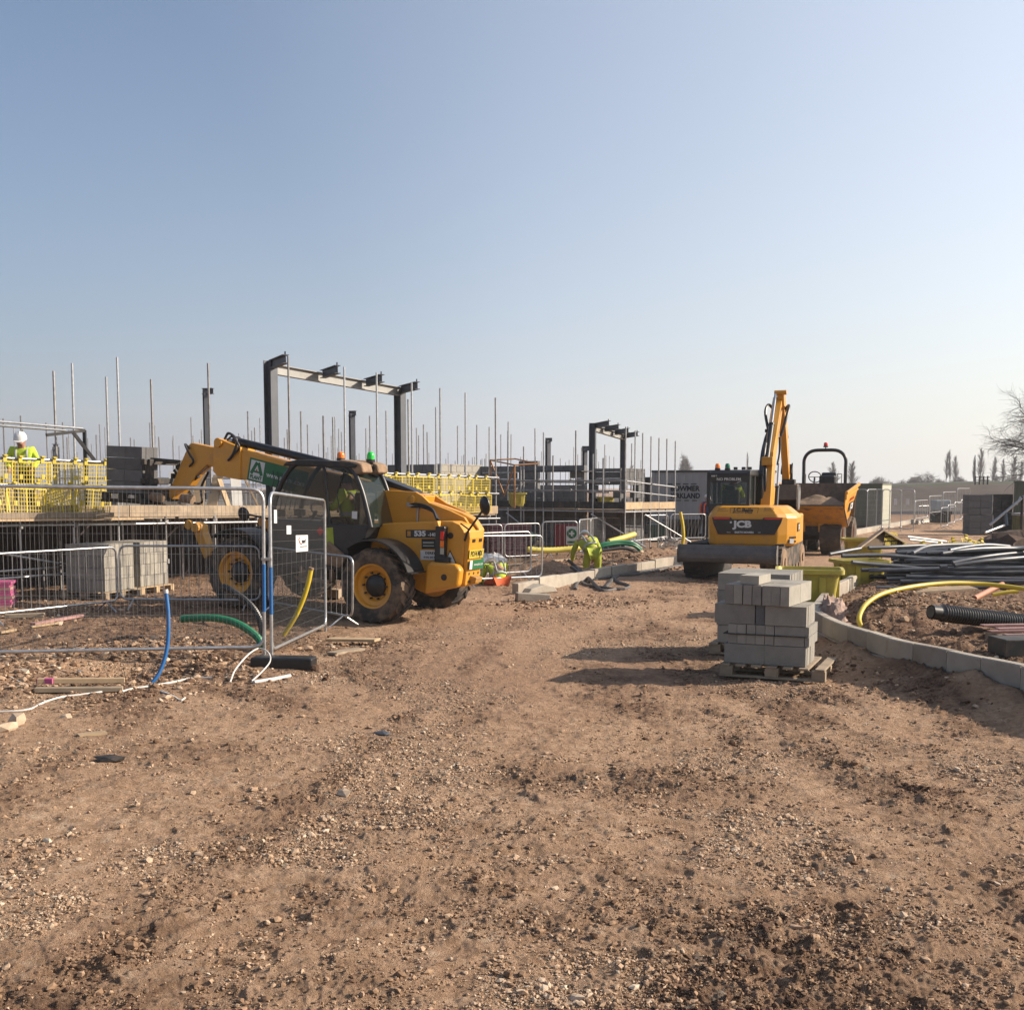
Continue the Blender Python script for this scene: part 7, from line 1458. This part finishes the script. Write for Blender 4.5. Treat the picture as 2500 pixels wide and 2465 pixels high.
# ------------------------------------------------------------------ containers, cabins, far barriers, bank and trees
def container(name, label, p, q, depth, z1, mat, end=None, z0=.12, ribs=.28, roof=DKROOF, cat='container'):
    p, q = Vector((*p, 0)), Vector((*q, 0)); d = q-p; L = d.length; t = thing(name, label, cat, M=T(p.x, p.y, 0) @ RZ(math.atan2(d.y, d.x)))
    m = MB(); m.box((L/2, depth/2, (z0+z1)/2), (L-.04, depth-.04, z1-z0)); n = int(L/ribs)
    for i in range(n): m.box((L*(i+.5)/n, .012, (z0+z1)/2), (ribs*.5, .03, z1-z0-.2))
    m.build('body', mat, t)
    if end is not None:
        MB().box((L+.0, depth/2, (z0+z1)/2), (.05, depth, z1-z0-.02)).build('end_panel', end, t)
    MB().box((L/2, depth/2, z1+.035), (L+.06, depth+.06, .09)).build('roof', roof, t)
    for x in (.05, L-.05): MB().box((x, .0, (z0+z1)/2), (.10, .08, z1-z0)).build('corner_post', mat, t)
    MB().box((L/2, depth/2, z0/2), (L-.3, depth-.3, z0)).build('skid', BLKM, t); return t
pc, qc = w2(1590, 47.5), w2(1880, 46.0)
ct = container('site_container', 'grey site container with a dark company name behind the excavator', pc, qc, 2.6, 2.72, GREYC)
dv = Vector((qc[0]-pc[0], qc[1]-pc[1], 0)); Lc = dv.length
Fc = frame((.72, -.012, 2.02), (1, 0, 0), (0, 0, 1))
text_part('lettering', 'BOWMER', .30, NAVY, ct, Fc @ T(.70, 0, 0), bold=.012, xscale=.95); text_part('lettering', 'KIRKLAND', .30, NAVY, ct, Fc @ T(.72, -.31, 0), bold=.012, xscale=.86)
m = MB()
for k in range(4): m.box((.05+.34*k, .20, 0), (.24, .035, .004))
for k in range(4): m.box((.10+.34*k, -.50, 0), (.2, .035, .004))
m.build('name_dashes', NAVY, ct, M=Fc)
container('site_cabin', 'dark brown site cabin left of the grey container', w2(1545, 50), w2(1592, 49), 2.4, 2.45, pmat('dark_brown_cabin', (.06, .045, .045), .7), cat='cabin')
container('site_cabin', 'tall olive green site cabin with a pale sunlit end right of the dumper', (13.5, 58.9), (18.7, 56.0), 2.4, 2.20, OLIVE, CREAM, cat='cabin', roof=OLIVE)  # the sun on the end panel is put into its pale colour
container('site_cabin', 'olive green cabin cut off by the right edge', w2(2472, 52), w2(2640, 50), 3, 2.30, OLIVE, cat='cabin', roof=OLIVE)
o = container('storage_box', 'low olive storage box in front of the right edge cabin', w2(2470, 42), w2(2580, 41), 1.2, 1.02, pmat('khaki_box', (.20, .17, .06), .7, var=.2), cat='storage box', roof=GALVD, z0=.3)
hx = [(2060, 54.0), (2115, 53.4), (2138, 54.5), (2152, 53), (2170, 52.6), (2198, 52.4), (2230, 52)]
hl_ = ['left of the olive cabin', 'on the shaded face of the olive cabin', 'in front of the olive cabin corner', 'before the pale cabin end', 'just right of the pale cabin end', 'at the right end of the row by the olive cabin']
for i in range(6):
    a, b = w2(*hx[i]), w2(*hx[i+1]); t, L = heras('distant mesh fence panel '+hl_[i], a, b, -.02, -.02)
    if i in (4, 5): sg = MB().box((0, 0, 0), (.13, .30, .004)).build('fence_sign', WHITE, t, M=frame((L*.5, .03, 1.42), (-1, 0, 0), (0, 0, 1)))
nm = ['first', 'second', 'third', 'fourth', 'fifth']
for i in range(4): barrier('distant crowd barrier, %s from the left in the rear row at the right' % nm[i], w2(2232+34*i, 55+4*i), w2(2262+34*i, 58.5+4*i), z=.35+.2*i, gap=.5)
for i in range(4): barrier('distant crowd barrier, %s from the left in the front row beside the dark packs' % nm[i], w2(2296+16*i, 54+1.0*i), w2(2313+16*i, 55+1.0*i), z=.02+.12*i, gap=.4)
barrier('distant crowd barrier standing low below the rear row', w2(2240, 62), w2(2268, 62.5), z=-.02, gap=.5)
t = thing('water_tank', 'pale grey water tank behind the far barriers', 'tank', M=T(*w2(2294, 64), .55)); MB().box((0, 0, .5), (.9, .8, .62)).build('tank', pmat('pale_tank', (.38, .43, .46), .5), t, bevel=.06); MB().box((0, 0, .08), (1.0, .9, .16)).build('base', BLKM, t); MB().box((0, 0, -.25), (.9, .8, .5)).build('stand', BLKM, t)
# wrapped dark packs stacked at the far right
for px, d, n, lab in ((2383, 48.5, 2, 'left stack of two dark shrink wrapped packs by the right hand road'), (2434, 53, 2, 'right stack of two dark shrink wrapped packs by the right hand road')):
    x, y = w2(px, d)
    for k in range(n):
        t = thing('wrapped_pack', ('lower' if k == 0 else 'upper')+' dark pack of the '+lab.replace('of two dark shrink wrapped packs ', ''), 'block pack', M=T(x+.04*(k == 0), y, .02+.875*k) @ RZ(R(-6)), group='dark wrapped packs')
        for i in range(3):
            for j in range(2): MB().box((-.49+.245+.49*j, 0, .145+.288*i), (.478, .95, .280)).build('block_layer', BLOCKD2 if px < 2400 else BLKM, t, bevel=.008)
        m = MB(); m.prism([(.50, .02), (.515, .25), (.50, .45), (.52, .62), (.505, .86), (.492, .86), (.492, .02)], -.47, .45); m.build('wrap', WHITEP if px < 2400 else BLKM, t, smooth=40)
t = thing('prop_frame', 'pale slanted tube props at the right edge by the cabin', 'props')
rail(t, W(2417, 1281, 36), W(2505, 1208, 36), r=.045, mat=GALV, name='prop'); rail(t, W(2455, 1250, 36), W(2458, 1282, 36), mat=pmat('blue_post', (.10, .17, .24), .6), name='post', r=.05); rail(t, W(2482, 1232, 36), W(2492, 1212, 36), mat=GALV, name='brace', r=.03); rail(t, W(2405, 1300, 35.5), W(2452, 1282, 36), mat=GALV, name='prop', r=.04); rail(t, W(2496, 1212, 36), W(2494, 1300, 36), mat=BLKM, name='post', r=.05)
# far kerb across the road
t = thing('kerb', 'far line of sunlit kerb blocks in front of the olive cabin', 'kerb'); a, b = G(2085, 1306), G(2232, 1276); d = b-a; n = 14
for i in range(n): p = a.lerp(b, (i+.5)/n); MB().box((0, 0, .10), (d.length/n-.02, .16, .26)).build('kerb_block', CONC, t, M=T(p.x, p.y, 0) @ RZ(math.atan2(d.y, d.x)))
t = thing('kerb', 'short far kerb piece beyond the gap in the kerb line', 'kerb'); a, b = G(2238, 1280), G(2280, 1270); d = b-a
for i in range(4): p = a.lerp(b, (i+.5)/4); MB().box((0, 0, .10), (d.length/4-.02, .16, .26)).build('kerb_block', CONC, t, M=T(p.x, p.y, 0) @ RZ(math.atan2(d.y, d.x)))
# bank with rough grass on top
bm = pmat('bank_soil', (.085, .058, .045), .95, var=.3, scale=.4, dirt=(.06, .072, .03), dirt_amt=.3, dscale=.25)
xs = np.linspace(12, 130, 130); rowsY = [-34, -16, 0, 3, 7, 11, 14, 22, 60]; v = []; m = MB()
for j, dy in enumerate(rowsY):
    for i, x in enumerate(xs):
        h = np.interp(x, [12, 20, 30, 38, 43.6, 51, 130], [0.2, .9, 1.7, 2.05, 2.42, 2.75, 3.3]); pr = [0, 0, 0, .25, .6, .92, 1.0, 1.0, .9][j]; yy = 112+dy-.12*(x-30); m.v.append((x, yy, h*pr*(1+.04*float(perlin(np.array([x*.4]), np.array([dy*.3]), 5)[0])) + .05*(j in (1, 2)) - .05*(j == 0)))
nx = len(xs); m.f = [(j*nx+i, j*nx+i+1, (j+1)*nx+i+1, (j+1)*nx+i) for j in range(len(rowsY)-1) for i in range(nx-1)]; m.mi = [1 if (f[0]//nx) == 5 else 0 for f in m.f]
o = m.build('bank', [bm, pmat('bank_grass', (.050, .066, .026), .95, var=.35, scale=.6)], smooth=60); tag(o, 'long dark earth bank with grass on top at the right', kind='structure')
BARK = pmat('grey_bark', (.105, .088, .075), .95, var=.2)
t = thing('post_fence', 'small post and rail fence on top of the bank', 'fence')
for i in range(4): p = w2(2376+10*i, 116); MB().box((p[0], p[1], 2.85), (.12, .12, .9)).build('post', BARK, t)
for z in (2.85, 3.15): MB().bar((*w2(2374, 116), z), (*w2(2412, 116), z), .06, .08).build('rail', BARK, t)
# ---- leafless trees
TWIG = pmat('twigs', (.20, .17, .155), .95, var=.2); IVY = pmat('dark_conifer', (.035, .045, .028), .95, var=.3)
def branch_mesh(kind, seed, levels, rf=.46):
    rr = random.Random(seed); T_, C_ = MB(), MB()
    def limb(p, d, L, r, lv):
        pts = [p]; dd = d.copy(); n = 3 if lv < levels else 2
        for i in range(n):
            w = (.10 if lv == 0 else .30) if kind == 'round' else (.03 if lv == 0 else .12); dd = (dd+Vector((rr.gauss(0, w), rr.gauss(0, w), rr.gauss(0, w*.6)+(.12 if kind == 'poplar' else (.04 if lv < 2 else -.02))))).normalized(); pts.append(pts[-1]+dd*L/n)
        (T_ if lv <= 1 else C_).tube(pts, [r*(1-.55*i/n) for i in range(n+1)], 6 if lv < 2 else 3, caps=False)
        if lv >= levels: return
        k = {0: 7, 1: 6, 2: 5, 3: 5, 4: 5}.get(lv, 3) if kind == 'round' else {0: 44, 1: 9, 2: 5}.get(lv, 3)
        for j in range(k):
            f = ((.22 if lv == 0 else .30)+(.78 if lv == 0 else .70)*(j+rr.random())/k) if kind == 'round' else (.12+.86*(j+rr.random())/k); f = min(f, 1); x = f*n; i = min(n-1, int(x)); q = pts[i].lerp(pts[i+1], x-i); ax = (pts[i+1]-pts[i]).normalized()
            az = rr.random()*6.283; o = Vector((math.cos(az), math.sin(az), 0)); o = (o-ax*o.dot(ax)).normalized()
            sp = ((1.1+.9*rr.random()) if lv < 2 else (.8+.6*rr.random())) if kind == 'round' else (.30+.25*rr.random()); nd = (ax+o*sp).normalized(); ll = L*(.62+.22*rr.random()) if kind == 'round' else (L*.30*(1.05-.75*f) if lv == 0 else L*.5)
            limb(q, nd, ll, r*((.58 if lv == 0 else rf) if kind == 'round' else .40), lv+1)
    if kind == 'round': limb(Vector((0, 0, 0)), Vector((0, 0, 1)), .42, .028, 0)
    else: limb(Vector((0, 0, 0)), Vector((0, 0, 1)), 1.0, .014, 0)
    return T_.mesh('trunk', BARK, fix=False), C_.mesh('crown', TWIG, fix=False)
ROUND = [branch_mesh('round', s, 5, .66) for s in (3, 8)]; POP = [branch_mesh('poplar', s, 3) for s in (2, 5, 9)]
def height_of(me): return max(v.co.z for v in me.vertices)
def tree(label, px, ytop, ybase, d, msh, wpx=None, group='bare trees on the horizon', mat=None):
    p = W(px, ybase, d); H = (ybase-ytop)/F_PX*d; hh = height_of(msh[1]); s = H/hh
    wx = max(abs(v.co.x) for v in msh[1].vertices)*2*s; sx = (wpx/F_PX*d)/wx if wpx else 1.0
    t = thing('bare_tree', label, 'tree', M=T(p.x, p.y, p.z) @ RZ(RNG.uniform(0, 6.28)) @ Matrix.Diagonal((s*sx, s*sx, s, 1)), group=group); put('trunk', msh[0], t); c = put('crown', msh[1], t); return t
for i, (px, yt, yb, w, l) in enumerate(((2309, 1101, 1186, 14, 'left poplar of the three on the horizon'), (2319, 1096, 1186, 13, 'tallest middle poplar of the three on the horizon'), (2331, 1110, 1186, 20, 'right broader poplar of the three on the horizon'), (2392, 1092, 1186, 22, 'slender poplar above the post and rail fence'), (2423, 1112, 1186, 18, 'poplar right of the post and rail fence'), (2448, 1117, 1186, 14, 'thin poplar left of the big oak branches'), (2472, 1112, 1186, 20, 'poplar under the big oak branches'), (2490, 1125, 1186, 14, 'poplar nearest the right edge'), (2034, 1126, 1200, 30, 'pale poplar behind the dumper seat'), (2078, 1124, 1200, 28, 'pale poplar behind the right post of the roll bar'), (1822, 1102, 1200, 8, 'thin sapling behind the excavator cab'), (1540, 1132, 1200, 26, 'faint small tree left of the grey container'))):
    tree(l, px, yt, yb, 330 if px > 2300 else 260, POP[i % 3], w*1.8)
t = tree('dark columnar conifer beside the post and rail fence', 2378, 1112, 1186, 300, POP[1], 16); m2 = MB(); m2.lathe([(.02, 0), (.075, .1), (.085, .35), (.06, .75), (.02, 1.0), (0, 1.02)], 10)
for i, (x, y, z) in enumerate(m2.v): m2.v[i] = (x*RNG.uniform(.7, 1.3), y*RNG.uniform(.7, 1.3), z*height_of(POP[1][1]))
m2.build('foliage', IVY, t)
for i, (px, yt, yb, w, l) in enumerate(((2136, 1157, 1216, 52, 'round bare tree right of the dumper skip'), (2170, 1168, 1216, 46, 'lower round bare tree above the olive cabin'), (2222, 1155, 1216, 60, 'round bare tree left of the largest one on the horizon'), (2262, 1146, 1216, 74, 'largest round bare tree on the horizon'), (2345, 1155, 1214, 50, 'low bushy tree right of the three poplars'), (2440, 1154, 1212, 70, 'low bushy tree under the big oak'), (2482, 1156, 1212, 60, 'low bushy tree at the right edge'), (2195, 1166, 1216, 50, 'bushy tree between the round ones over the olive cabin'), (2292, 1162, 1214, 44, 'bushy tree just left of the three poplars'), (2405, 1160, 1212, 46, 'bushy tree below the slender poplar'), (1677, 1098, 1200, 40, 'upright bare tree above the grey container'))):
    tree(l, px, yt, yb, 290, ROUND[i % 2], w*1.5)
OAK = branch_mesh('round', 12, 5)
pO = W(2536, 1200, 92); s = ((1200-880)/F_PX*92)/height_of(OAK[1]); t = thing('bare_tree', 'big leafless oak reaching in from the right edge', 'tree', M=T(pO.x, pO.y, pO.z) @ RZ(3.4) @ Matrix.Scale(s, 4)); put('trunk', OAK[0], t); put('crown', OAK[1], t)
# ------------------------------------------------------------------ the hazy air
hz = bpy.data.materials.new('haze'); hz.use_nodes = True; n_ = hz.node_tree; n_.nodes.remove(n_.nodes['Principled BSDF'])
pv = n_.nodes.new('ShaderNodeVolumePrincipled'); pv.inputs['Color'].default_value = (.95, .97, 1.0, 1); pv.inputs['Density'].default_value = .00045; pv.inputs['Anisotropy'].default_value = .0
n_.links.new(pv.outputs[0], n_.nodes['Material Output'].inputs['Volume'])
o = MB().box((40, 190, 17), (620, 620, 40)).build('haze', hz); tag(o, 'thin spring haze', kind='stuff')
